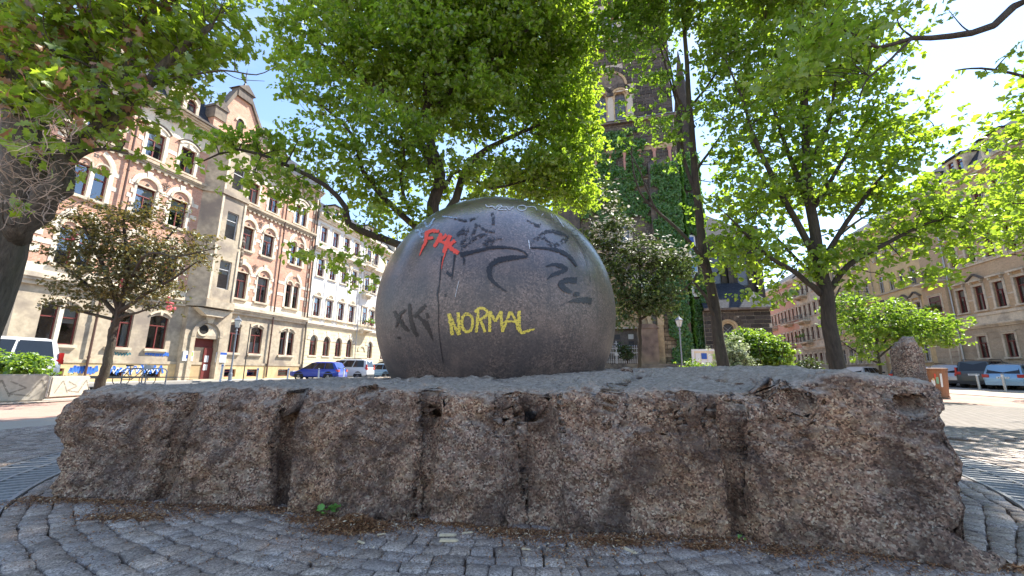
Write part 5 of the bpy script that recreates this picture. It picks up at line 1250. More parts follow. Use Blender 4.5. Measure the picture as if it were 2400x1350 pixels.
# portal: stepped ochre jambs, round arch, dark door
mb = MB()
for k in range(3):
    e = .0 + .42 * k
    for sg in (-1, 1):
        xa = cxm + sg * (1.5 + e); mb.lathe([(.22, 0), (.2, .3), (.15, .35), (.15, 2.7), (.24, 3.1), (.24, 3.3)], 9, (xa + sg * .2, -.35 - .28 * k, 1.35))
    mb.arc(cxm, 4.75, 1.5 + e, 1.9 + e, 0, 180, -.35 - .28 * k, .05, 18)
mb.prism([(cxm - 3.6, 4.7), (cxm - 3.1, 4.7), (cxm - 3.1, 6.6), (cxm, 8.6), (cxm + 3.1, 6.6), (cxm + 3.1, 4.7), (cxm + 3.6, 4.7), (cxm + 3.6, 6.9), (cxm, 9.4), (cxm - 3.6, 6.9)], -1.15, .0)
for sg in (-1, 1): mb.box(cxm + sg * 3.1 - .45, cxm + sg * 3.1 + .45, -1.1, .05, 1.0, 4.7)
mb.build('portal', M_churchL, CH)
mb = MB(); mb.box(-1.9, 1.1, .5, .55, 1.5, 4.6); mb.build('door', M_stoneD, CH)
mb = MB(); mb.fan(cxm, 4.75, 1.5, 0, 180, -.0, 16); mb.build('tympanum', M_churchL, CH)
for k, (a, b_) in enumerate([(.3, .75), (-.9, -.4)]):
    for z in (3.1, 3.7): mb = MB(); mb.box(a, b_, .46, .5, z, z + .42); mb.build('door_panel', M_galv if k == 0 and z > 3.3 else M_plastic, CH)
mb = MB()
for k in range(6): mb.box(-3.6, 4.6, -2.4 - .32 * k, -2.4 - .32 * k + .34, -.02, 1.5 - .24 * k)
mb.box(-3.6, 4.6, -2.1, .0, -.02, 1.5); mb.build('steps', M_stoneD, CH)
mb = MB(); mb.box(1.15, 2.6, -2.0, -1.2, 1.5, 4.4); mb.prism([(1.05, 4.4), (2.7, 4.4), (2.4, 4.75), (1.35, 4.75)], -2.05, -1.15); mb.build('weathered_pier', simple('stained_brown_stone', (.16, .115, .09), .9, .4, 2, .3, world=False, stain=(.33, .25, .16)), CH)
blocks(CH, 2.7, 4.9, 1.0, 5.4, .35, [], -.75, 30, simple('ochre_buttress_stone', (.22, .17, .11), .88, .4, 5, .3, world=False, stain=(.09, .075, .06), rnd=.4), seed=8)
# buttresses
def buttress(x0, x1, y0, zt, nm='buttress'):
    mb = MB(); mb.box(x0, x1, y0, .1, 0, zt); mb.prism([(0, 0)], 0, 0) if False else None
    mb.q([(x0, y0, zt), (x1, y0, zt), (x1, .1, zt + 1.4), (x0, .1, zt + 1.4)]); mb.q([(x0, y0, zt), (x0, .1, zt + 1.4), (x0, .1, zt)]); mb.q([(x1, y0, zt), (x1, .1, zt), (x1, .1, zt + 1.4)])
    return mb.build(nm, M_church, CH)
buttress(2.8, 5.35, -.7, 19.2); buttress(-6.15, -3.6, -.7, 19.2)
mb = MB(); mb.box(5.42, 7.2, 1.2, 4.5, 0, 21); mb.build('side_buttress', M_church, CH)
mb = MB(); mb.lathe([(1.0, 0), (1.0, 27), (1.15, 27.1), (1.15, 27.5), (.9, 27.6), (.05, 35)], 8, (7.0, 4.2, 0)); mb.build('stair_turret', M_church, CH)
mb = MB(); mb.box(6.1, 7.9, 3.0, 3.2, 20.4, 20.5); mb.build('turret_ledge', M_churchL, CH)
# nave and low side chapel
NV = thing('church_nave', 'dark church nave with slate roof half hidden by the trees right of the tower', 'church', OC_, AC)
mb = MB(); hs = [(8.6, 9.6, 9.2, 12.5), (11, 12, 9.2, 12.5)]; wall(mb, 7.2, 12.9, 0, 14, hs, 6, .4, 0, 1); mb.q([(12.9, 6, 0), (12.9, 40, 0), (12.9, 40, 14), (12.9, 6, 14)]); mb.box(7.9, 8.3, 5.5, 6, 0, 12.8); mb.box(10.1, 10.5, 5.5, 6, 0, 12.8); mb.box(12.5, 13.1, 5.4, 6.2, 0, 15); mb.build('wall', [M_church, M_churchL], NV)
mb = MB(); mb.q([(7.2, 5.6, 14), (13.2, 5.6, 14), (6, 14, 22), (6, 14, 22)][:3]); mb.q([(13.2, 5.6, 14), (13.2, 40, 14), (6, 40, 22), (6, 14, 22)]); mb.build('roof', M_slate, NV)
mb = MB(); mb.box(8.6, 9.6, 6.3, 6.35, 9.2, 12.5); mb.box(11, 12, 6.3, 6.35, 9.2, 12.5); mb.build('leaded_window', M_cglass, NV)
cornice(NV, 7.2, 13.0, 13.6, .4, .3, M_stoneD, y=6)
CP = thing('church_chapel', 'low dark stone block chapel with one ochre framed arched window and slate lean to roof', 'chapel', OC_, AC)
ch_ = [(7.95, 9.0, 2.2, 5.15)]
mb = MB(); wall(mb, 6.6, 11.75, 0, 6.1, ch_, .56, .5, 0, 1); mb.q([(11.75, .56, 0), (11.75, 6, 0), (11.75, 6, 6.1), (11.75, .56, 6.1)]); mb.q([(6.6, .56, 0), (6.6, .56, 6.1), (6.6, 6, 6.1), (6.6, 6, 0)]); mb.build('wall', [M_mortar, M_churchL], CP)
blocks(CP, 6.62, 11.75, 0.1, 5.95, .34, [(7.55, 9.4, 1.9, 4.8), (7.6, 9.35, 4.8, 5.5)], .55, 200, seed=12)
mb = MB(); mb.q([(6.6, .1, 6.2), (12.0, .1, 6.2), (12.0, 1.2, 7.1), (6.6, 1.2, 7.1)]); mb.q([(6.6, 1.2, 7.12), (11.6, 1.2, 7.12), (10.9, 5.6, 9.4), (6.6, 5.6, 9.4)]); mb.q([(12, .1, 6.2), (12, 6, 6.2), (11.6, 6, 7.12), (12, 1.2, 7.1)]); mb.q([(11.6, 1.2, 7.12), (12, 6, 6.2), (10.9, 5.6, 9.4)]); mb.build('roof', M_slate, CP)
mb = MB(); mb.box(6.6, 12.1, .0, .56, 6.02, 6.2); mb.box(11.75, 12.1, .56, 6, 6.02, 6.2); mb.build('eaves', M_stoneD, CP)
mb = MB(); xm = 8.48; r = .40
mb.arc(xm, 4.55, r, r + .16, 0, 180, .60, .95, 12); mb.arc(xm, 4.55, r + .16, r + .34, 0, 180, .5, .8, 12)
for sg in (-1, 1):
    xa, xb = sorted((xm + sg * r, xm + sg * (r + .16))); mb.box(xa, xb, .60, .95, 2.2, 4.55); xa, xb = sorted((xm + sg * (r + .16), xm + sg * (r + .34))); mb.box(xa, xb, .50, .8, 2.2, 4.55)
mb.build('window_frame', M_churchL, CP)
mb = MB(); mb.fan(xm, 4.55, r + .05, 0, 180, .82, 10); mb.box(xm - r, xm + r, .82, .84, 2.2, 4.55); wv = mb.build('leaded_window', M_plastic, CP)
mb = MB()
for k in range(-6, 9):
    for sg in (-1, 1):
        z0_ = 2.2 + .3 * k
        pts = [(xm - r, z0_ if sg > 0 else z0_ + .8), (xm + r, z0_ + .8 if sg > 0 else z0_)]
        if min(p[1] for p in pts) > 2.15 and max(p[1] for p in pts) < 4.95: mb.tube([(pts[0][0], .81, pts[0][1]), (pts[1][0], .81, pts[1][1])], .012, 4)
mb.build('lead_lattice', M_galv, wv)
for k in range(11):
    v_ = MB(); v_.arc(xm, 4.5, .80, 1.22, 180 * k / 11 + .8, 180 * (k + 1) / 11 - .8, .47, .56, 3); v_.build('voussoir', M_church, CP)

# fence with cross finial on the plinth
FE = thing('iron_fence', 'low pale iron fence with a cross on top in front of the church door', 'fence', OC_, AC)
mb = MB()
for x in np.arange(-3.4, 1.15, .17):
    mb.tube([(x, -2.3, 1.52), (x, -2.3, 2.85)], .018, 5); mb.lathe([(.01, 0), (.045, .06), (.0, .17)], 5, (x, -2.3, 2.85))
    mb.arc(x + .085, 2.35, .07, .09, 0, 180, -2.31, -2.29, 5); mb.arc(x + .085, 1.85, .06, .08, 180, 360, -2.31, -2.29, 5)
mb.build('picket', M_galv, FE)['kind'] = 'stuff'
mb = MB(); 
for z in (1.62, 2.35, 2.72): mb.box(-3.45, 1.15, -2.32, -2.28, z, z + .035)
mb.build('rail', M_galv, FE)
mb = MB(); mb.tube([(-.75, -2.3, 1.5), (-.75, -2.3, 3.35)], .035, 6); mb.tube([(-.95, -2.3, 3.15), (-.55, -2.3, 3.15)], .03, 6); mb.box(-.92, -.58, -2.34, -2.31, 2.15, 2.4); mb.build('cross', M_galv, FE)

# banners on the tower
BN = thing('hanging_banner', 'tall blue and white banner hanging on the ivy covered church buttress', 'banner', OC_, AC)
mb = MB(); mb.box(5.3, 6.55, .98, 1.0, 7.4, 13.1); mb.build('cloth', M_signw, BN)
mb = MB(); mb.box(5.42, 6.43, .965, .98, 11.6, 12.9); mb.build('blue_print', M_blue, BN)
mb = MB(); mb.prism([(5.35, 9.7), (6.5, 9.7), (6.5, 11.0), (6.0, 10.6), (5.35, 11.3)], .965, .98); mb.build('light_blue_print', simple('light_blue_print', (.20, .45, .72), .5, .1, 5, 0), BN)
mb = MB(); mb.box(5.55, 6.3, .965, .98, 8.0, 9.2); mb.build('grey_print', M_galv, BN)

# ivy --------------------------------------------------------------------------
def leafquads(C, Nn, size, rng, lob=False, droop=0.):
    n = len(C); s = size * rng.uniform(.5, 1.4, n)[:, None]
    t = rng.normal(0, 1, (n, 3)); t[:, 2] -= droop; t -= Nn * (t * Nn).sum(1)[:, None]; t /= np.linalg.norm(t, axis=1)[:, None] + 1e-9
    b = np.cross(Nn, t)
    if lob:   # lobed leaf, 12 rim points round a raised midrib
        prof = np.array([(-.55, .0), (-.28, .20), (-.16, .12), (.02, .36), (.10, .20), (.34, .34), (.36, .14), (.62, .0)])
        rim = [(x, y) for x, y in prof] + [(x, -y) for x, y in prof[::-1][1:-1]]
        m = len(rim); V = np.zeros((n, m + 1, 3)); V[:, 0] = C + Nn * s * .03
        for k, (x, y) in enumerate(rim): V[:, k + 1] = C + t * s * x + b * s * y + Nn * s * (abs(y) * .28 - .5 * max(0, x - .1) ** 2)
        base = (np.arange(n) * (m + 1))[:, None]; Fs_ = []
        for k in range(m): Fs_.append(np.concatenate([base, base + 1 + k, base + 1 + (k + 1) % m], 1))
        return V.reshape(-1, 3), np.concatenate(Fs_), m + 1
    V = np.zeros((n, 6, 3)); fold = rng.uniform(.1, .35, n)[:, None]
    V[:, 0] = C - t * s * .5; V[:, 1] = C - t * s * .1 + b * s * .34 + Nn * s * fold; V[:, 2] = C + t * s * .28 + b * s * .26 + Nn * s * fold * .6
    V[:, 3] = C + t * s * .58; V[:, 4] = C + t * s * .28 - b * s * .26 + Nn * s * fold * .6; V[:, 5] = C - t * s * .1 - b * s * .34 + Nn * s * fold
    base = (np.arange(n) * 6)[:, None]; F1 = np.concatenate([base, base + 1, base + 2, base + 3], 1); F2 = np.concatenate([base, base + 3, base + 4, base + 5], 1)
    return V.reshape(-1, 3), np.concatenate([F1, F2]), 6
def ivy(name, lab, faces, dens, size, seed, loc=OC_, rz=AC, mat=None):
    """faces: (origin, u, v, normal, edge-noise) rectangles; leaves sit proud, thinner near the rim"""
    r = np.random.default_rng(seed); Cs, Ns = [], []
    for o, u, v_, nrm, thr in faces:
        o, u, v_, nrm = map(np.array, (o, u, v_, nrm)); A = np.linalg.norm(u) * np.linalg.norm(v_); n = int(A * dens)
        a, b_ = r.random(n), r.random(n); P = o + a[:, None] * u + b_[:, None] * v_
        e = np.minimum(np.minimum(a, 1 - a) * np.linalg.norm(u), np.minimum(b_, 1 - b_) * np.linalg.norm(v_) * 1.0)
        nn = fbm(P + seed, .8, 3, seed); keep = (nn + np.minimum(e * .9, 1) * .9 > thr); P = P[keep]
        k = fbm(P, 1.9, 2, seed + 5); P = P + nrm * (.10 + .14 * (k[:, None] + .7) + r.random((len(P), 1)) * .10)
        N_ = nrm + r.normal(0, .38, P.shape) + [0, 0, .35]; N_ /= np.linalg.norm(N_, axis=1)[:, None]; Cs.append(P); Ns.append(N_)
    C = np.concatenate(Cs); Nn = np.concatenate(Ns); V, Fq, k = leafquads(C, Nn, size, r, droop=1.2)
    o = link(name, npmesh(name, V, Fq, mat or M_ivy, False, np.repeat(r.random(len(C)), k)), None, loc, (0, 0, rz)); return tag(o, lab, 'ivy')
ivy('ivy', 'dark green ivy spread over the church front below the paired windows', [((-6.2, 0, 14.2), (9.2, 0, 0), (0, 0, 10.3), (0, -1, 0), .42)], 130, .24, 2)
ivy('ivy', 'thick ivy column on the front buttress with its bright lit right edge', [((2.9, -.7, 6.0), (2.45, 0, 0), (0, 0, 13.5), (0, -1, 0), -.3), ((3.6, -.75, .6), (1.75, 0, 0), (0, 0, 6.0), (0, -1, 0), .05), ((5.36, -.8, .5), (0, 1.9, 0), (0, 0, 19.5), (1, 0, 0), -.4)], 170, .22, 3)
ivy('ivy', 'second ivy column on the set back buttress behind the street lamp', [((5.4, 1.15, 1.5), (1.9, 0, 0), (0, 0, 5.6), (0, -1, 0), -.4), ((6.2, 1.15, 7.0), (1.0, 0, 0), (0, 0, 6.5), (0, -1, 0), .2), ((5.4, 1.15, 13.2), (1.8, 0, 0), (0, 0, 8), (0, -1, 0), -.3), ((7.22, 1.1, 1.), (0, 2.5, 0), (0, 0, 20), (1, 0, 0), -.3)], 170, .22, 4)
# ================================================================== TREES
def bez(pts, n):
    P = np.array([tuple(p) for p in pts], float)
    if len(P) < 3:
        t = np.linspace(0, 1, n)[:, None]; return P[0] * (1 - t) + P[-1] * t
    PP = np.vstack([2 * P[0] - P[1], P, 2 * P[-1] - P[-2]]); out_ = []; m = max(2, n // (len(P) - 1))
    for i in range(len(P) - 1):
        p0, p1, p2, p3 = PP[i:i + 4]
        for t in np.linspace(0, 1, m, endpoint=False): out_.append(.5 * ((2 * p1) + (-p0 + p2) * t + (2 * p0 - 5 * p1 + 4 * p2 - p3) * t * t + (-p0 + 3 * p1 - 3 * p2 + p3) * t ** 3))
    out_.append(P[-1]); return np.array(out_)
def tree(name, label, trunk, limbs, blobs, leaf, spacing, per, sig, mat, barkm, seed, lob=False, flat=.6, cat='tree', twr=.010, droop=.3, extra=None, sag=.0, up=.75, group=None, tintf=None, tip=.35):
    """trunk: (points, r0, r1); limbs the same; blobs: (centre, rx, ry, rz, density)"""
    r = np.random.default_rng(seed); base = np.array(tuple(trunk[0][0])); root = thing(name, label, cat, base, 0, group)
    nodes, rad = [], []
    tb = MB()
    def add(mb, pts, r0, r1, n, seg, pw=1.):
        P = bez(pts, seg); t = np.linspace(0, 1, len(P)) ** pw; R0 = r0 * (1 - t) + r1 * t
        P = P + np.where(np.arange(len(P))[:, None] > 0, r.normal(0, 1, P.shape) * np.minimum(R0[:, None] * .16, .02), 0)
        mb.tube(P - base, R0, n); nodes.extend(P); rad.extend(R0)
    add(tb, *trunk, 12, 26)
    k0 = tb; tr = tb.build('trunk', barkm, root, smooth=True)
    bb = MB()
    for pts, r0, r1 in limbs: add(bb, pts, r0, r1, 8, 14)
    Nn = list(nodes); Rr = list(rad)
    cl = []
    for c, rx, ry, rz, den in blobs:
        c = np.array(tuple(c)); vol = 4.19 * rx * ry * rz; n = max(1, int(vol / spacing ** 3 * den))
        q = r.normal(0, 1, (n, 3)); q /= np.linalg.norm(q, axis=1)[:, None]; q *= (r.random((n, 1)) ** .42)
        cl.append(c + q * [rx, ry, rz])
    cl = np.concatenate(cl); NA = np.array(Nn); d = np.array([np.linalg.norm(NA - c, axis=1).min() for c in cl]); cl = cl[np.argsort(d)]
    NA = np.zeros((len(Nn) + len(cl) * 6, 3)); RA = np.zeros(len(NA)); NA[:len(Nn)] = Nn; RA[:len(Nn)] = Rr; cnt = len(Nn)
    for c in cl:
        dv = c - NA[:cnt]; dist = np.linalg.norm(dv, axis=1); cost = dist + np.maximum(0, -dv[:, 2]) * .7 + np.where(RA[:cnt] < .007, .5, 0)
        j = int(np.argmin(cost)); L = dist[j]
        if L < .05: continue
        p0 = NA[j]; r0 = min(RA[j] * .7, twr + .012 * L); mid = (p0 + c) / 2 + r.normal(0, .09, 3) * L + [0, 0, -sag * L]
        P = bez([p0, mid, c], 6); R0 = np.linspace(r0, .004, len(P)); bb.tube(P - base, R0, 4 if r0 < .03 else 6, cap=False)
        for k in range(1, len(P)):
            if cnt < len(NA): NA[cnt] = P[k]; RA[cnt] = R0[k]; cnt += 1
    bb.build('branches', barkm, root, smooth=True)['kind'] = 'stuff'
    # leaves
    n = len(cl) * per; sub = np.repeat(cl[:, None], 6, 1) + r.normal(0, 1, (len(cl), 6, 3)) * [sig * 1.15, sig * 1.15, sig * flat * 1.15]
    C = sub[np.repeat(np.arange(len(cl)), per), r.integers(0, 6, n)] + r.normal(0, .38, (n, 3)) * [sig, sig, sig * flat]
    cc = cl.mean(0); outw = C - cc; outw /= np.linalg.norm(outw, axis=1)[:, None] + 1e-9
    N_ = r.normal(0, .55, (n, 3)) + outw * tip + [0, 0, up]; N_ /= np.linalg.norm(N_, axis=1)[:, None]
    V, Fq, k = leafquads(C - base, N_, leaf, r, lob, droop); tint = r.random(n) * .7 + .3 * np.repeat(r.random(len(cl)), per)
    if tintf is not None: tint = tintf(C, tint, r)
    link('crown', npmesh('crown', V, Fq, mat, False, np.repeat(tint, k)), root)
    if extra: extra(root, base, cl, r)
    return root
def PL(pts, Y): return [at(p[0], p[1], p[2] if len(p) > 2 else Y) for p in pts]
def B(px, py, Y, rpx, rpy=None, ry=None, den=1.):
    k = Y / F * 1.12; c = at(px, py, Y); return (c, rpx * k, ry or rpx * k, (rpy or rpx) * k, den)
def gbase(p): return Vector((p.x, p.y, -.02))
# central tree behind the ball
tr = PL([(1008, 700), (1010, 560), (1016, 480), (1032, 410), (1012, 350), (998, 260), (1030, 180), (1034, 90), (1034, -20), (1040, -160)], 10.4)
tr = [Vector((tr[0].x, tr[0].y + .1, -.02))] + tr
CT = [(PL([(1012, 390), (985, 330), (953, 260), (886, 205), (829, 172), (780, 120), (700, 70)], 10.2), .13, .02),
      (PL([(1000, 600, 10.4), (960, 580, 10.1), (900, 562, 9.6), (819, 525, 9.2), (809, 484, 9.0), (767, 436, 8.9), (668, 386, 8.7), (560, 350, 8.5), (470, 380, 8.4)], 9), .12, .015),
      (PL([(1010, 560, 10.4), (960, 520, 10.2), (905, 470, 10), (850, 400, 9.8), (829, 320, 9.7), (770, 260, 9.6), (690, 200, 9.5)], 10), .10, .015),
      (PL([(1030, 520, 10.5), (1070, 465, 10.6), (1106, 372, 10.9), (1185, 328, 11.2), (1270, 290, 11.5), (1340, 250, 11.6)], 10), .14, .02),
      (PL([(1020, 260, 10.5), (1103, 171, 10.2), (1163, 139, 10.1), (1185, 103, 10), (1241, 68, 10), (1340, 30, 10)], 10), .10, .02),
      (PL([(1000, 230, 10.5), (992, 75, 10.3), (950, 0, 10.2), (900, -90, 10)], 10), .09, .02), (PL([(960, 500, 10.2), (940, 430, 10), (948, 360, 9.8), (935, 300, 9.5)], 10), .05, .02),
      (PL([(1040, 440, 10.5), (1075, 400, 10.8), (1150, 440, 11.4), (1250, 420, 11.8), (1330, 430, 11.9)], 10), .07, .015),
      (PL([(812, 110, 10), (795, 60, 9.9), (715, 46, 9.8), (660, 30, 9.7)], 10), .05, .012)]
cb = [B(1010, 150, 10.4, 190, 150), B(830, 120, 10, 140, 100, None, .8), B(700, 60, 9.8, 75, 70, None, .8), B(670, 110, 9.7, 40, 40), B(1180, 90, 10.4, 190, 130), B(1290, 230, 11.3, 120, 110), B(1330, 90, 10.6, 90, 100), B(1340, 330, 11.6, 75, 90), B(1200, 420, 12.2, 120, 45), B(1330, 450, 12, 80, 45), B(1120, 250, 10.2, 120, 70), B(900, 290, 9.4, 110, 60, None, .6), B(760, 230, 9.5, 100, 70, None, .75), B(690, 170, 9.5, 60, 40, None, .7),
      B(740, 340, 9.2, 110, 60, None, .65), B(600, 340, 8.7, 85, 35, None, .9), B(500, 320, 8.5, 50, 25), B(470, 395, 8.4, 45, 22), B(590, 430, 8.7, 80, 28, None, .8), B(690, 430, 9.0, 90, 40, None, .65), B(840, 440, 9.6, 90, 45, None, .6), B(770, 600, 9.0, 80, 30, None, .6), B(840, 650, 9.0, 50, 25, None, .7), B(940, 450, 10, 80, 60, None, .6), B(1030, 420, 10, 70, 40, None, .4), B(880, 560, 9.4, 60, 30, None, .5), B(1280, 400, 11.6, 110, 60, None, 1.1), B(1100, 430, 10.8, 90, 40, None, .9), B(960, 520, 10, 60, 40, None, .8), B(900, 380, 9.8, 90, 50, None, .8), B(980, 340, 9.8, 90, 60, None, .8), B(860, 520, 9.4, 60, 30, None, .7), B(1000, -120, 10, 260, 120), B(760, -60, 9.8, 150, 90), B(1280, -80, 10.4, 160, 110), B(1100, 20, 10.2, 200, 90)]
tree('maple_tree', 'big bright green tree with forked dark trunk standing right behind the stone ball', (tr, .21, .055), CT, cb, .118, .40, 30, .15, M_leaf, M_bark, 21, twr=.012)
# right tree
tr = PL([(1944, 760), (1934, 690), (1915, 600), (1905, 520), (1890, 400), (1886, 290), (1882, 150), (1876, 0), (1870, -150)], 9.2); tr = [Vector((tr[0].x + .02, tr[0].y, -.02))] + tr
RT = [(PL(p, 9.2), a, b_) for p, a, b_ in [([(1925, 690, 9.2), (1870, 642, 9.0), (1800, 600, 8.8), (1740, 540, 8.7), (1700, 500, 8.6)], .07, .015), ([(1915, 610, 9.2), (1840, 470, 9.1), (1770, 330, 9), (1740, 230, 9), (1700, 140, 9)], .08, .015), ([(1905, 500, 9.2), (1845, 350, 9.5), (1800, 200, 9.7), (1790, 60, 9.8)], .07, .015),
      ([(1930, 700, 9.2), (1990, 620, 9.0), (2080, 570, 8.8), (2180, 520, 8.6), (2270, 505, 8.5)], .08, .012), ([(1920, 620, 9.2), (1985, 520, 9.1), (2060, 420, 9), (2150, 330, 8.9), (2210, 290, 8.9)], .07, .012), ([(1900, 500, 9.2), (1960, 400, 9), (2030, 280, 8.9), (2080, 180, 8.8)], .06, .012), ([(1892, 400, 9.2), (1940, 300, 9.1), (1960, 180, 9), (1990, 60, 9)], .06, .012), ([(1925, 640, 9.2), (1960, 560, 9.8), (2040, 500, 10.2), (2120, 470, 10.6)], .05, .012), ([(1920, 660, 9.2), (1850, 590, 9.8), (1790, 520, 10.4), (1740, 430, 10.8)], .05, .012), ([(1932, 730, 9.2), (1955, 700, 9.4), (1970, 670, 9.5)], .04, .012)]]
rb = [B(1880, 150, 9.4, 150, 130, None, .9), B(2080, 420, 9, 110, 60, None, .6), B(1820, 450, 9.6, 120, 70, None, .5), B(1720, 120, 9.3, 90, 110, None, .75), B(2020, 120, 9, 110, 100, None, .7), B(1760, 300, 9.3, 110, 110, None, .6), B(2020, 300, 9, 150, 100, None, .5), B(2120, 350, 8.9, 70, 50, None, .5), B(1900, 400, 9.6, 190, 130, None, .32), B(1730, 460, 9, 80, 60, None, .6), B(1760, 560, 8.9, 100, 70, None, .75), B(1720, 610, 8.7, 60, 40), B(1780, 690, 9, 60, 30, None, .8), B(1850, 620, 9.6, 80, 50, None, .7), B(1990, 600, 9.3, 90, 40, None, .7), B(2110, 520, 9, 110, 50, None, .8), B(2230, 530, 8.6, 95, 55), B(2275, 580, 8.5, 50, 45), B(2200, 460, 8.7, 70, 36, None, .8), B(2210, 620, 8.6, 50, 40), B(2120, 640, 8.8, 60, 30, None, .9), B(2010, 660, 9, 40, 26, None, .7), B(1940, 640, 9.0, 60, 40, None, .7), B(2050, 430, 9.2, 120, 50, None, .55), B(1860, -80, 9.3, 260, 110, None, .8), ((4.2, 8.6, 12.1), 2.4, 2.2, 1.6, .9), ((7.6, 8.6, 12.0), 2.4, 2.4, 1.6, .9), ((10.6, 8.4, 12.6), 2.2, 2.2, 1.2, .9)]  # last three blobs: unseen crown added above the view to shade the foreground
tree('maple_tree', 'airy green tree with straight dark trunk standing behind the right end of the stone', (tr, .16, .045), RT, rb, .115, .40, 24, .15, M_leaf, M_bark, 33, twr=.011)
# thin leaning tree in front of the church
tr = PL([(1690, 830), (1682, 770), (1668, 680), (1652, 600), (1636, 470), (1626, 380), (1620, 290), (1612, 200), (1606, 90), (1598, -20), (1590, -120)], 10.2); tr = [Vector((tr[0].x + .1, tr[0].y, -.02))] + tr
TT = [(PL(p, 10), a, b_) for p, a, b_ in [([(1662, 640, 10.2), (1640, 600, 10), (1598, 545, 9.8), (1560, 512, 9.7), (1530, 480, 9.6), (1500, 400, 9.5), (1460, 330, 9.5)], .055, .012), ([(1685, 760, 10.2), (1650, 692, 10), (1628, 660, 10), (1634, 640, 10)], .05, .02), ([(1640, 470, 10.2), (1605, 380, 10.2), (1590, 260, 10.3), (1550, 120, 10.3), (1530, 20, 10.3)], .055, .012), ([(1628, 300, 10.2), (1585, 220, 10), (1570, 150, 10), (1540, 60, 10)], .05, .012), ([(1650, 600, 10.2), (1700, 560, 10), (1740, 500, 10)], .03, .01), ([(1560, 512, 9.7), (1500, 450, 9.7), (1480, 350, 9.7), (1500, 250, 9.7)], .03, .01), ([(1620, 250, 10.2), (1680, 170, 10.1), (1720, 90, 10)], .04, .01), ([(1630, 400, 10.2), (1700, 300, 10.4), (1740, 200, 10.6)], .04, .01), ([(1670, 650, 10.2), (1720, 610, 10.2), (1790, 600, 10.3)], .025, .01)]]
tb_ = [B(1500, 60, 10, 90, 90, None, .9), B(1440, 130, 10, 50, 60, None, .8), B(1600, 30, 10, 70, 60, None, .7), B(1690, 110, 10, 70, 90, None, .8), B(1530, 190, 10, 55, 60, None, .75), B(1470, 250, 9.7, 35, 30, None, .9), B(1550, 290, 9.9, 60, 45, None, .9), B(1420, 60, 10, 60, 60, None, .8), B(1590, 380, 10, 40, 40, None, .5), B(1470, 330, 9.5, 30, 26, None, .9), B(1690, 250, 10.2, 60, 70, None, .8), B(1700, 390, 10.2, 50, 60, None, .8), B(1660, 500, 10.3, 40, 40, None, .6), B(1560, -60, 10, 160, 70, None, .8), B(1520, 380, 9.7, 30, 30, None, .3), B(1680, 580, 10.3, 45, 30, None, .5)]
tree('slender_tree', 'slender leaning tree with bare low side branches in front of the church tower', (tr, .15, .035), TT, tb_, .11, .38, 24, .14, leafmat('autumn_speckled_leaf', (.07, .14, .018), (.14, .25, .03), (.20, .38, .02), (.42, .62, .04), .5, .05), M_bark, 44, twr=.010)
# big old tree at the left edge
tr = PL([(-130, 900), (-84, 790), (-28, 650), (14, 545), (44, 450), (58, 340), (40, 200), (20, 60), (0, -100)], 4.6); tr = [Vector((tr[0].x, tr[0].y, -.02))] + tr
LT = [(PL(p, 4.6), a, b_) for p, a, b_ in [([(30, 560, 4.6), (80, 490, 4.55), (130, 440, 4.5), (150, 380, 4.6), (200, 325, 4.6), (290, 262, 4.7), (340, 205, 4.8), (420, 115, 4.9), (500, 60, 5)], .15, .035), ([(300, 255, 4.7), (300, 160, 4.7), (320, 70, 4.8), (370, 15, 4.9), (450, -20, 5)], .07, .02), ([(230, 305, 4.6), (240, 220, 4.6), (205, 100, 4.6), (215, -30, 4.6)], .08, .02), ([(48, 430, 4.6), (90, 300, 4.9), (110, 150, 5.2), (120, 0, 5.4)], .13, .04), ([(340, 205, 4.8), (400, 185, 4.9), (520, 165, 5), (600, 175, 5.1), (650, 155, 5.1)], .02, .004), ([(520, 165, 5), (560, 185, 5.05), (620, 190, 5.1)], .008, .003), ([(150, 380, 4.6), (230, 350, 4.5), (300, 360, 4.4)], .03, .01)]]
lb = [B(330, 90, 4.9, 150, 90), B(470, 90, 5, 80, 80, None, .9), B(560, 20, 5.1, 60, 40, None, .7), B(180, 130, 4.5, 130, 110), B(60, 150, 4.3, 110, 120), B(120, 280, 4.2, 110, 80, None, .9), B(280, 230, 4.6, 110, 60), B(400, 190, 4.8, 70, 40), B(250, 330, 4.4, 60, 35), B(60, 360, 3.9, 60, 40, None, .5), B(40, 40, 4.3, 100, 70), B(300, -60, 4.8, 300, 100, None, .8), B(30, 470, 4.0, 30, 40, None, .4), B(200, 370, 4.3, 50, 30, None, .7)]
def deadtwigs(root, base, cl, r):
    mb = MB()
    for k in range(150):
        p = np.array(at(r.uniform(0, 170), r.uniform(240, 520), r.uniform(3.6, 4.1))) - base; P = [p]
        d = r.normal(0, 1, 3); d /= np.linalg.norm(d)
        for j in range(5): d = d + r.normal(0, .35, 3); d /= np.linalg.norm(d); P.append(P[-1] + d * .06)
        mb.tube(P, np.linspace(.0045, .0015, 6), 4)
    mb.build('dead_twigs', simple('pale_dead_twig', (.30, .22, .16), .8, .2, 30, .1), root)['kind'] = 'stuff'
def ltint(C, t, r):
    px = 1200 + F * (C[:, 0]) / C[:, 1] * .98
    brown = (px < 260) & (r.random(len(t)) < .15); return np.where(brown, .90 + .1 * r.random(len(t)), t * .87)
tree('old_oak', 'old thick trunked tree leaning in from the left edge with some brown leaves', (tr, .30, .16), LT, lb, .125, .26, 13, .12, M_leafL, M_barkL, 55, lob=True, twr=.008, extra=deadtwigs, tintf=ltint)
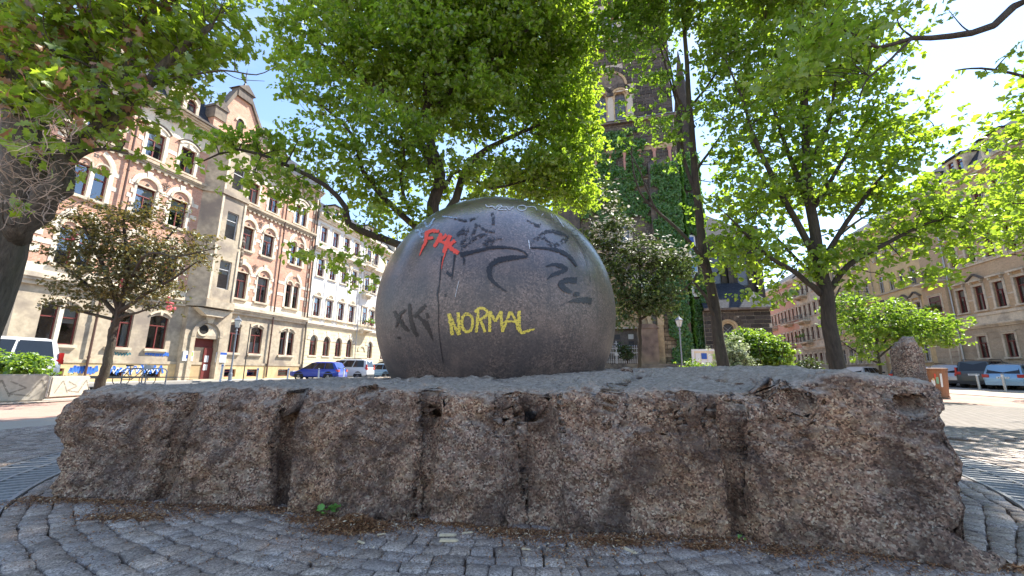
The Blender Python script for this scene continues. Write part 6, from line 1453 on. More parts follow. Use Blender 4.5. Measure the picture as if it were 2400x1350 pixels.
# neighbour tree out of frame on the right whose limb hangs into the top corner
tr = [(8.6, 4.6, -.02), (8.5, 4.6, 2), (8.3, 4.5, 4.2), (8.2, 4.6, 6.5), (8.1, 4.7, 9)]
a_ = at(2420, -10, 5.0)
NT = [([(8.3, 4.5, 4.2), (7.6, 4.7, 4.9)] + PL([(2420, -5, 5), (2330, 60, 5), (2230, 85, 5), (2140, 88, 5), (2060, 112, 5), (2000, 90, 5)], 5), .075, .014), (PL([(2140, 88, 5), (2075, 150, 4.9), (2030, 190, 4.9), (2010, 250, 4.9)], 5), .02, .006), ([(8.3, 4.5, 4.2), (7.2, 4.7, 4.6)] + PL([(2400, 178, 4.9), (2300, 160, 4.9), (2240, 165, 4.9)], 5), .03, .008), (PL([(2060, 112, 5), (1960, 60, 5), (1900, 30, 5)], 5), .02, .006)]
nb = [B(1880, 130, 5, 110, 55, .5, 1.0), B(1960, 50, 5, 130, 45, .5, .7), B(2100, 20, 5, 110, 24, .5, .5), B(1830, 190, 5, 60, 40, .4), B(1990, 150, 4.9, 60, 40, .4, .8), B(2250, 10, 5, 80, 14, .4, .5), B(2360, 140, 4.9, 50, 18, .4, .6), B(2320, 180, 4.9, 30, 30, .3), B(2390, 240, 4.8, 20, 18, .3), B(2240, 380, 5.2, 1, 1, .1), ((12.6, 3.0, 8.4), 2.6, 2, 2, .5)]
tree('linden_tree', 'tree standing outside the right picture edge with one dark limb across the top corner', (tr, .28, .12), NT, nb[:9] + nb[10:], .13, .27, 13, .13, M_leaf, M_bark, 66, lob=True, twr=.007)
# unseen trees added outside the right edge to shade the paving
def shade_tree(x, y, hgt, R, seed, lab, den=.5):
    tr = [(x, y, -.02), (x + .1, y, hgt * .3), (x - .1, y + .1, hgt * .6), (x, y, hgt * .9)]
    r = np.random.default_rng(seed); lm = []
    for k in range(9):
        a = k * 2.4; z = hgt * (.35 + .05 * k); lm.append(([(x, y, z), (x + R * .5 * math.cos(a), y + R * .5 * math.sin(a), z + hgt * .12), (x + R * .85 * math.cos(a), y + R * .85 * math.sin(a), z + hgt * .16)], .09, .015))
    bl = [((x, y, hgt * .72), R, R, hgt * .28, den)]
    tree('maple_tree', lab, (tr, .26, .06), lm, bl, .17, .55, 26, .26, M_leaf, M_bark, seed, twr=.012)
shade_tree(24.5, 15.5, 11, 3.6, 72, 'unseen tree added for shade just outside the right edge beyond the parked cars')
shade_tree(16.5, 8.5, 10, 3.9, 74, 'unseen tree added for shade outside the right edge beside the paving')
# hawthorn
tr = PL([(252, 850), (262, 790), (276, 742), (290, 700)], 12.2); b0 = at(240, 880, 12.2); tr = [Vector((b0.x - .1, b0.y, -.02))] + tr
HT = [(PL(p, 12.2), a, .012) for p, a in [([(276, 742), (230, 690), (170, 640, 12), (130, 610, 11.8)], .07), ([(280, 735), (250, 640), (200, 540, 12), (180, 490, 12)], .08), ([(288, 705), (300, 600), (290, 520), (300, 470)], .08), ([(288, 700), (350, 620, 12.4), (390, 560, 12.5), (430, 520, 12.6)], .08), ([(282, 730), (340, 690, 12), (410, 650, 11.8), (480, 600, 11.6)], .07), ([(276, 745), (330, 730, 12), (390, 710, 11.6)], .05), ([(270, 750), (190, 730, 12), (110, 712, 11.8)], .05), ([(290, 700), (340, 600, 11.4), (420, 600, 11.2), (510, 580, 11)], .05)]]
hb = [B(170, 530, 12, 60, 30), B(240, 510, 12.2, 60, 40), B(330, 520, 12.2, 70, 40, None, .8), B(180, 600, 12, 60, 34), B(280, 590, 12.4, 80, 50), B(370, 600, 12.2, 70, 50), B(430, 570, 12, 50, 30), B(470, 610, 11.6, 45, 20), B(300, 660, 12.2, 90, 40), B(200, 680, 12, 60, 26), B(380, 670, 12, 50, 26), B(110, 712, 11.8, 40, 8, .4), B(130, 480, 12, 30, 16), B(350, 710, 11.8, 50, 16), B(490, 560, 11.2, 40, 12, .4), B(190, 720, 12, 50, 12), B(390, 480, 12.3, 40, 16)]
def pinks(root, base, cl, r):
    mb = MB()
    for (px, py) in ((402, 722), (283, 667), (170, 560), (395, 712)):
        c = np.array(at(px, py, 11.7)) - base
        for k in range(9): mb.lathe([(.015, 0), (.04, .03), (.01, .05)], 5, tuple(c + r.normal(0, .06, 3)))
    mb.build('pink_blossom', simple('pink_petals', (.60, .16, .18), .7, .2, 20, 0), root)['kind'] = 'stuff'
tree('hawthorn_tree', 'small bronze leaved hawthorn with leaning trunk in front of the brick house', (tr, .13, .07), HT, hb, .085, .30, 15, .13, M_leafR, M_bark, 77, flat=.4, cat='tree', twr=.008, extra=pinks)
# dogwood beside the ball
b0 = at(1500, 860, 15.5); tr = [Vector((b0.x, b0.y, -.02)), Vector((b0.x, b0.y, 1.2)), at(1500, 700, 15.5)]
DT = [(PL([(1500, 740), (1450, 650), (1420, 580)], 15.5), .06, .01), (PL([(1500, 730), (1540, 640), (1580, 590)], 15.5), .06, .01), (PL([(1500, 740), (1500, 620), (1490, 540)], 15.5), .06, .01), (PL([(1500, 730, 15.5), (1470, 700, 14.8), (1460, 640, 14.5)], 15.5), .05, .01), (PL([(1500, 750), (1600, 680), (1640, 640)], 15.5), .05, .01)]
db = [B(1440, 530, 15.5, 60, 34, 1.2, .6), B(1430, 610, 15.2, 60, 50, 1.2, .8), B(1520, 600, 15.4, 70, 36, 1.2, .8), B(1580, 640, 15.4, 70, 35, 1.2), B(1470, 690, 15, 80, 45, 1.4), B(1540, 710, 15, 60, 35, 1.2), B(1400, 560, 15.6, 40, 40, 1), B(1450, 750, 14.8, 40, 24, .8), B(1400, 470, 15.8, 50, 30, 1, .8)]
def bracts(root, base, cl, r):
    k = cl[(cl[:, 2] > np.percentile(cl[:, 2], 55))]; k = k[r.random(len(k)) < .8]
    n = len(k) * 9; C = np.repeat(k, 9, 0) + r.normal(0, 1, (n, 3)) * [.26, .26, .10] + [0, -.15, .16]; N_ = r.normal(0, .3, (n, 3)) + [0, -.25, 1]; N_ /= np.linalg.norm(N_, axis=1)[:, None]
    px = 1200 + F * C[:, 0] / C[:, 1]; keep = px > 1390; C, N_ = C[keep], N_[keep]
    V, Fq, kk = leafquads(C - base, N_, .13, r); link('blossom', npmesh('blossom', V, Fq, M_leafW, False, np.repeat(r.random(len(C)), kk)), root)['kind'] = 'stuff'
tree('dogwood_tree', 'dark dogwood tree topped with white bracts right beside the ball', (tr, .10, .05), DT, db, .12, .44, 30, .20, M_leafD, M_bark, 88, flat=.5, extra=bracts)
# shrubs
def shrub(name, lab, px, py, Y, w_, h_, leaf, mat, seed, per=26, sp=.3, cat='shrub', zb=None, den=1., stems=6):
    c = at(px, py, Y); base = Vector((c.x, c.y, 0)); r = np.random.default_rng(seed); zb = zb if zb is not None else 0
    tr = [Vector((c.x, c.y, zb - .02)), Vector((c.x + .02, c.y, zb + h_ * .2)), Vector((c.x, c.y + .03, zb + h_ * .5))]
    lm = [([(c.x, c.y, zb + h_ * .1), (c.x + w_ * .3 * math.cos(a), c.y + w_ * .3 * math.sin(a), zb + h_ * .45), (c.x + w_ * .42 * math.cos(a), c.y + w_ * .42 * math.sin(a), zb + h_ * .75)], .03, .008) for a in np.linspace(0, 6.28, stems, endpoint=False)]
    bl = [((c.x + r.uniform(-.25, .25) * w_, c.y + r.uniform(-.2, .2) * w_, zb + h_ * r.uniform(.4, .7)), w_ * .3, w_ * .28, h_ * .32, den) for k in range(5)]
    return tree(name, lab, (tr, .045, .02), lm, bl, leaf, sp, per, sp * .5, mat, M_bark, seed, cat=cat, twr=.006)
shrub('shrub', 'round white flecked green shrub between the leaning trunk and the orange houses', 1780, 830, 20, 2.9, 3.0, .13, M_bush, 91)
shrub('shrub', 'pale flowering shrub directly right of the leaning trunk base', 1718, 835, 19, 1.7, 2.6, .12, leafmat('pale_green_leaf', (.20, .26, .12), (.50, .52, .40), (.3, .4, .15), (.5, .55, .3), .35), 92)
shrub('shrub', 'low green shrub under the notice board', 1650, 862, 24, 2.0, 1.5, .12, M_bush, 93)
shrub('shrub', 'small dark shrub beside the far white cars', 1885, 835, 22, 1.4, 1.8, .12, M_leafD, 94, den=.6)
shrub('potted_shrub', 'small dark shrub growing against the iron fence', 1470, 835, 32, 1.3, 1.6, .12, M_leafD, 95, zb=1.5, cat='shrub')
# multi stemmed bright shrub tree on the right
b0 = at(2060, 850, 14.5); tr = [Vector((b0.x, b0.y, -.02)), Vector((b0.x, b0.y, .9)), at(2055, 790, 14.5), at(2070, 740, 14.5)]
ST = [(PL(p, 14.5), .035, .008) for p in ([(2056, 830), (2020, 780), (1990, 730)], [(2056, 830), (2100, 760), (2150, 720)], [(2056, 800), (2060, 740), (2050, 700)], [(2056, 840), (2120, 790), (2200, 750)], [(2056, 850), (2000, 820), (1960, 790)])]
sb = [B(1990, 740, 14.5, 50, 40, .9, .45), B(2060, 750, 14.5, 60, 44, 1, .45), B(2130, 755, 14.5, 60, 40, 1, .5), B(2190, 775, 14.5, 45, 30, .8, .7), B(2000, 800, 14.5, 40, 40, .8, .45), B(2110, 790, 14.5, 60, 26, .8, .8), B(2215, 800, 14.4, 22, 22, .4), B(1970, 700, 14.6, 22, 20, .5, .8)]
tree('bright_shrub_tree', 'spreading bright green shrub tree behind the right part of the stone', (tr, .06, .025), ST, sb, .12, .3, 20, .15, M_bush, M_bark, 97, twr=.006)
# ================================================================== STREET FURNITURE AND CARS
def onN(px, n, py=872):
    r = ray(px, py); k = NL.x * r[0] + NL.y * r[1]; t = n / k; return Vector((r[0] * t, r[1] * t, 0))
PC = {n: carpaint(n.replace(' ', '_') + '_car_paint', c, m) for n, c, m in (('blue', (.015, .05, .36), .3), ('white', (.62, .63, .64), .0), ('silver', (.34, .35, .37), .7), ('anthracite', (.045, .055, .06), .5), ('light blue', (.22, .36, .50), .5), ('pale silver', (.45, .47, .50), .6))}
def car(lab, col, kind, pos, hd, group='cars parked along the square', plate=True):
    """hd: heading clockwise from +Y, nose forward"""
    L, W, Ht = {'hatch': (4.0, 1.74, 1.46), 'suv': (4.3, 1.84, 1.56), 'mpv': (4.5, 1.86, 1.76), 'wagon': (4.6, 1.80, 1.50), 'van': (5.0, 1.98, 2.0)}[kind]
    root = thing('parked_car' if kind != 'van' else 'parked_van', lab, 'car' if kind != 'van' else 'van', pos, math.pi / 2 - hd, group)
    h = L / 2; belt = Ht * .60
    if kind in ('hatch', 'suv', 'wagon'):
        prof = [(-h, .62, 0), (-h + .03, belt - .05, 0), (-h + .10, belt + .03, 1), (-h + (.42 if kind != 'wagon' else .36), Ht - .07, 2), (-h + .75, Ht, 2), (-.1, Ht + .01, 2), (.35, Ht - .08, 2), (1.05 - (.0 if kind != 'wagon' else .05), belt + .03, 1), (h - .55, belt - .14, 0), (h - .12, belt - .28, 0), (h, .48, 0)]
    elif kind == 'mpv':
        prof = [(-h, .62, 0), (-h + .03, belt - .05, 0), (-h + .06, belt + .03, 1), (-h + .20, Ht - .07, 2), (-h + .5, Ht, 2), (.1, Ht + .01, 2), (.6, Ht - .1, 2), (1.45, belt + .03, 1), (h - .4, belt - .18, 0), (h - .1, belt - .32, 0), (h, .48, 0)]
    else:
        prof = [(-h, .62, 0), (-h + .02, belt - .05, 0), (-h + .05, belt + .03, 1), (-h + .22, Ht - .06, 2), (-h + .5, Ht, 2), (.5, Ht + .01, 2), (1.0, Ht - .1, 2), (1.75, belt + .03, 1), (h - .3, belt - .2, 0), (h - .06, belt - .4, 0), (h, .5, 0)]
    V = []; Wd_ = W / 2; rings_ = []
    for x, top, fl in prof:
        e = min(1, (h - abs(x)) / .35); w_ = Wd_ * (.86 + .14 * math.sqrt(max(0, e))); zb = .22 + .10 * (1 - min(1, (h - abs(x)) / .5))
        tw = w_ * (.74 if fl == 2 else .86); bz = min(belt, top - .02)
        half = [(w_ * .80, zb), (w_ * .97, zb + .10), (w_, zb + .32), (w_ * .985, max(zb + .34, bz - .12)), (w_ * .93, bz), (tw + (w_ * .93 - tw) * .06, max(bz + .005, top - .05)), (tw * .86, top), (0, top + .015)]
        if fl != 2: half[5] = (w_ * .90, bz + .008)
        rings_.append([(x, y, z) for y, z in half] + [(x, -y, z) for y, z in half[::-1][1:]])
    mb = MB(); n = len(rings_[0])
    for r in rings_: mb.v += r
    for i in range(len(rings_) - 1):
        for k in range(n - 1): mb.f.append((i * n + k, i * n + k + 1, (i + 1) * n + k + 1, (i + 1) * n + k)); mb.m.append(0)
    mb.f.append(tuple(range(n))[::-1]); mb.m.append(0); b_ = (len(rings_) - 1) * n; mb.f.append(tuple(b_ + k for k in range(n))); mb.m.append(0)
    for i in range(len(rings_) - 1): mb.f.append((i * n, (i + 1) * n, (i + 1) * n + n - 1, i * n + n - 1)); mb.m.append(0)
    me = mb.mesh('body', PC[col]); bm = bmesh.new(); bm.from_mesh(me); bmesh.ops.recalc_face_normals(bm, faces=bm.faces); bmesh.ops.subdivide_edges(bm, edges=[e for e in bm.edges], cuts=1, smooth=.0) if False else None; bm.to_mesh(me); bm.free()
    me.polygons.foreach_set('use_smooth', [True] * len(me.polygons))
    body = link('body', me, root)
    if hasattr(me, 'set_sharp_from_angle'): me.set_sharp_from_angle(angle=R_(38))
    # glass
    def P(i, y, z, t=0): return None
    r0, r1 = rings_[2], rings_[3]; f0, f1 = rings_[7], rings_[6]; e = .012
    g = MB(); g.q([(r0[4][0] - e, r0[4][1] * .86, r0[4][2] + .03), (r0[4][0] - e, -r0[4][1] * .86, r0[4][2] + .03), (r1[5][0] - e, -r1[5][1] * .88, r1[5][2] + .0), (r1[5][0] - e, r1[5][1] * .88, r1[5][2] + .0)]); g.build('rear_window', M_carglass, body)
    g = MB(); g.q([(f0[4][0] + e, -f0[4][1] * .9, f0[4][2] + .03), (f0[4][0] + e, f0[4][1] * .9, f0[4][2] + .03), (f1[5][0] + e, f1[5][1] * .94, f1[5][2] + .01), (f1[5][0] + e, -f1[5][1] * .94, f1[5][2] + .01)]); g.build('windscreen', M_carglass, body)
    xb0, xb1 = r0[4][0] + .25, f0[4][0] - .12; xt0, xt1 = r1[5][0] + .18, f1[5][0] - .05; zb_, zt_ = belt + .03, Ht - .11; yb = Wd_ * .93; yt = Wd_ * .76
    for s_ in (1, -1):
        for a, b2 in ((0, .30), (.33, .64), (.67, 1.)):
            q = [(xb0 + (xb1 - xb0) * a, s_ * (yb + e), zb_), (xb0 + (xb1 - xb0) * b2, s_ * (yb + e), zb_), (xt0 + (xt1 - xt0) * b2, s_ * (yt + e + .03), zt_), (xt0 + (xt1 - xt0) * a, s_ * (yt + e + .03), zt_)]
            g = MB(); g.q(q if s_ < 0 else q[::-1]); g.build('side_window', M_carglass, body)
        g = MB(); g.box(1.0, 1.14, min(s_ * .84 * W / 1.8, s_ * 1.02 * W / 1.8), max(s_ * .84 * W / 1.8, s_ * 1.02 * W / 1.8), belt + .0, belt + .14); g.build('wing_mirror', M_plastic, body)
        g = MB(); g.box(-h + .0 - .015, -h + .22, min(s_ * (Wd_ - .34), s_ * (Wd_ * .93)), max(s_ * (Wd_ - .34), s_ * (Wd_ * .93)), belt - .20, belt - .02)
        if kind in ('mpv', 'van'): g.box(-h + .0, -h + .14, min(s_ * (Wd_ - .16), s_ * (Wd_ * .92)), max(s_ * (Wd_ - .16), s_ * (Wd_ * .92)), belt - .02, belt + .25)
        g.build('tail_light', M_tail, body)
        g = MB(); g.box(h - .30, h - .02, min(s_ * (Wd_ - .38), s_ * (Wd_ * .90)), max(s_ * (Wd_ - .38), s_ * (Wd_ * .90)), .60, .74); g.build('headlight', M_clear, body)
        g = MB(); g.box(-.2, -.05, min(s_ * (Wd_ * .99), s_ * (Wd_ + .015)), max(s_ * (Wd_ * .99), s_ * (Wd_ + .015)), belt - .18, belt - .15); g.build('door_handle', PC[col], body)
    g = MB(); g.box(-h - .025, -h + .2, -Wd_ * .84, Wd_ * .84, .26, .46); g.build('rear_bumper', M_plastic if kind in ('mpv', 'suv') else PC[col], body)
    if plate:
        g = MB(); g.box(-h - .04, -h + .01, -.26, .26, belt - .26 if kind != 'suv' else .52, belt - .15 if kind != 'suv' else .63); p = g.build('number_plate', M_signw, body)
        g = MB(); r = random.Random(lab)
        zc_ = (belt - .205) if kind != 'suv' else .575
        for k in range(7):
            if k != 2: y = -.20 + .058 * k; g.box(-h - .045, -h - .04, y, y + .03, zc_ - .03, zc_ + .03) if r.random() < .5 else g.box(-h - .045, -h - .04, y, y + .012, zc_ - .03, zc_ + .03)
        g.build('plate_characters', M_plastic, p)['kind'] = 'stuff'
    if kind in ('mpv', 'suv'):
        for s_ in (1, -1): g = MB(); g.tube([(-h + .6, s_ * Wd_ * .66, Ht + .01), (-h + .7, s_ * Wd_ * .66, Ht + .06), (.1, s_ * Wd_ * .66, Ht + .07), (.25, s_ * Wd_ * .66, Ht + .01)], .018, 5); g.build('roof_rail', M_plastic, body)
    for x in (-h + .78, h - .82):
        for s_ in (1, -1):
            g = MB(); R = .325; n_ = 20
            for (ra, rb, ya, yb2) in ((R, R, Wd_ - .22, Wd_ - .015), (R, .21, Wd_ - .015, Wd_ - .005)):
                for k in range(n_):
                    a, b2 = 2 * math.pi * k / n_, 2 * math.pi * (k + 1) / n_
                    g.q([(x + ra * math.cos(a), s_ * ya, R + ra * math.sin(a)), (x + ra * math.cos(b2), s_ * ya, R + ra * math.sin(b2)), (x + rb * math.cos(b2), s_ * yb2, R + rb * math.sin(b2)), (x + rb * math.cos(a), s_ * yb2, R + rb * math.sin(a))])
            wh = g.build('wheel', M_tyre, root)
            g = MB()
            for k in range(10): a = 2 * math.pi * k / 10; g.q([(x, s_ * (Wd_ + .0), R), (x + .21 * math.cos(a - .16), s_ * (Wd_ - .004), R + .21 * math.sin(a - .16)), (x + .21 * math.cos(a + .16), s_ * (Wd_ - .004), R + .21 * math.sin(a + .16))])
            g.build('rim', M_alloy, wh)
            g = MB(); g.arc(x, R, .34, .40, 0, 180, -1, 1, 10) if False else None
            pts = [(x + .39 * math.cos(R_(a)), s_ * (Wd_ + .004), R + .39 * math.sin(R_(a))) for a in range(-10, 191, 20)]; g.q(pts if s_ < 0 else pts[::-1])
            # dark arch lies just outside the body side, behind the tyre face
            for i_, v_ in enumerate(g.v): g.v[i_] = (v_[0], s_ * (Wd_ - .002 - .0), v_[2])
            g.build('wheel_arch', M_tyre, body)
    return root
VANP = onN(146, -21.6, 868); VANPOS = (VANP.x - DL.x * 2.5 - NL.x * .99, VANP.y - DL.y * 2.5 - NL.y * .99, 0)
hd = R_(66)
car('silver compact car half hidden behind the brown litter bin', 'pale silver', 'hatch', onN(2176, 23.6), hd)
car('silver crossover with red tail lamps between the litter bin and the dark minivan', 'silver', 'suv', onN(2243, 23.6), hd)
car('dark anthracite minivan with roof rails, tallest of the parked cars on the right', 'anthracite', 'mpv', onN(2318, 23.6), hd)
car('light blue estate car parked at the right picture edge', 'light blue', 'wagon', onN(2386, 23.4), hd)
for k, (px, c, kd, lab) in enumerate([(2140, 'anthracite', 'hatch', 'dark hatchback parked behind the standing stone'), (2030, 'white', 'wagon', 'white estate car parked behind the bright shrub tree'), (1885, 'white', 'hatch', 'white car far down the right street, right one of two'), (1845, 'pale silver', 'wagon', 'pale car far down the right street, left one of two')]):
    car(lab, c, kd, onN(px, 23.6), hd, plate=False)
car('blue hatchback parked with its nose to the brick house', 'blue', 'hatch', onN(748, -23.6, 868), R_(-86), plate=False)
car('white van parked beyond the blue hatchback', 'white', 'mpv', onN(812, -23.9, 868), R_(-86), plate=False)
car('light blue car parked beside the ball far down the left street', 'light blue', 'hatch', onN(884, -23.6, 868), R_(-86), plate=False)
car('dark car parked beyond the light blue one next to the ball', 'anthracite', 'mpv', onN(905, -24.4, 868), R_(-86), plate=False)
car('white delivery van parked behind the concrete planter at the left edge', 'white', 'van', VANPOS, R_(14.7 + 180), plate=False)

def lantern(nm, lab, pos, hgt, mat, group='gas style street lamps'):
    root = thing(nm, lab, 'street lamp', pos, .4, group); mb = MB()
    mb.lathe([(.17, 0), (.17, .08), (.12, .12), (.11, .55), (.08, .62), (.075, .9), (.05, 1.0), (.045, hgt - .95), (.08, hgt - .92), (.05, hgt - .86), (.05, hgt - .72)], 12); mb.tube([(-.22, 0, hgt - 1.15), (.22, 0, hgt - 1.15)], .014, 5); mb.build('post', mat, root, smooth=False)
    mb = MB()
    for k in range(4):
        a = math.pi / 4 + k * math.pi / 2; mb.tube([(.13 * math.cos(a), .13 * math.sin(a), hgt - .72), (.24 * math.cos(a), .24 * math.sin(a), hgt - .24)], .013, 4)
    mb.lathe([(.14, hgt - .73), (.15, hgt - .70)], 4); mb.lathe([(.27, hgt - .25), (.27, hgt - .22), (.14, hgt - .08), (.08, hgt - .06), (.08, hgt + .0), (.03, hgt + .04), (.015, hgt + .14)], 4); mb.build('lantern_frame', mat, root)
    mb = MB(); mb.lathe([(.12, hgt - .70), (.225, hgt - .26)], 4); mb.build('lantern_glass', M_lampglass, root); return root
lantern('street_lamp', 'grey lantern post in front of the brick house beside its door', onN(541, -24.9), 4.3, M_lampgrey)
lantern('street_lamp', 'pale lantern post in front of the ivy buttress left of the notice board', at(1600, 870, 28.6).xy.to_3d(), 4.7, M_lampgrey)
lantern('street_lamp', 'small distant lantern post above the round shrub in front of the orange house', at(1838, 870, 52).xy.to_3d(), 4.6, M_lampgrey)
# sign pole
p = onN(572, -24.6); r = thing('sign_pole', 'thin dark pole with small edge on signs right of the grey lantern post', 'sign pole', p)
mb = MB(); mb.tube([(0, 0, 0), (0, 0, 3.9)], .032, 8); mb.build('pole', M_iron, r); 
for z in (3.0, 3.4): mb = MB(); mb.box(-.02, .02, -.2, .2, z, z + .34); mb.build('sign_plate', M_plastic, r, None, (0, 0, .55))
def bollard(px, n, mat, lab, hgt=.95, pos=None):
    p = pos or onN(px, n); r = thing('bollard', lab, 'bollard', p, 0, 'bollards along the kerb'); mb = MB(); mb.lathe([(.055, 0), (.055, hgt - .04), (.05, hgt - .01), (.03, hgt)], 12); mb.build('post', mat, r); mb = MB(); mb.lathe([(.058, hgt - .14), (.058, hgt - .08)], 12); mb.build('collar', M_signw if mat is M_galv else M_graffb, r)
    r.rotation_euler = (random.uniform(-.02, .02), random.uniform(-.03, .03), 0); return r
bollard(519, -22.5, M_signw, 'white post with blue scribbles left of the grey lantern post', 1.15)
bollard(604, -23.2, M_signw, 'short pale post right of the thin sign pole'); bollard(675, -22.3, M_signw, 'short pale post at the nose of the blue hatchback'); bollard(748, -21.2, M_signw, 'short pale post in front of the blue hatchback door')
bollard(806, -21.2, M_signw, 'short pale post at the tail of the blue hatchback')
bollard(0, 0, M_galv, 'grey steel bollard in front of the dark minivan', .92, ground(2297, 914)); bollard(0, 0, M_galv, 'grey steel bollard in front of the light blue estate car', .92, ground(2358, 918))
bollard(0, 0, simple('turquoise_paint', (.25, .55, .55), .5, .2, 20, 0), 'turquoise painted bollard just right of the litter bin', .98, ground(2221, 909))
# litter bin
p = ground(2190, 931); r = thing('litter_bin', 'rusty brown cylindrical litter bin with peeling stickers right of the stone', 'litter bin', (p.x, p.y, 0))
s_ = 1.12
mb = MB(); mb.lathe([(.44, 0), (.44, .04), (.42, .06), (.50, 1.02), (.52, 1.04), (.52, 1.10), (.47, 1.11), (.45, 1.03)], 24); o = mb.build('drum', M_rust, r)
mb = MB(); mb.lathe([(.47, 1.0), (.0, 1.001)], 24); mb.build('liner', M_plastic, r)
for k, (a, z, w_, h, mm) in enumerate([(-2.25, .45, .10, .22, M_signw), (-2.1, .7, .05, .2, M_red), (-2.0, .52, .08, .25, simple('green_sticker', (.20, .40, .25), .6, .3, 30, 0)), (-2.3, .3, .12, .1, M_graffb), (-2.22, .62, .06, .10, M_ochre), (-1.75, .4, .07, .5, M_signw)]):
    mb = MB(); n = 5
    for i in range(n):
        a0, a1 = a + w_ * 2 * (i / n - .5), a + w_ * 2 * ((i + 1) / n - .5); R0, R1 = .428 + .083 * z, .428 + .083 * (z + h); jz = .02 * math.sin(i * 2.1)
        mb.q([(R0 * math.cos(a0), R0 * math.sin(a0), z + jz), (R0 * math.cos(a1), R0 * math.sin(a1), z + jz * .5), (R1 * math.cos(a1), R1 * math.sin(a1), z + h - jz), (R1 * math.cos(a0), R1 * math.sin(a0), z + h)])
    mb.build('sticker', mm, r)
# standing stone behind
def boulder(nm, lab, c, sx, sy, sz, seed, mat=None):
    bm = bmesh.new(); bmesh.ops.create_icosphere(bm, subdivisions=5, radius=1); V = np.array([v_.co for v_ in bm.verts])
    sg = np.sign(V) * np.abs(V) ** .55; sg /= np.linalg.norm(sg, axis=1)[:, None] ** .35; sg *= (1 + .10 * fbm(V, 1.6, 3, seed) + .035 * fbm(V, 8, 3, seed + 2))[:, None]
    for v_, q in zip(bm.verts, sg): v_.co = (q[0] * sx, q[1] * sy, (q[2] + .9) * sz)
    me = bpy.data.meshes.new(nm); bm.to_mesh(me); bm.free(); me.materials.append(mat or M_rock); me.polygons.foreach_set('use_smooth', [True] * len(me.polygons))
    return tag(link(nm, me, None, c), lab, 'stone')
boulder('standing_stone', 'rough brown upright stone standing behind the right end of the granite block', at(2130, 860, 3.95).xy.to_3d(), .118, .11, .66, 4)
# small wedge stone lying on the block
q = topt(1476, 876); boulder('small_stone', 'small dark wedge stone lying on the block right behind the top crack', (float(q[0]), float(q[1]) + .1, float(q[2]) - .01), .055, .05, .035, 9)
# notice board
p = at(1656, 870, 28.2).xy; r = thing('notice_board', 'white framed glazed notice board in front of the ivy beside the leaning trunk', 'notice board', (p.x, p.y, 0), AC)
mb = MB(); 
for x in (-.86, .82): mb.box(x, x + .07, -.04, .04, 0, 2.3)
mb.build('post', M_signw, r)
mb = MB(); mb.box(-.86, .89, -.09, .05, 2.28, 2.42); mb.box(-.79, .82, -.08, .04, 1.02, 1.12); mb.box(-.79, -.70, -.08, .04, 1.12, 2.28); mb.box(.73, .82, -.08, .04, 1.12, 2.28); mb.build('frame', M_signw, r)
mb = MB(); mb.box(-.70, .73, .0, .03, 1.12, 2.28); mb.build('panel', M_stoneW, r)
for a, b_, c, d, mm in [(-.62, -.3, 1.6, 2.15, M_signw), (-.25, .1, 1.75, 2.15, M_blue), (-.25, .1, 1.3, 1.7, M_signw), (.16, .4, 1.3, 2.1, M_signw), (.46, .68, 1.75, 2.1, M_green), (-.62, -.32, 1.2, 1.5, M_rust), (.46, .68, 1.2, 1.65, M_signw), (-.2, .05, 1.8, 2.05, M_signw)]:
    mb = MB(); mb.box(a, b_, -.012 - abs(a) * .01, .0, c, d); mb.build('poster', mm, r)
# rope between low posts
a_, b_ = at(1690, 872, 21), at(1835, 866, 21); a_.z, b_.z = .8, .9; r = thing('rope_barrier', 'thin pale rope strung between low posts in front of the shrubs', 'rope barrier', (a_.x, a_.y, 0))
o_ = Vector((a_.x, a_.y, 0)); mb = MB(); mb.tube([a_ - o_, (a_ + b_) / 2 - o_ - Vector((0, 0, .06)), b_ - o_], .018, 5); mb.build('rope', M_stoneW, r)
for q in (a_, b_): mb = MB(); mb.tube([(q.x - o_.x, q.y, 0) if False else (q.x - o_.x, q.y - o_.y, 0), (q.x - o_.x, q.y - o_.y, q.z + .05)], .03, 6); mb.build('post', M_wood, r)
# planter walls at the left
M_fadeC = paint('washed_out_grey_paint', (.27, .245, .20), .47, .8, 22)
def planter(nm, lab, px0, px1, py0, py1, hgt, seed):
    a, b_ = ground(px0, py0), ground(px1, py1); d = (b_ - a).normalized(); nrm = Vector((-d.y, d.x, 0)); L = (b_ - a).length; rz = math.atan2(d.y, d.x)
    r = thing(nm, lab, 'planter wall', (a.x, a.y, 0), rz)
    mb = MB(); mb.box(0, L, 0, .38, 0, hgt); bm = bmesh.new(); me = mb.mesh('wall', M_conc); bm.from_mesh(me); bmesh.ops.bevel(bm, geom=bm.edges[:], offset=.03, segments=2, affect='EDGES'); bm.to_mesh(me); bm.free(); link('wall', me, r)
    rr = np.random.default_rng(seed)
    for k in range(3):
        mb = MB(); x = L * (.12 + .3 * k); pts = [(x, hgt * .2), (x + .2, hgt * .8), (x + .4, hgt * .2)] if k != 1 else [(x, hgt * .75), (x + .3, hgt * .5), (x, hgt * .3), (x + .4, hgt * .2)]
        for (x0_, z0_), (x1_, z1_) in zip(pts[:-1], pts[1:]):
            l = math.hypot(x1_ - x0_, z1_ - z0_); nx, nz = -(z1_ - z0_) / l * .018, (x1_ - x0_) / l * .018; mb.q([(x0_ - nx, -.003 - .001 * k, z0_ - nz), (x1_ - nx, -.003 - .001 * k, z1_ - nz), (x1_ + nx, -.003 - .001 * k, z1_ + nz), (x0_ + nx, -.003 - .001 * k, z0_ + nz)])
        mb.build('graffiti_mark', M_fadeC, r)
    return r
planter('planter_wall', 'pale concrete planter wall with grey graffiti at the left edge', -60, 104, 946, 939, .70, 1)
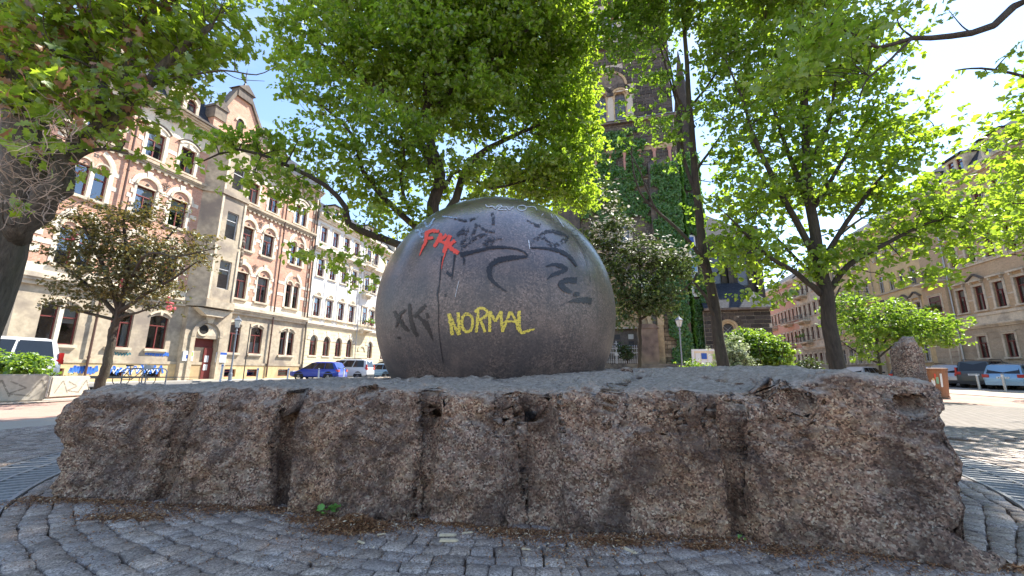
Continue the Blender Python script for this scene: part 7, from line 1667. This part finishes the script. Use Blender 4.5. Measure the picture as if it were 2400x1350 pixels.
planter('planter_wall', 'lower concrete planter wall farther back beside the first one', 112, 205, 933, 927, .62, 2)
c = ground(20, 925); mb = MB(); mb.q([(c.x - 6, c.y - 1, .5), (c.x + 1.6, c.y + .5, .5), (c.x + 2.8, c.y + 5, .5), (c.x - 4, c.y + 6, .5)]); o = mb.build('planting_bed', M_soil); o['kind'] = 'structure'
shrub('shrub', 'dense low green shrub spilling over the concrete planter at the left edge', 20, 850, 13.4, 2.4, .95, .12, M_bush, 101, zb=.35)
shrub('shrub', 'small green shrub on the planter left of the white delivery van rear', 95, 880, 13.6, 1.1, .5, .10, M_bush, 102, zb=.35)
# bicycle and hoops
def hoop(px, Y, lab):
    p = at(px, 872, Y).xy; r = thing('bicycle_stand', lab, 'bicycle stand', (p.x, p.y, 0), .35, 'steel bicycle hoops'); mb = MB(); mb.tube([(-.4, 0, 0), (-.4, 0, .72), (-.33, 0, .82), (-.22, 0, .86), (.22, 0, .86), (.33, 0, .82), (.4, 0, .72), (.4, 0, 0)], .03, 8); mb.build('hoop', M_galv, r); return p
hoop(312, 20.5, 'left steel hoop with the bicycle leaning on it'); hoop(368, 20.5, 'right empty steel hoop before the blue wall graffiti')
p = at(318, 872, 20.2).xy; r = thing('bicycle', 'dark city bicycle leaning on the left steel hoop', 'bicycle', (p.x, p.y, 0), .3)
for x in (-.52, .52):
    mb = MB(); n = 24; pts = [(x + .33 * math.cos(2 * math.pi * k / n), 0, .34 + .33 * math.sin(2 * math.pi * k / n)) for k in range(n + 1)]; mb.tube(pts, .018, 5, cap=False); wh = mb.build('wheel', M_tyre, r)
    mb = MB()
    for k in range(12): a = 2 * math.pi * k / 12; mb.tube([(x, 0, .34), (x + .31 * math.cos(a), 0, .34 + .31 * math.sin(a))], .003, 3)
    mb.build('spokes', M_galv, wh)['kind'] = 'stuff'
mb = MB()
for a, b_ in (((-.52, 0, .34), (-.12, 0, .32)), ((-.52, 0, .34), (-.22, 0, .82)), ((-.12, 0, .32), (-.26, 0, .95)), ((-.12, 0, .32), (.36, 0, .86)), ((-.22, 0, .80), (.34, 0, .88)), ((.52, 0, .34), (.33, 0, 1.0))): mb.tube([a, b_], .017, 6)
mb.build('frame', M_plastic, r)
mb = MB(); mb.tube([(.20, -.26, 1.04), (.32, -.2, 1.05), (.33, 0, 1.0), (.32, .2, 1.05), (.20, .26, 1.04)], .013, 5); mb.build('handlebar', M_galv, r); mb = MB(); mb.prism([(-.40, .95), (-.14, .95), (-.14, 1.0), (-.40, 1.02)], -.07, .07); mb.build('saddle', M_plastic, r)
mb = MB(); mb.box(.36, .62, -.15, .15, .82, 1.02); mb.build('basket', M_galv, r)
